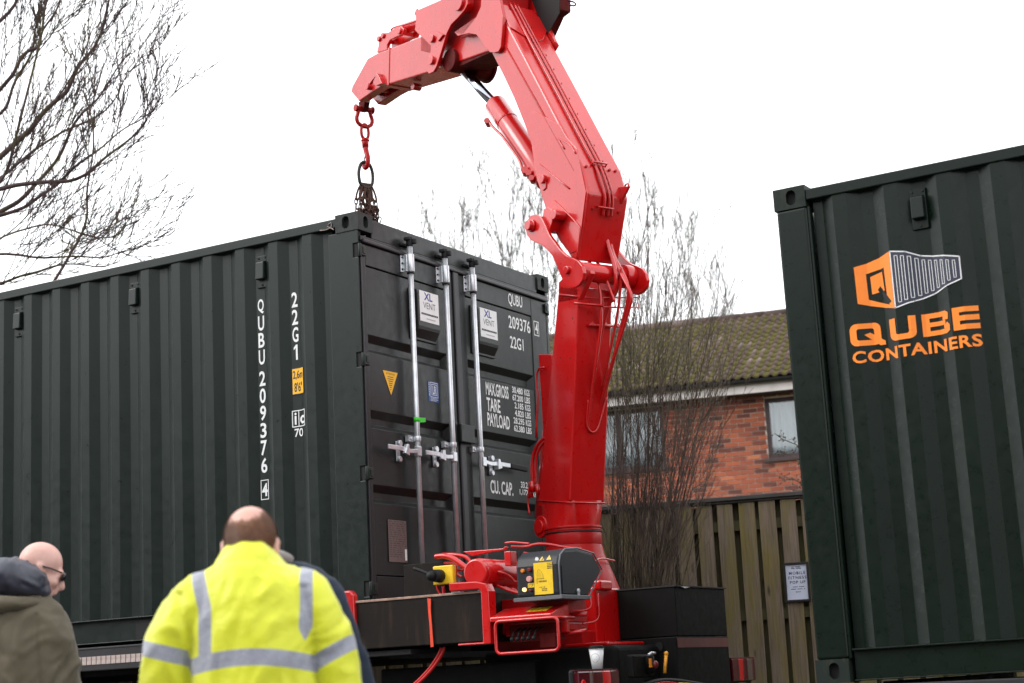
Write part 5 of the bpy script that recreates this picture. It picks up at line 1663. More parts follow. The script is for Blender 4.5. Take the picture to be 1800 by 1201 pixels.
pst = [(0.338, 2.007), (0.522, 2.004), (0.532, 1.691), (0.340, 1.699)]
poster = tag(empty('framed_notice', (.637, 4.269, 0), RZ), 'white MOBILE FITNESS POP UP notice in a black frame hung on the fence', 'notice')
PT = Matrix.Translation((.408, -.030, 1.853)) @ Matrix.Rotation(R(.4), 4, 'Y')
def pf(a, z, d=0): return PT @ V(a, -d, z)
mb = MB()
W_, H_ = .100, .155
for (a0, z0, a1, z1) in ((-W_, -H_, W_, -H_ + .018), (-W_, H_ - .018, W_, H_), (-W_, -H_ + .018, -W_ + .018, H_ - .018), (W_ - .018, -H_ + .018, W_, H_ - .018)):
    mb.prism([(a0, z0), (a1, z0), (a1, z1), (a0, z1)], pf, -.004, .012)
llink(mb, 'frame', M['blacktext'], poster, bevel=.002)
mb = MB(); mb.quad([pf(-W_ + .018, -H_ + .018, .002), pf(W_ - .018, -H_ + .018, .002), pf(W_ - .018, H_ - .018, .002), pf(-W_ + .018, H_ - .018, .002)])
llink(mb, 'sheet', simple('white notice paper', (.60, .64, .78), .5, 0, .04, 9, 0), poster)
mb = MB()
g_ = lambda a, z: pf(a, z, .0032)
for s_, z_, w_, h_ in (('MOBILE', .060, .128, .023), ('FITNESS', .024, .142, .023), ('POP UP', -.012, .122, .023)):
    write(mb, s_, .006, z_, g_, width=w_, height=h_, weight=.012, align='C', space=1.25)
for z_, w_ in ((.116, .08), (.104, .09), (-.040, .10), (-.058, .11), (-.080, .06)):
    n_ = int(w_ / .010)
    for i in range(n_):
        if (i * 7 + int(z_ * 1000)) % 5: rect(mb, .006 - w_ / 2 + i * .010, z_, .006 - w_ / 2 + i * .010 + .0075, z_ + .006, g_)
llink(mb, 'print', simple('navy print', (.02, .025, .07), .5, 0, .02), poster)

# ------------------------------------------------------------------ the brick house
house = tag(empty('brick_house', (-5.131, 16.719, 0), RZ), 'red brick house with mossy tiled roof and brown window frames behind the fence', 'house')
m_brick, nt, b = mat_new('red brick')
oi = nt.nodes.new('ShaderNodeObjectInfo'); ge = nt.nodes.new('ShaderNodeNewGeometry')
ad = nt.nodes.new('ShaderNodeMath'); ad.operation = 'ADD'; fr = nt.nodes.new('ShaderNodeMath'); fr.operation = 'FRACT'
nt.links.new(oi.outputs['Random'], ad.inputs[0]); nt.links.new(ge.outputs['Random Per Island'], ad.inputs[1]); nt.links.new(ad.outputs[0], fr.inputs[0])
cc = ramp(nt, fr.outputs[0], [(0, (.05, .018, .016)), (.16, (.12, .032, .022)), (.3, (.28, .060, .030)), (.55, (.42, .105, .042)), (.8, (.22, .050, .028)), (1, (.52, .17, .08))])
v = coords(nt)
cc = mixc(nt, .2, cc, ramp(nt, noise_tex(nt, v, 30, 5, .7), [(.3, (.20, .06, .04)), (.7, (.55, .20, .12))]))
nt.links.new(cc, b.inputs['Base Color']); b.inputs['Roughness'].default_value = .9
bump(nt, b, noise_tex(nt, v, 90, 4), .5, .004)
m_mortar = simple('mortar', (.72, .62, .54), .95, 0, .2, 12, .5)
win = [(-2.30, -.715, 4.50, 5.50), (.93, 2.30, 4.49, 5.46)]
WZ1 = 5.60
mb = MB()
def wall_with_holes(mb, s0, s1, z0, z1, y0, y1, holes):
    xs = sorted({s0, s1, *[h_[0] for h_ in holes], *[h_[1] for h_ in holes]})
    for xa, xb in zip(xs, xs[1:]):
        hs_ = [h_ for h_ in holes if h_[0] <= xa + 1e-6 and h_[1] >= xb - 1e-6]
        zc_ = z0
        for h_ in sorted(hs_, key=lambda q: q[2]):
            mb.box(xa, xb, y0, y1, zc_, h_[2]); zc_ = h_[3]
        mb.box(xa, xb, y0, y1, zc_, z1)
wall_with_holes(mb, -6.5, 6.5, 0, WZ1, .012, .25, win)
mb.box(-6.5, -6.26, .251, 8.4, 0, WZ1); mb.box(6.26, 6.5, .251, 8.4, 0, WZ1); mb.box(-6.25, 6.25, 8.2, 8.4, 0, WZ1)
hw = llink(mb, 'wall', m_mortar, house)
bk = MB(); bk.box(0, .211, -.008, .08, 0, .061); bk_me = bk.mesh('brick', m_brick)
bh = MB(); bh.box(0, .102, -.008, .08, 0, .064); bh_me = bh.mesh('brick', m_brick)
rest = MB()
nb = 0
brng = random.Random(5)
for r_ in range(int(WZ1 / .075)):
    z = r_ * .075 + .006
    s = -6.5 + (0 if r_ % 2 else .1125)
    pieces_ = []
    if r_ % 2 == 0: pieces_.append((-6.5, .102))
    while s < 6.4:
        pieces_.append((s, .214)); s += .225
    for (sa, w_) in pieces_:
        inside = None
        for (wa, wb, za, zb) in win:
            if z + .05 > za and z + .01 < zb and sa + w_ > wa and sa < wb:
                inside = (wa, wb)
        if inside:
            wa, wb = inside
            cut = (sa, min(sa + w_, wa - .004)) if sa < wa else (max(sa, wb + .004), sa + w_)
            if sa >= wa - .004 and sa + w_ <= wb + .004: continue
            if cut[1] - cut[0] < .012: continue
            rest.box(cut[0], cut[1], -.008, .08, z, z + .064); continue
        if -1.62 < sa < 1.66 and z > 3.84 and nb < 300:
            nb += 1
            o = piece('brick', bk_me if w_ > .2 else bh_me, hw, (sa, brng.uniform(-.003, .003), z))
        else:
            y_ = brng.uniform(-.003, .003)
            rest.box(sa, min(sa + w_, 6.5), -.008 + y_, .08, z, z + .064)
llink(rest, 'brick', m_brick, hw, kind='stuff')
# windows
m_frame = simple('brown window frame', (.045, .022, .022), .45, 0, .15, 10, .1)
m_glass, nt, b = mat_new('window glass')
nt.nodes.remove(b)
o_ = nt.nodes['Material Output']
gl = nt.nodes.new('ShaderNodeBsdfGlossy'); gl.inputs['Roughness'].default_value = .03
tr_b = nt.nodes.new('ShaderNodeBsdfTransparent'); tr_b.inputs[0].default_value = (.93, .96, .97, 1)
mx = nt.nodes.new('ShaderNodeMixShader'); fn_ = nt.nodes.new('ShaderNodeFresnel'); fn_.inputs[0].default_value = 1.9
nt.links.new(fn_.outputs[0], mx.inputs[0]); nt.links.new(tr_b.outputs[0], mx.inputs[1]); nt.links.new(gl.outputs[0], mx.inputs[2]); nt.links.new(mx.outputs[0], o_.inputs[0])
m_curt, nt, b = mat_new('net curtain with reflected sky')
v = coords(nt, (22, 1, .3))
nt.links.new(ramp(nt, noise_tex(nt, v, 1.0, 3), [(.3, (.62, .68, .70)), (.7, (.86, .90, .92))]), b.inputs['Base Color'])  # brightened to stand in for sky reflected in the panes
b.inputs['Roughness'].default_value = .9
for wi, (wa, wb, za, zb) in enumerate(win):
    mb = MB()
    t = .065
    mb.box(wa, wb, .03, .10, za, za + t); mb.box(wa, wb, .03, .10, zb - t, zb)
    mb.box(wa, wa + t, .032, .098, za + t, zb - t); mb.box(wb - t, wb, .032, .098, za + t, zb - t)
    sm = (wa + .82 if wi == 0 else wa + .95)
    mb.box(sm - .04, sm + .04, .031, .099, za + t, zb - t)
    w_ = llink(mb, 'window', m_frame, house, bevel=.006)
    for (pa, pb) in ((wa + t, sm - .04), (sm + .04, wb - t)):
        mb = MB(); mb.box(pa, pb, .060, .066, za + t, zb - t); p_ = llink(mb, 'pane', m_glass, w_)
        mb = MB()
        n_ = 60
        pr_ = None
        for i in range(n_ + 1):
            x = pa + (pb - pa) * i / n_
            y = .16 + .018 * math.sin(i * .9) + .008 * math.sin(i * 2.3)
            a_ = mb.bm.verts.new((x, y, za + t)); b_ = mb.bm.verts.new((x, y, zb - t))
            if pr_: f = mb.bm.faces.new((pr_[0], a_, b_, pr_[1])); f.smooth = True
            pr_ = (a_, b_)
        llink(mb, 'curtain', m_curt, w_)
    mb = MB(); mb.box(wa - .06, wb + .06, -.06, .031, za - .055, za - .001); llink(mb, 'sill', simple('dark sill', (.05, .030, .028), .6, 0, .2, 8, .2), w_, bevel=.006)
mb = MB(); mb.box(-6.2, 6.2, 1.5, 1.6, 3.0, 5.5); mb.box(-6.2, 6.2, .3, 8, 3.0, 3.1); llink(mb, 'interior_wall', M['dark'], house)
# eaves
E0 = [(0.360, 5.732), (0.350, 5.605), (0.344, 5.523)]
RG = [(-0.256, 7.637)]
ze, zr_ = E0[0][1], RG[0][1]
zf1, zf0 = E0[1][1], E0[2][1]
mb = MB(); mb.box(-6.7, 6.7, -.42, -.395, zf0 - .02, zf1 + .05); llink(mb, 'fascia', simple('white fascia board', (.66, .60, .57), .6, 0, .12, 5, .1), house)
mb = MB(); mb.box(-6.7, 6.7, -.394, .011, zf0 - .015, zf0 + .0); llink(mb, 'soffit', simple('shadowed soffit', (.05, .035, .03), .8), house)  # dark colour stands for the shadow under the eaves
mb = MB()
for i in range(10):
    t0, t1 = math.pi + math.pi * i / 10, math.pi + math.pi * (i + 1) / 10
    mb.quad([V(-6.75, -.485 + .058 * math.cos(t0), zf1 + .088 + .058 * math.sin(t0)), V(6.75, -.485 + .058 * math.cos(t0), zf1 + .088 + .058 * math.sin(t0)), V(6.75, -.485 + .058 * math.cos(t1), zf1 + .088 + .058 * math.sin(t1)), V(-6.75, -.485 + .058 * math.cos(t1), zf1 + .088 + .058 * math.sin(t1))], True)
llink(mb, 'gutter', simple('black gutter', (.012, .012, .012), .35), house)
slope = math.atan2(zr_ - ze, 4.0 + .50)
Lr = math.hypot(zr_ - ze, 4.5)
m_tile, nt, b = mat_new('mossy roof tile')
oi = nt.nodes.new('ShaderNodeObjectInfo'); ge = nt.nodes.new('ShaderNodeNewGeometry')
ad = nt.nodes.new('ShaderNodeMath'); ad.operation = 'ADD'; fr = nt.nodes.new('ShaderNodeMath'); fr.operation = 'FRACT'
nt.links.new(oi.outputs['Random'], ad.inputs[0]); nt.links.new(ge.outputs['Random Per Island'], ad.inputs[1]); nt.links.new(ad.outputs[0], fr.inputs[0])
base = ramp(nt, fr.outputs[0], [(0, (.055, .034, .028)), (.5, (.095, .060, .050)), (.88, (.12, .080, .068)), (1, (.20, .15, .14))])
tcn = nt.nodes.new('ShaderNodeTexCoord'); sx = nt.nodes.new('ShaderNodeSeparateXYZ')
at_ = nt.nodes.new('ShaderNodeAttribute'); at_.attribute_name = 'trough'
posw = nt.nodes.new('ShaderNodeMapping'); posw.inputs['Scale'].default_value = (1, 1, 1)
nt.links.new(ge.outputs['Position'], posw.inputs[0])
nz = noise_tex(nt, posw.outputs[0], 1.4, 6, .65)
nz2 = noise_tex(nt, posw.outputs[0], 14, 5, .7)
def mth(op, a, b_):
    n = nt.nodes.new('ShaderNodeMath'); n.operation = op
    for i, q in enumerate((a, b_)):
        if isinstance(q, (int, float)): n.inputs[i].default_value = q
        else: nt.links.new(q, n.inputs[i])
    return n.outputs[0]
ms = mth('ADD', mth('MULTIPLY', at_.outputs['Fac'], .50), mth('ADD', mth('MULTIPLY', nz, .75), mth('MULTIPLY', nz2, .55)))
moss = ramp(nt, nz2, [(.3, (.028, .028, .003)), (.55, (.085, .075, .005)), (.8, (.19, .155, .010))])
base = mixc(nt, ramp(nt, ms, [(.76, (0, 0, 0)), (.98, (.92, .92, .92))]), base, moss)
nt.links.new(base, b.inputs['Base Color']); b.inputs['Roughness'].default_value = .9
bump(nt, b, nz2, .8, .02)
def tile_into(bm, lay, T):
    n_ = 12
    prof = []
    for i in range(n_ + 1):
        x = .300 * i / n_
        ph = (x % .15) / .15
        c_ = max(0, math.cos(2 * math.pi * (ph - .5)))
        zt_ = .034 * c_ ** .8
        prof.append((x, zt_, 1 - min(1, c_ * 1.6)))
    rows_ = []
    for (vv, lift, dz) in ((0, .0, -.034), (0, .0, 0), (.37, -.032, 0)):
        row = []
        for (x, zt_, tr__) in prof:
            vt = bm.verts.new(T @ V(x, vv, zt_ + .018 + lift + dz)); vt[lay] = tr__ if dz == 0 else .2
            row.append(vt)
        rows_.append(row)
    for a_, b__ in zip(rows_, rows_[1:]):
        for i in range(n_):
            f = bm.faces.new((a_[i], a_[i + 1], b__[i + 1], b__[i])); f.smooth = True
def tile_mesh():
    bm = bmesh.new(); lay = bm.verts.layers.float.new('trough')
    tile_into(bm, lay, Matrix.Identity(4))
    me = bpy.data.meshes.new('roof_tile'); bm.to_mesh(me); bm.free(); me.materials.append(m_tile); return me
tile_me = tile_mesh()
mb = MB(); mb.quad([V(-6.7, -.50, ze - .03), V(6.7, -.50, ze - .03), V(6.7, 4.0, zr_ - .03), V(-6.7, 4.0, zr_ - .03)]); mb.quad([V(-6.7, 4.0, zr_ - .03), V(6.7, 4.0, zr_ - .03), V(6.7, 8.5, ze - .03), V(-6.7, 8.5, ze - .03)])
mb.quad([V(-6.5, .02, WZ1), V(-6.5, 8.4, WZ1), V(-6.5, 4.0, zr_ - .05)]); mb.quad([V(6.5, .02, WZ1), V(6.5, 8.4, WZ1), V(6.5, 4.0, zr_ - .05)])
roof = llink(mb, 'roof', M['dark'], house)
bmr = bmesh.new(); layr = bmr.verts.layers.float.new('trough')
rows_n = int(Lr / .325)
for r_ in range(rows_n):
    d_ = r_ * .325 + .01
    y = -.50 + math.cos(slope) * d_; z = ze + math.sin(slope) * d_
    for cidx in range(-23, 23):
        s = cidx * .300
        T = Matrix.Translation((s, y, z)) @ Matrix.Rotation(slope + brng.uniform(-.012, .012), 4, 'X') @ Matrix.Rotation(brng.uniform(-.01, .01), 4, 'Z')
        if -9 <= cidx <= 8:
            o = piece('roof_tile', tile_me, roof, T.to_translation(), T.to_euler())
        else:
            tile_into(bmr, layr, T)
me = bpy.data.meshes.new('roof_tile'); bmr.to_mesh(me); bmr.free(); me.materials.append(m_tile)
o = link('roof_tile', me, None, kind='stuff'); o.parent = roof
rt = MB(); rt.cyl(V(0, 0, 0), V(.44, 0, 0), .105, .112, n=20); rt_me = rt.mesh('ridge_tile', m_tile)
for i in range(30):
    piece('ridge_tile', rt_me, roof, (-6.6 + i * .445, 4.0, zr_ - .03), (0, 0, 0))

# unseen brick terrace added across the road, behind the viewpoint: it darkens what the paintwork mirrors
terr = tag(empty('added_terrace', (6, -24, 0)), 'long unseen brick terrace, added across the road behind the viewpoint for dark reflections', 'building')
mb = MB(); mb.box(-46, 24, -30, -23, 0, 7.0); mb.build('wall', simple('shaded brick', (.085, .045, .034), .9, 0, .25, 1.5, .2), terr)
mb = MB(); mb.prism([(-30.4, 7.0), (-22.6, 7.0), (-26.5, 10.2)], lambda a, z, c: V(c, a, z), -46.2, 24.2); mb.build('roof', simple('slate roof', (.035, .035, .038), .8, 0, .2, 2, .2), terr)
for i in range(22):
    x = -44.5 + i * 3
    mb = MB(); mb.box(x, x + 1.1, -23.0, -22.96, 4.1, 5.5); f_ = mb.build('window', M['white'], terr)
    mb = MB(); mb.box(x + .08, x + 1.02, -22.955, -22.95, 4.18, 5.42); mb.build('pane', M['blacktext'], f_)
    mb = MB(); mb.box(x, x + 1.3, -23.0, -22.96, .9, 2.5); f_ = mb.build('window', M['white'], terr)
    mb = MB(); mb.box(x + .08, x + 1.22, -22.955, -22.95, .98, 2.42); mb.build('pane', M['blacktext'], f_)

# ------------------------------------------------------------------ people
def loft(bm, rings, n=20):
    """rings: (centre, axis_u, axis_v, ru, rv)"""
    prev = None
    for (c, u, v_, ru, rv) in rings:
        ring = [bm.verts.new(c + u * (ru * math.cos(t)) + v_ * (rv * math.sin(t))) for t in [2 * math.pi * k / n for k in range(n)]]
        if prev:
            for k in range(n):
                bm.faces.new((prev[k], prev[(k + 1) % n], ring[(k + 1) % n], ring[k]))
        else:
            bm.faces.new(ring[::-1])
        prev = ring
    bm.faces.new(prev)

def limb(bm, pts, radii, n=16, flat=1.0):
    pts = [Vector(p) for p in pts]
    # resample smoothly
    P, Q = [], []
    m = len(pts)
    for i in range(m - 1):
        p0, p1, p2, p3 = pts[max(0, i - 1)], pts[i], pts[i + 1], pts[min(m - 1, i + 2)]
        for s in range(6):
            t = s / 6
            P.append(.5 * ((2 * p1) + (p2 - p0) * t + (2 * p0 - 5 * p1 + 4 * p2 - p3) * t * t + (3 * p1 - p0 - 3 * p2 + p3) * t ** 3))
            Q.append(radii[i] + (radii[i + 1] - radii[i]) * t)
    P.append(pts[-1]); Q.append(radii[-1])
    u = None
    rings = []
    for i, p in enumerate(P):
        d = (P[min(i + 1, len(P) - 1)] - P[max(i - 1, 0)]).normalized()
        u = d.orthogonal().normalized() if u is None else (u - d * u.dot(d)).normalized()
        w = d.cross(u)
        rings.append((p, u, w, Q[i], Q[i] * flat))
    loft(bm, rings, n)

def ellip(bm, c, r, M_=None, n=20):
    T = Matrix.Translation(c) @ (M_.to_4x4() if M_ else Matrix.Identity(4)) @ Matrix.Diagonal((*r, 1))
    bmesh.ops.create_uvsphere(bm, u_segments=n, v_segments=n // 2, radius=1, matrix=T)

def remeshed(bm, voxel, smooth=3):
    """welds overlapping shapes into one continuous skin"""
    bmesh.ops.recalc_face_normals(bm, faces=bm.faces)
    me = bpy.data.meshes.new('t'); bm.to_mesh(me); bm.free()
    o = bpy.data.objects.new('t', me); col.objects.link(o)
    r = o.modifiers.new('r', 'REMESH'); r.mode = 'VOXEL'; r.voxel_size = voxel
    s = o.modifiers.new('s', 'SMOOTH'); s.factor = .5; s.iterations = smooth
    dg = bpy.context.evaluated_depsgraph_get()
    out = bpy.data.meshes.new_from_object(o.evaluated_get(dg))
    bpy.data.objects.remove(o)
    for p in out.polygons: p.use_smooth = True
    return out

def seg_dist(p, a, b):
    ab = b - a
    t = max(0, min(1, (p - a).dot(ab) / ab.length_squared))
    return (p - (a + ab * t)).length, t

def skin_mat(name, c):
    m, nt, b = mat_new(name)
    v = coords(nt)
    nt.links.new(ramp(nt, noise_tex(nt, v, 9, 5, .6), [(.3, tuple(x * .82 for x in c)), (.7, tuple(min(1, x * 1.12) for x in c))]), b.inputs['Base Color'])
    b.inputs['Roughness'].default_value = .42
    b.inputs['Subsurface Weight'].default_value = .12
    b.inputs['Subsurface Radius'].default_value = (.02, .008, .004)
    bump(nt, b, noise_tex(nt, v, 140, 3), .12, .002)
    return m
def cloth(name, c, rough=.75, var=.12, sheen=.2):
    m, nt, b = mat_new(name)
    v = coords(nt)
    nt.links.new(ramp(nt, noise_tex(nt, v, 6, 5, .6), [(.3, tuple(x * (1 - var) for x in c)), (.7, tuple(x * (1 + var) for x in c))]), b.inputs['Base Color'])
    b.inputs['Roughness'].default_value = rough
    b.inputs['Sheen Weight'].default_value = sheen
    bump(nt, b, noise_tex(nt, coords(nt, (1, 1, 1)), 220, 2), .25, .002)
    return m
SKIN = skin_mat('skin', (.62, .34, .27))
SKIN2 = skin_mat('pink skin', (.66, .38, .32))

def head_into(bm, c, F, U, k=1.0):
    """head centred at c; F = where the face points, U = up. Returns nothing"""
    S = U.cross(F).normalized()
    Rm = Matrix((S, F, U)).transposed()
    P = lambda x, y, z: c + (S * x + F * y + U * z) * k
    ellip(bm, P(0, -.012, .030), (.076 * k, .094 * k, .090 * k), Rm, 28)      # cranium
    ellip(bm, P(0, .028, -.030), (.062 * k, .066 * k, .085 * k), Rm)          # face
    ellip(bm, P(0, .048, -.085), (.040 * k, .040 * k, .032 * k), Rm)          # jaw and chin
    ellip(bm, P(0, .082, .018), (.050 * k, .016 * k, .016 * k), Rm)           # brow
    for s in (-1, 1):
        ellip(bm, P(s * .034, .068, -.030), (.026 * k, .024 * k, .024 * k), Rm)  # cheek
        ellip(bm, P(s * .077, -.004, -.012), (.008 * k, .020 * k, .032 * k), Rm @ Matrix.Rotation(s * .35, 3, 'Z'))   # ear
        ellip(bm, P(s * .080, -.010, .010), (.009 * k, .015 * k, .012 * k), Rm)
        ellip(bm, P(s * .032, .083, .000), (.014 * k, .008 * k, .008 * k), Rm)   # closed lids
    limb(bm, [P(0, .088, .005), P(0, .103, -.018), P(0, .112, -.036), P(0, .098, -.044)], [.009 * k, .012 * k, .015 * k, .012 * k], 10)
    ellip(bm, P(0, .094, -.064), (.022 * k, .010 * k, .006 * k), Rm)
    ellip(bm, P(0, .092, -.073), (.020 * k, .010 * k, .007 * k), Rm)
    return P

def hand_into(bm, wrist, d, palm_n, k=1.0, side=1):
    """open relaxed hand: palm, four fingers and a thumb"""
    d = d.normalized(); s = d.cross(palm_n).normalized() * side
    limb(bm, [wrist - d * .03, wrist + d * .02, wrist + d * .055, wrist + d * .09], [.026 * k, .030 * k, .036 * k, .034 * k], 12, .55)
    for i, (o, L) in enumerate(((-.027, .070), (-.009, .080), (.009, .075), (.026, .060))):
        b0 = wrist + d * .080 + s * o
        limb(bm, [b0, b0 + d * L * .45 + palm_n * .006, b0 + d * L * .8 + palm_n * .022, b0 + d * L + palm_n * .042], [.0098, .009, .008, .007], 8)
    b0 = wrist + d * .030 - s * .026
    limb(bm, [b0, b0 + d * .030 - s * .018 + palm_n * .012, b0 + d * .058 - s * .022 + palm_n * .026], [.013, .011, .009], 8)

def wrinkle(me, amp, seeds=(0, 0, 0), scale=(7, 7, 14), mask=None, groove=None):
    nrm = [v.normal.copy() for v in me.vertices]
    off = Vector(seeds)
    for v_, n_ in zip(me.vertices, nrm):
        p = v_.co
        q = Vector((p.x * scale[0], p.y * scale[1], p.z * scale[2])) + off
        wv = q + Vector((noise.noise(q * .5 + Vector((5, 1, 2))), noise.noise(q * .5 + Vector((1, 8, 3))), noise.noise(q * .5))) * 1.4
        w = noise.noise(wv)
        r_ = (1 - abs(noise.noise(wv * .8 + Vector((9, 3, 1)))) * 2.2)
        r2 = (1 - abs(noise.noise(wv * 1.9 + Vector((2, 7, 5)))) * 2.4)
        k_ = 1 if mask is None else mask(p)
        v_.co = p + n_ * (amp * (w * .6 + r_ * .55 + r2 * .30) * k_ - (groove(p) if groove else 0))

def make_person(name, base, right, fwd, label, spec):
    """base: point on the ground under the body; right / fwd: unit vectors; spec: measures in (a, f, z)"""
    root = tag(empty(name, tuple(base)), label, 'person')
    X = lambda a, f, z: Vector(base) + right * a + fwd * f + V(0, 0, z)
    s = spec
    # body under the clothes
    bm = bmesh.new()
    P = head_into(bm, X(*s['head']), s['face'], s['up'], s.get('hk', 1))
    limb(bm, [P(0, -.01, -.06), X(*s['neck'])], [.058, .066], 16)
    limb(bm, [X(*s['neck']), X(*s['chest']), X(s['hip'][0], s['hip'][1], s['hip'][2])], [.08, .12, .12], 20, .8)
    for side, arm in ((-1, s['sleeveL'][1:]), (1, s['sleeveR'][1:])):
        pts_ = [X(*p) for p in arm]
        d = (pts_[-1] - pts_[-2]).normalized()
        pts_.append(pts_[-1] + d * .05)
        limb(bm, [X(*s['chest']) + V(0, 0, .06)] + pts_, [.07] + [.045 - .017 * i / (len(pts_) - 1) for i in range(len(pts_))], 12)
        hand_into(bm, pts_[-1], d, fwd, 1, side)
    hip = s['hip']
    legs = []
    for side in (-1, 1):
        foot = s['footL'] if side < 0 else s['footR']
        knee = ((hip[0] + side * .09 + foot[0]) / 2, max(hip[1], foot[1]) * .5 + .05, (hip[2] + foot[2]) / 2 + .02)
        L = [(hip[0] + side * .09, hip[1], hip[2]), knee, (foot[0], foot[1], .09)]
        legs.append(L)
        limb(bm, [X(*q) for q in L], [.080, .055, .035], 14)
    body = link('body', remeshed(bm, .0075, 4), root)
    body.data.materials.clear(); body.data.materials.append(s['skin'])
    # trousers and shoes
    bm = bmesh.new()
    for L in legs:
        limb(bm, [X(L[0][0], L[0][1], L[0][2] + .05), X(*L[0]), X(*L[1]), X(L[2][0], L[2][1], .12)], [.10, .105, .082, .072], 18)
    limb(bm, [X(hip[0], hip[1], hip[2] + .14), X(hip[0], hip[1], hip[2] - .02)], [.15, .165], 24, .72)
    me = remeshed(bm, .014, 3); wrinkle(me, .006)
    t = link('trousers', me, root); me.materials.clear(); me.materials.append(s['trouser'])
    for L in legs:
        mb = MB()
        mb.ball(X(L[2][0], L[2][1] + .07, .045), .050, .135, .045, 20, Matrix((right, fwd, V(0, 0, 1))).transposed())
        mb.box(-.046, .046, -.07, .20, 0, .02, Matrix.Translation(X(L[2][0], L[2][1], 0)) @ Matrix((right, fwd, V(0, 0, 1))).transposed().to_4x4())
        mb.build('shoe', M['grip'], root)
    # jacket
    bm = bmesh.new()
    tor = s['torso']      # list of (a, f, z, ra, rf)
    rings = []
    for (a, f, z, ra, rf) in tor:
        rings.append((X(a, f, z), right, fwd, ra, rf))
    loft(bm, rings, 28)
    for arm, rad in ((s['sleeveL'], s['srL']), (s['sleeveR'], s['srR'])):
        limb(bm, [X(*p) for p in arm], rad, 18)
    for (a, f, z, r0, r1, r2) in s.get('pads', ()):
        ellip(bm, X(a, f, z), (r0, r1, r2), Matrix((right, fwd, V(0, 0, 1))).transposed())
    me = remeshed(bm, s.get('voxel', .012), s.get('smooth', 4))
    wrinkle(me, s.get('wr', .007), s.get('seed', (0, 0, 0)), s.get('wsc', (6, 6, 11)), s.get('wmask'), (lambda p: s['groove'](Matrix((right, fwd, V(0, 0, 1))) @ (p - Vector(base)))) if 'groove' in s else None)
    if 'band' in s:
        at_ = me.attributes.new('band', 'FLOAT', 'POINT')
        inv = Matrix((right, fwd, V(0, 0, 1)))
        vals = []
        for v_ in me.vertices:
            q = inv @ (v_.co - Vector(base))
            vals.append(s['band'](q))
        at_.data.foreach_set('value', vals)
    jk = link('jacket', me, root); me.materials.clear(); me.materials.append(s['jmat'])
    return root, X, P

right = V(.857, .513, 0).normalized()
fwd = V(-.513, .857, 0).normalized()

# --- person in the yellow jacket, seen from behind
m_hv, nt, b = mat_new('high visibility yellow with silver tape')
v = coords(nt)
at_ = nt.nodes.new('ShaderNodeAttribute'); at_.attribute_name = 'band'
yel = ramp(nt, noise_tex(nt, v, 5, 4), [(.3, (.64, .67, .010)), (.7, (.73, .75, .030))])
sil = ramp(nt, noise_tex(nt, v, 55, 5, .75, 2), [(.35, (.26, .27, .33)), (.60, (.32, .33, .38)), (.74, (.52, .58, .50))])
edge = nt.nodes.new('ShaderNodeMath'); edge.operation = 'LESS_THAN'; edge.inputs[1].default_value = 0
nt.links.new(at_.outputs['Fac'], edge.inputs[0])
nt.links.new(mixc(nt, edge.outputs[0], yel, sil), b.inputs['Base Color'])
b.inputs['Roughness'].default_value = .5
b.inputs['Sheen Weight'].default_value = .3
bump(nt, b, noise_tex(nt, v, 22, 4, .6, 1.5), .45, .006)
SL = [(-.10, 0, 1.462), (-.158, 0, 1.432), (-.225, .0, 1.325), (-.252, .01, 1.20), (-.258, .03, 1.10), (-.23, .17, .96)]
SRr = [(.10, 0, 1.460), (.150, 0, 1.438), (.205, .0, 1.345), (.246, .01, 1.22), (.262, .03, 1.10), (.24, .17, .96)]
def hv_band(q):
    """signed distance to the silver tape (q = across, forward, up): sleeve bands, waist band, braces"""
    if q.x < -.176 and q.z < 1.44:
        return abs(q.z - (1.298 - .27 * (q.x + .24))) - .023
    if q.x > .196 and q.z < 1.42:
        return abs(q.z - (1.275 + .5 * (q.x - .24))) - .024
    zb = 1.274 - .75 * q.x * q.x
    dT = abs(q.z - zb) - .024
    if q.z > zb:
        cl = -.120 - .27 * max(0, q.z - 1.42)
        dT = min(dT, abs(q.x - cl) - .0205)
        if q.z > 1.312:
            dT = min(dT, abs(q.x - (.166 + .006 * math.sin((q.z - 1.33) * 14))) - min(.019, (q.z - 1.312) * .5))
    return dT
hb = [(2.881, -4.667, 1.153)][0]
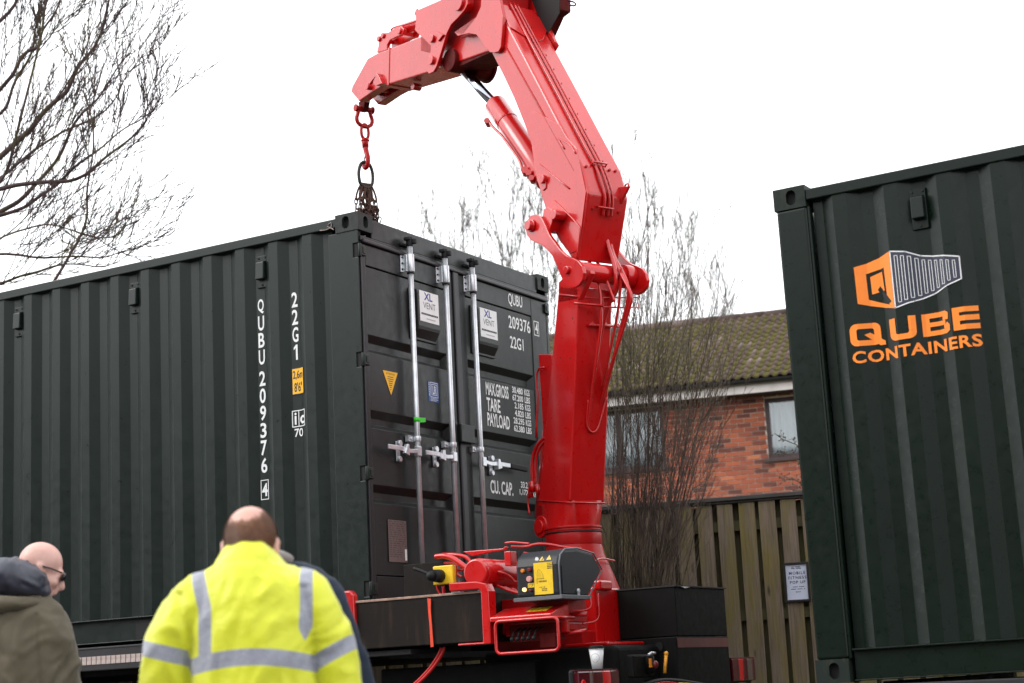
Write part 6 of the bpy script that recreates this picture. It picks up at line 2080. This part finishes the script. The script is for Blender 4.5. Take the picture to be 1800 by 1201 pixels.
hi = dict(head=(-.008, .070, 1.600), face=(fwd * .93 + V(0, 0, -.42)).normalized(), up=(fwd * .42 + V(0, 0, .93)).normalized(), hk=1.02,
  neck=(0, .02, 1.49), chest=(0, 0, 1.33), hip=(0, .0, .90), armL=[(-.17, 0, 1.42), (-.245, .01, 1.15), (-.24, .16, .97), (-.22, .24, .93)], armR=[(.17, 0, 1.42), (.25, .01, 1.15), (.25, .16, .97), (.22, .24, .93)],
  footL=(-.12, .14, 0), footR=(.11, -.12, 0), skin=SKIN, trouser=cloth('dark work trousers', (.03, .035, .05)),
  torso=[(0, 0, .80, .200, .145), (.0, .0, 1.0, .195, .140), (.003, 0, 1.15, .190, .138), (.006, 0, 1.28, .190, .135), (.004, .0, 1.38, .192, .130), (.002, .005, 1.45, .185, .120), (.0, .01, 1.497, .165, .104), (.0, .015, 1.528, .128, .092), (-.002, .022, 1.548, .098, .086), (-.004, .035, 1.575, .080, .078), (-.004, .046, 1.596, .066, .070), (-.004, .052, 1.608, .048, .055)],
  sleeveL=SL, srL=[.066, .082, .078, .075, .070, .060], sleeveR=SRr, srR=[.066, .080, .076, .070, .066, .058],
  wr=.0150, wsc=(9, 9, 6), band=hv_band, jmat=m_hv, voxel=.0085, smooth=3, groove=lambda q: .011 * (math.exp(-((q.x + .176 + .25 * max(0, q.z - 1.36)) / .012) ** 2) + math.exp(-((q.x - .190 + .25 * max(0, q.z - 1.36)) / .012) ** 2)) * (q.z < 1.47) * (q.y < .03) + .003 * math.exp(-((q.z - 1.548 + .6 * q.x * q.x) / .008) ** 2) * (abs(q.x) < .12))
hv_root, XH, PH = make_person('person', V(hb[0], hb[1], 0), right, fwd, 'person in yellow high visibility jacket with grey reflective bands, seen from behind with bald crown', hi)
# short brown hair round the bald crown
m_hair, nt, b = mat_new('brown hair')
oi = nt.nodes.new('ShaderNodeNewGeometry')
nt.links.new(ramp(nt, oi.outputs['Random Per Island'], [(0, (.055, .018, .008)), (.6, (.20, .072, .030)), (1, (.42, .20, .09))]), b.inputs['Base Color'])
b.inputs['Roughness'].default_value = .45
hr = random.Random(3)
bm = bmesh.new()
hc, hF, hU = XH(*hi['head']), hi['face'], hi['up']
hS = hU.cross(hF).normalized()
cnt = 0
while cnt < 20000:
    # random direction on the skull
    t, zc_ = hr.uniform(0, 2 * math.pi), hr.uniform(-.98, .98)
    rr = math.sqrt(1 - zc_ * zc_)
    d = (rr * math.cos(t), rr * math.sin(t), zc_)          # side, front, up
    if d[1] > .25 and d[2] < .3: continue
    if d[1] > .45: continue
    if d[2] < -.80: continue
    # bald crown: density falls off towards the top-back
    crown = Vector((.10, -.74, .66)).normalized()
    a_ = Vector(d).dot(crown)
    edge_ = .60 + .10 * noise.noise(Vector(d) * 5)
    dens = 1.0 if a_ < edge_ else max(.0, 1 - (a_ - edge_) / .22)
    if hr.random() > dens: continue
    cnt += 1
    n0 = (hS * d[0] / .076 + hF * d[1] / .094 + hU * d[2] / .090).normalized()
    p = hc + (hS * d[0] * .076 + hF * (-.012 + d[1] * .094) + hU * (.030 + d[2] * .090)) * 1.02
    down = (-hU * .8 + n0 * .35 + Vector((hr.uniform(-.3, .3), hr.uniform(-.3, .3), hr.uniform(-.2, .2))))
    down = (down - n0 * down.dot(n0) * .75).normalized()
    L = hr.uniform(.010, .018)
    w = n0.cross(down).normalized() * .0007
    q = p + n0 * .001
    e = q + down * L + n0 * .002
    vs_ = [bm.verts.new(q + w), bm.verts.new(q - w), bm.verts.new(e)]
    bm.faces.new(vs_)
me = bpy.data.meshes.new('hair'); bm.to_mesh(me); bm.free(); me.materials.append(m_hair)
link('hair', me, hv_root)

# --- bald person at the left, face in profile to the right
bb_ = [(0.576, -3.357, 1.155)][0]
face2 = (right * .88 + fwd * .28 + V(0, 0, -.38)).normalized()
up2 = (V(0, 0, 1) - face2 * V(0, 0, 1).dot(face2)).normalized()
m_khaki = cloth('khaki padded cloth', (.088, .070, .040), .7, .10, .15)
bh_ = dict(head=(.060, .05, 1.745), face=face2, up=up2, hk=1.0,
  neck=(.02, .03, 1.60), chest=(0, 0, 1.42), hip=(0, 0, .95), armL=[(-.19, 0, 1.50), (-.25, .03, 1.24), (-.22, .20, 1.08), (-.18, .28, 1.06)], armR=[(.18, 0, 1.50), (.22, .05, 1.22), (.24, .24, 1.08), (.2, .32, 1.06)],
  footL=(-.13, .2, 0), footR=(.10, -.1, 0), skin=SKIN2, trouser=cloth('dark jeans', (.02, .025, .04)),
  torso=[(-.02, 0, .85, .23, .17), (-.02, 0, 1.10, .235, .175), (-.02, 0, 1.30, .235, .170), (-.02, 0, 1.45, .222, .155), (-.01, .0, 1.55, .185, .135), (.0, .01, 1.615, .120, .110), (.005, .02, 1.65, .085, .085)],
  sleeveL=[(-.12, 0, 1.53), (-.18, 0, 1.50), (-.25, .01, 1.36), (-.27, .05, 1.20), (-.22, .22, 1.08)], srL=[.08, .092, .095, .085, .07],
  sleeveR=[(.06, 0, 1.545), (.105, 0, 1.52), (.140, .0, 1.40), (.158, .03, 1.26), (.195, .14, 1.12)], srR=[.075, .088, .086, .080, .066],
  wr=.017, wsc=(8, 8, 8), seed=(4, 2, 7), groove=lambda q: .010 * math.exp(-((q.x - .085 - .12 * max(0, 1.45 - q.z)) / .012) ** 2) * (q.z < 1.55) * (q.y < .05), jmat=m_khaki, voxel=.012, smooth=4)
b_root, XB, PB = make_person('person', V(bb_[0], bb_[1], 0), right, fwd, 'bald person in dark sunglasses and khaki hooded coat, at the left edge', bh_)
bm = bmesh.new()
Bt = Matrix((right, fwd, V(0, 0, 1))).transposed()
ellip(bm, XB(-.055, -.015, 1.715), (.120, .125, .080), Bt)
ellip(bm, XB(.010, -.03, 1.690), (.100, .10, .075), Bt)
ellip(bm, XB(.050, .0, 1.655), (.062, .09, .050), Bt)
ellip(bm, XB(-.12, -.01, 1.68), (.09, .11, .085), Bt)
me = remeshed(bm, .009, 4); wrinkle(me, .016, (3, 3, 3), (12, 12, 14))
o = link('hood', me, b_root); me.materials.clear(); me.materials.append(cloth('slate blue quilted hood', (.030, .032, .050), .45, .25, .1))
bm = bmesh.new()
limb(bm, [XB(-.20, -.09, 1.635), XB(-.08, -.135, 1.600), XB(.03, -.115, 1.595), XB(.10, -.02, 1.615)], [.030, .036, .030, .018], 12)
me = remeshed(bm, .009, 3); wrinkle(me, .006)
o = link('hood_lining', me, b_root); me.materials.clear(); me.materials.append(m_khaki)
mb = MB()
for s_ in (-1, 1):
    mb.tube([PB(s_ * .082, -.010, .012), PB(s_ * .081, .04, .016), PB(s_ * .070, .088, .016)], .0035, n=6)
    mb.ball(PB(s_ * .034, .100, .004), .027 , .010, .020, 14, Matrix((up2.cross(face2), face2, up2)).transposed())
mb.tube([PB(-.012, .108, .010), PB(.012, .108, .010)], .003, n=6)
mb.build('sunglasses', simple('black plastic', (.008, .008, .009), .12, 0, .1), b_root)

# --- person in navy, mostly hidden behind the yellow jacket
nb_ = [(2.595, -4.007, 1.152)][0]
m_navy = cloth('navy wool', (.003, .011, .030), .85, .25, .05)
nv = dict(head=(-.150, .02, 1.560), face=(fwd * .8 + V(0, 0, -.6)).normalized(), up=(fwd * .6 + V(0, 0, .8)).normalized(), hk=.92,
  neck=(-.08, .02, 1.50), chest=(0, 0, 1.35), hip=(0, 0, .90), armL=[(-.17, 0, 1.46), (-.23, .04, 1.2), (-.22, .2, 1.05), (-.18, .26, 1.02)], armR=[(.10, 0, 1.46), (.16, .04, 1.2), (.2, .2, 1.02), (.2, .26, .98)],
  footL=(-.12, .16, 0), footR=(.1, -.1, 0), skin=SKIN, trouser=cloth('black trousers', (.015, .015, .018)),
  torso=[(.0, 0, .80, .21, .16), (-.01, 0, 1.10, .19, .155), (-.03, 0, 1.30, .175, .15), (-.05, 0, 1.44, .165, .135), (-.06, 0, 1.53, .138, .12), (-.07, .0, 1.575, .11, .10), (-.09, .0, 1.598, .07, .08)],
  sleeveL=[(-.10, 0, 1.49), (-.16, 0, 1.46), (-.23, 0, 1.34), (-.25, .04, 1.2), (-.22, .2, 1.05)], srL=[.07, .08, .075, .07, .06],
  sleeveR=[(.0, 0, 1.515), (.045, 0, 1.475), (.078, 0, 1.37), (.125, .03, 1.24), (.17, .08, 1.06)], srR=[.06, .072, .070, .066, .060],
  wr=.007, seed=(8, 1, 2), jmat=m_navy, voxel=.012)
n_root, XN, PN = make_person('person', V(nb_[0], nb_[1], 0), right, fwd, 'person in navy coat, mostly hidden behind the yellow high visibility jacket', nv)
bm = bmesh.new()
limb(bm, [XN(-.16, -.05, 1.64), XN(-.09, -.085, 1.615), XN(-.055, -.06, 1.600)], [.020, .022, .018], 12)
me = remeshed(bm, .007, 2); wrinkle(me, .003)
o = link('collar', me, n_root); me.materials.clear(); me.materials.append(cloth('grey brown collar', (.22, .19, .18)))

# ------------------------------------------------------------------ trees
def bark(name, c, c2, g=None):
    m, nt, b = mat_new(name)
    v = coords(nt)
    cc = ramp(nt, noise_tex(nt, v, 7, 5, .7), [(.3, c), (.7, c2)])
    if g: cc = mixc(nt, ramp(nt, noise_tex(nt, v, 1.6, 4), [(.5, (0, 0, 0)), (.62, (.8, .8, .8))]), cc, g)
    nt.links.new(cc, b.inputs['Base Color']); b.inputs['Roughness'].default_value = .85
    return m
class Tree:
    def __init__(self, seed):
        self.r = random.Random(seed)
        self.v, self.f = [], []
    def tube(self, pts, r0, r1, n=4):
        m = len(pts)
        u = None
        start = len(self.v)
        for i, p in enumerate(pts):
            d = (pts[min(i + 1, m - 1)] - pts[max(i - 1, 0)])
            d = d.normalized() if d.length > 1e-9 else V(0, 0, 1)
            u = d.orthogonal().normalized() if u is None else (u - d * u.dot(d)).normalized()
            w = d.cross(u)
            ra = r0 + (r1 - r0) * i / max(1, m - 1)
            for k in range(n):
                t = 2 * math.pi * k / n
                self.v.append(p + (u * math.cos(t) + w * math.sin(t)) * ra)
        for i in range(m - 1):
            for k in range(n):
                a, b_ = start + i * n + k, start + i * n + (k + 1) % n
                self.f.append((a, b_, b_ + n, a + n))
    def grow(self, p, d, L, r, level, up=.25, spread=.6, wob=.12, kids=6, seg=7, minr=.0022, bud=False, decay=.62):
        pts = [p.copy()]
        d = d.normalized()
        st = L / seg
        dirs = [d.copy()]
        for i in range(seg):
            d = (d + V(self.r.gauss(0, wob), self.r.gauss(0, wob), self.r.gauss(0, wob) + up * .35)).normalized()
            pts.append(pts[-1] + d * st)
            dirs.append(d.copy())
        r1 = max(minr * .7, r * .35)
        self.tube(pts, r, r1, 5 if r > .02 else (4 if r > .008 else 3))
        if bud:
            for i in range(2, seg + 1):
                q = pts[i]
                if self.r.random() < .6:
                    s_ = r * .5 + minr * 1.6
                    self.tube([q - dirs[i] * s_ * 1.5, q, q + dirs[i] * s_ * 1.5], s_ * .3, s_ * .9, 3)
        if level <= 0: return pts
        for k in range(kids):
            t = .18 + .80 * (k + self.r.random()) / kids
            i = min(seg - 1, int(t * seg)); f = t * seg - i
            q = pts[i].lerp(pts[i + 1], f)
            ax = Vector((self.r.gauss(0, 1), self.r.gauss(0, 1), self.r.gauss(0, 1)))
            ax = (ax - dirs[i] * ax.dot(dirs[i])).normalized()
            nd = (dirs[i] * (1 - spread * .4) + ax * spread).normalized()
            rr = max(minr, (r + (r1 - r) * t) * .62)
            self.grow(q, nd, L * decay * (1.08 - .5 * t) * self.r.uniform(.6, 1.15), rr, level - 1, up, spread, wob, max(3, kids - 1), max(4, seg - 1), minr, bud, decay)
        return pts
    def mesh(self, name, mat):
        me = bpy.data.meshes.new(name)
        me.from_pydata([tuple(q) for q in self.v], [], self.f)
        me.materials.append(mat)
        for p_ in me.polygons: p_.use_smooth = True
        return me

# big bare tree at the left: main limbs follow what the picture shows
M['bark'] = bark('purple brown bark', (.045, .028, .030), (.10, .062, .055), (.10, .085, .035))
LT = tag(empty('bare_tree', tuple([(-9.089, 2.466, 1.073)][0][:2]) + (0,)), 'large bare winter tree with upswept twigs rising behind the left container', 'tree', 'bare winter trees')
limbs = [
 ([(-8.081, 2.145, 5.030), (-6.936, 2.602, 5.954), (-6.287, 2.868, 6.444), (-5.967, 2.975, 6.794), (-5.707, 3.081, 6.993), (-5.525, 3.129, 7.247), (-5.374, 3.176, 7.430), (-5.171, 3.202, 7.831), (-5.068, 3.175, 8.210)], .060, .010),
 ([(-7.745, 1.964, 4.617), (-6.736, 2.296, 5.740), (-6.029, 2.632, 6.074), (-5.657, 2.840, 6.117), (-5.349, 3.017, 6.131), (-5.103, 3.120, 6.305), (-4.827, 3.232, 6.520), (-4.704, 3.258, 6.722)], .050, .006),
 ([(-8.251, 2.488, 4.646), (-7.127, 2.916, 5.644), (-6.578, 3.144, 6.049), (-6.345, 3.244, 6.203), (-5.999, 3.372, 6.524), (-5.770, 3.415, 6.920), (-5.503, 3.513, 7.173), (-5.233, 3.585, 7.549)], .055, .007),
 ([(-5.874, 2.781, 4.794), (-5.570, 2.882, 5.126), (-5.344, 2.943, 5.437), (-5.212, 2.943, 5.774), (-5.122, 2.912, 6.135), (-5.047, 2.830, 6.683), (-5.054, 2.771, 6.922)], .028, .006),
 ([(-8.565, 2.608, 4.355), (-7.395, 3.008, 5.589), (-6.782, 3.338, 5.712), (-6.366, 3.604, 5.614), (-5.943, 3.857, 5.590), (-5.675, 3.997, 5.659)], .034, .005),
 ([(-8.144, 2.284, 4.264), (-6.872, 2.843, 5.070), (-6.457, 3.038, 5.276), (-6.204, 3.167, 5.361), (-5.951, 3.295, 5.445), (-5.718, 3.444, 5.387), (-5.524, 3.555, 5.398)], .032, .005),
 ([(-7.897, 2.077, 4.766), (-6.719, 2.557, 5.676), (-6.216, 2.808, 5.864), (-5.890, 2.972, 5.976), (-5.723, 3.038, 6.113), (-5.452, 3.137, 6.374), (-5.139, 3.276, 6.562), (-4.978, 3.341, 6.689)], .042, .006),
 ([(-8.201, 2.224, 5.407), (-7.010, 2.655, 6.562), (-6.337, 2.908, 7.168), (-6.181, 2.953, 7.371), (-6.044, 2.985, 7.580), (-5.930, 3.042, 7.623), (-5.803, 3.069, 7.827), (-5.668, 3.073, 8.154)], .045, .010),
 ([(-7.606, 1.973, 4.931), (-6.348, 2.503, 5.824), (-6.026, 2.628, 6.101), (-5.835, 2.661, 6.439), (-5.555, 2.641, 7.239), (-5.472, 2.610, 7.584), (-5.348, 2.606, 7.915)], .034, .009),
 ([(-8.303, 2.365, 5.565), (-6.952, 2.888, 6.725), (-6.515, 3.075, 7.021), (-6.376, 3.109, 7.227), (-6.203, 3.138, 7.537), (-6.105, 3.134, 7.802), (-5.983, 3.130, 8.133), (-5.910, 3.096, 8.466)], .036, .009),
 ([(-8.685, 2.669, 5.324), (-7.220, 3.280, 6.391), (-6.787, 3.486, 6.596), (-6.387, 3.646, 6.918), (-6.067, 3.804, 7.043), (-5.788, 3.925, 7.229), (-5.563, 3.980, 7.561)], .035, .006),
 ([(-8.469, 2.413, 5.958), (-7.210, 2.812, 7.422), (-6.642, 3.034, 7.901), (-6.346, 3.133, 8.226), (-6.132, 3.156, 8.669)], .050, .014),
 ([(-7.440, 1.737, 4.325), (-6.319, 2.215, 5.099), (-5.902, 2.380, 5.441), (-5.512, 2.571, 5.602), (-5.242, 2.738, 5.560), (-5.006, 2.901, 5.452)], .026, .005),
]
crown = Tree(21)
trunk = Tree(22)
tb = [(-9.089, 2.466, 1.073), (-8.685, 2.214, 3.195), (-8.335, 2.170, 4.275), (-8.057, 2.159, 5.029)]
trunk.tube([Vector((tb[0][0], tb[0][1], -.1))] + [Vector(q) for q in tb[1:]], .26, .16, 12)
trunk.tube([Vector([(-8.057, 2.159, 5.029)][0]), Vector([(-7.827, 1.967, 6.446)][0]), Vector([(-7.542, 1.834, 7.749)][0]), Vector([(-7.145, 1.743, 9.157)][0])], .14, .05, 8)
for pts_, r0, r1 in limbs:
    P_ = [Vector(q) + V(0, 0, 0) for q in pts_]
    # smooth the path
    for _ in range(2):
        q = [P_[0]]
        for a_, b_ in zip(P_, P_[1:]): q += [a_.lerp(b_, .25), a_.lerp(b_, .75)]
        q.append(P_[-1]); P_ = q
    jit = crown.r.uniform(0, 9)
    P_ = [p + V(noise.noise(V(i * .23, jit, 0)), noise.noise(V(jit, i * .23, 3)), noise.noise(V(2, jit, i * .23))) * .045 for i, p in enumerate(P_)]
    crown.tube(P_, r0 * .62, r1 * .8, 6)
    n_ = len(P_)
    for i in range(int(n_ * .28), n_ - 1):
        t = i / n_
        if crown.r.random() > .50: continue
        d = (P_[i + 1] - P_[i]).normalized()
        ax = Vector((crown.r.gauss(0, 1), crown.r.gauss(0, 1), crown.r.gauss(.2, 1)))
        ax = (ax - d * ax.dot(d)).normalized()
        nd = (d * .85 + ax * .50 + V(0, 0, .30)).normalized()
        rr = (r0 + (r1 - r0) * t) * .40
        crown.grow(P_[i], nd, crown.r.uniform(.6, 1.40) * (1.15 - .6 * t), max(.0055, rr * .55), 2, up=.30, spread=.46, wob=.028, kids=4, seg=7, minr=.0048, bud=False, decay=.62)
    d = (P_[-1] - P_[-2]).normalized()
    crown.grow(P_[-1], (d + V(0, 0, .35)).normalized(), .75, r1 * .7, 2, up=.28, spread=.45, wob=.03, kids=5, seg=7, minr=.0048, bud=False, decay=.62)
link('trunk', trunk.mesh('trunk', M['bark']), LT)
link('crown', crown.mesh('crown', M['bark']), LT)

# many-stemmed shrub between the crane and the fence
M['bark2'] = bark('grey brown twig', (.055, .040, .032), (.17, .125, .095), (.07, .068, .025))
def multi_stem(name, label, base, tips, depth, seed, r0, sub, group=None, mat=None, kids=6, lvl=2, wob=.10, minr=.0026, decay=.5, lens=(.35, .8), bud=False, cat='shrub', start=4, up=.35):
    root = tag(empty(name, (base[0], base[1], 0)), label, cat, group)
    T = Tree(seed); S = Tree(seed + 1)
    for k, tip in enumerate(tips):
        tip = Vector(tip)
        b0 = Vector((base[0] + T.r.uniform(-.12, .12), base[1] + T.r.uniform(-.12, .12), 0))
        mid = b0.lerp(tip, .5) + V(T.r.uniform(-.12, .12), T.r.uniform(-.12, .12), .12)
        mid.x += (b0.x - tip.x) * .12; mid.y += (b0.y - tip.y) * .12
        P_ = []
        N__ = 16
        for i in range(N__ + 1):
            t = i / N__
            P_.append(b0 * (1 - t) ** 2 + mid * 2 * t * (1 - t) + tip * t * t + V(noise.noise(V(t * 4, k, seed)), noise.noise(V(k, t * 4, seed)), 0) * .05)
        S.tube(P_, r0, minr, 5)
        for i in range(start, N__):
            for _ in range(sub):
                d = (P_[i + 1] - P_[i]).normalized()
                ax = Vector((T.r.gauss(0, 1), T.r.gauss(0, 1), T.r.gauss(0, 1))); ax = (ax - d * ax.dot(d)).normalized()
                T.grow(P_[i], (d + ax * .45).normalized(), T.r.uniform(*lens), max(minr, r0 * .42 * (1 - i / N__)), lvl, up=up, spread=.42, wob=wob, kids=kids, seg=6, minr=minr, decay=decay, bud=bud)
    link('stem', S.mesh('stem', mat or M['bark2']), root)
    link('crown', T.mesh('crown', mat or M['bark2']), root)
    return root
sb = [(-0.010, 3.250, 0.723)][0]
tips = [(0.370, 2.794, 3.669), (0.420, 2.785, 3.835), (0.480, 2.801, 3.917), (0.540, 2.817, 3.998), (0.566, 2.862, 3.869), (0.587, 2.899, 3.762), (0.661, 2.914, 3.885), (0.664, 2.970, 3.651), (0.738, 2.984, 3.774), (0.759, 3.051, 3.540), (0.584, 2.961, 3.486), (0.456, 2.855, 3.621), (0.830, 3.069, 3.642), (0.854, 3.132, 3.428), (0.498, 2.753, 4.170), (0.607, 2.809, 4.206), (0.842, 3.174, 3.217), (0.922, 3.212, 3.255), (0.842, 3.232, 2.963), (0.713, 2.833, 4.369), (0.373, 2.737, 3.923)] 
tips += [(0.868, 2.653, 4.004), (0.695, 2.493, 4.263), (0.922, 2.714, 3.876), (1.115, 2.935, 3.410), (1.138, 2.872, 3.740), (0.700, 2.649, 3.599), (0.443, 2.590, 3.200), (1.005, 2.792, 3.747), (1.210, 2.944, 3.611), (1.137, 2.948, 3.408), (1.162, 3.020, 3.158), (1.060, 2.864, 3.578), (0.874, 2.848, 3.175), (0.814, 2.764, 3.386), (1.263, 2.947, 3.732), (1.187, 2.863, 3.902), (1.088, 2.766, 4.074)]
multi_stem('bare_shrub', 'tall bare shrub of many thin stems between the crane column and the fence', sb, tips, 13.1, 31, .0085, 1, kids=4, lvl=1, lens=(.40, .90), minr=.0021, start=6, wob=.045)

# bare trees beyond the house
M['bark3'] = bark('far grey bark', (.06, .045, .04), (.13, .10, .085), (.10, .10, .035))
far = [(38, 985, 1190, 310, 'bare_tree', 'bare tree beyond the container, just left of the crane column'),
       (37, 900, 1190, 380, 'bare_tree', 'bare tree beyond the container doors, middle of the row above the roof edge'),
       (39, 820, 1190, 385, 'bare_tree', 'low bare tree showing over the container roof near the chains'),
       (41, 752, 1190, 400, 'bare_tree', 'faint bare tree nearest the hanging chains, behind the container roof'),
       (36, 1150, 1190, 330, 'bare_tree', 'bare tree right of the crane boom, rising over the house roof'),
       (42, 1228, 1190, 410, 'bare_tree', 'mossy bare tree over the house ridge, furthest right of the bare trees')]
for k, (dep, px_, _, top, nm, lb) in enumerate(far):
    pos = None
    if k == 0: base = [(-12.989, 24.929, 1.331)][0]; tp_ = [(-12.159, 22.991, 11.858), (-11.786, 23.129, 12.205), (-11.555, 23.239, 12.315), (-11.555, 23.409, 11.577), (-11.235, 23.515, 11.927), (-11.146, 23.682, 11.430), (-12.550, 22.870, 11.389), (-10.986, 23.693, 11.790)]
    elif k == 1: base = [(-13.316, 23.546, 1.374)][0]; tp_ = [(-12.127, 21.942, 11.363), (-11.867, 22.015, 11.707), (-11.590, 22.153, 11.811), (-11.469, 22.364, 11.205), (-12.400, 21.917, 10.780), (-11.382, 22.526, 10.721)]
    elif k == 2: base = [(-15.136, 24.831, 1.431)][0]; tp_ = [(-13.974, 23.231, 11.334), (-13.664, 23.359, 11.568), (-13.417, 23.463, 11.743), (-13.317, 23.624, 11.296), (-13.773, 23.206, 11.953)]
    elif k == 3: base = [(-17.035, 26.069, 1.493)][0]; tp_ = [(-15.755, 24.422, 11.900), (-15.496, 24.531, 12.084), (-15.253, 24.655, 12.162), (-15.122, 24.800, 11.863), (-15.899, 24.381, 11.709)]
    elif k == 4: base = [(-10.313, 24.156, 1.224)][0]; tp_ = [(-9.105, 22.626, 10.940), (-8.920, 22.683, 11.162), (-8.794, 22.799, 10.980), (-8.583, 22.992, 10.676), (-8.423, 23.155, 10.375), (-8.330, 23.304, 9.962), (-9.290, 22.649, 10.368)]
    else: base = [(-12.058, 30.233, 1.177)][0]; tp_ = [(-10.845, 28.549, 11.572), (-10.511, 28.686, 11.825), (-10.275, 28.921, 11.403), (-10.059, 29.176, 10.847), (-9.862, 29.450, 10.156), (-10.255, 29.184, 10.314), (-10.058, 29.458, 9.623), (-10.589, 28.952, 10.470)]
    multi_stem(nm, lb, base, tp_, dep, 60 + 7 * k, .030, 1, group='bare winter trees', mat=M['bark3'], kids=4, lvl=2, wob=.06, minr=.0072, decay=.6, lens=(.8, 2.0), cat='tree', up=.4)

# dry seed heads in front of the right window
pl_ = tag(empty('dry_plant', tuple([(0.643, 5.367, 0.878)][0][:2]) + (0,)), 'dry brown plant with small seed heads beside the right window', 'plant')
T = Tree(77)
sd = MB()
for pts_ in ([(0.915, 5.128, 2.610), (0.942, 5.068, 2.939), (0.873, 5.007, 3.029), (0.777, 4.938, 3.081), (0.730, 4.900, 3.131)], [(0.908, 5.135, 2.563), (0.859, 5.072, 2.708), (0.800, 5.026, 2.759), (0.740, 4.995, 2.739), (0.720, 4.976, 2.773)], [(0.918, 5.118, 2.657), (0.896, 5.062, 2.848), (0.819, 4.994, 2.947), (0.733, 4.937, 2.975), (0.688, 4.916, 2.954)], [(0.905, 5.138, 2.540), (0.854, 5.091, 2.614), (0.798, 5.049, 2.655), (0.759, 5.021, 2.676)], [(0.650, 5.360, 0.925), (0.789, 5.248, 1.767), (0.905, 5.138, 2.540), (0.959, 5.078, 2.938)]):
    P_ = [Vector(q) for q in pts_]
    T.tube(P_, .006, .003, 4)
    for i in range(1, len(P_)):
        for _ in range(7):
            q = P_[i - 1].lerp(P_[i], T.r.random())
            if q.z < 2.7: continue
            e = q + V(T.r.gauss(0, .03), T.r.gauss(0, .03), T.r.gauss(.01, .035))
            T.tube([q, e], .0022, .0018, 3)
            sd.ball(e, T.r.uniform(.004, .008), n=6)
link('stem', T.mesh('stem', M['bark2']), pl_)
sd.build('seed_head', simple('dark seed head', (.05, .028, .018), .9), pl_)
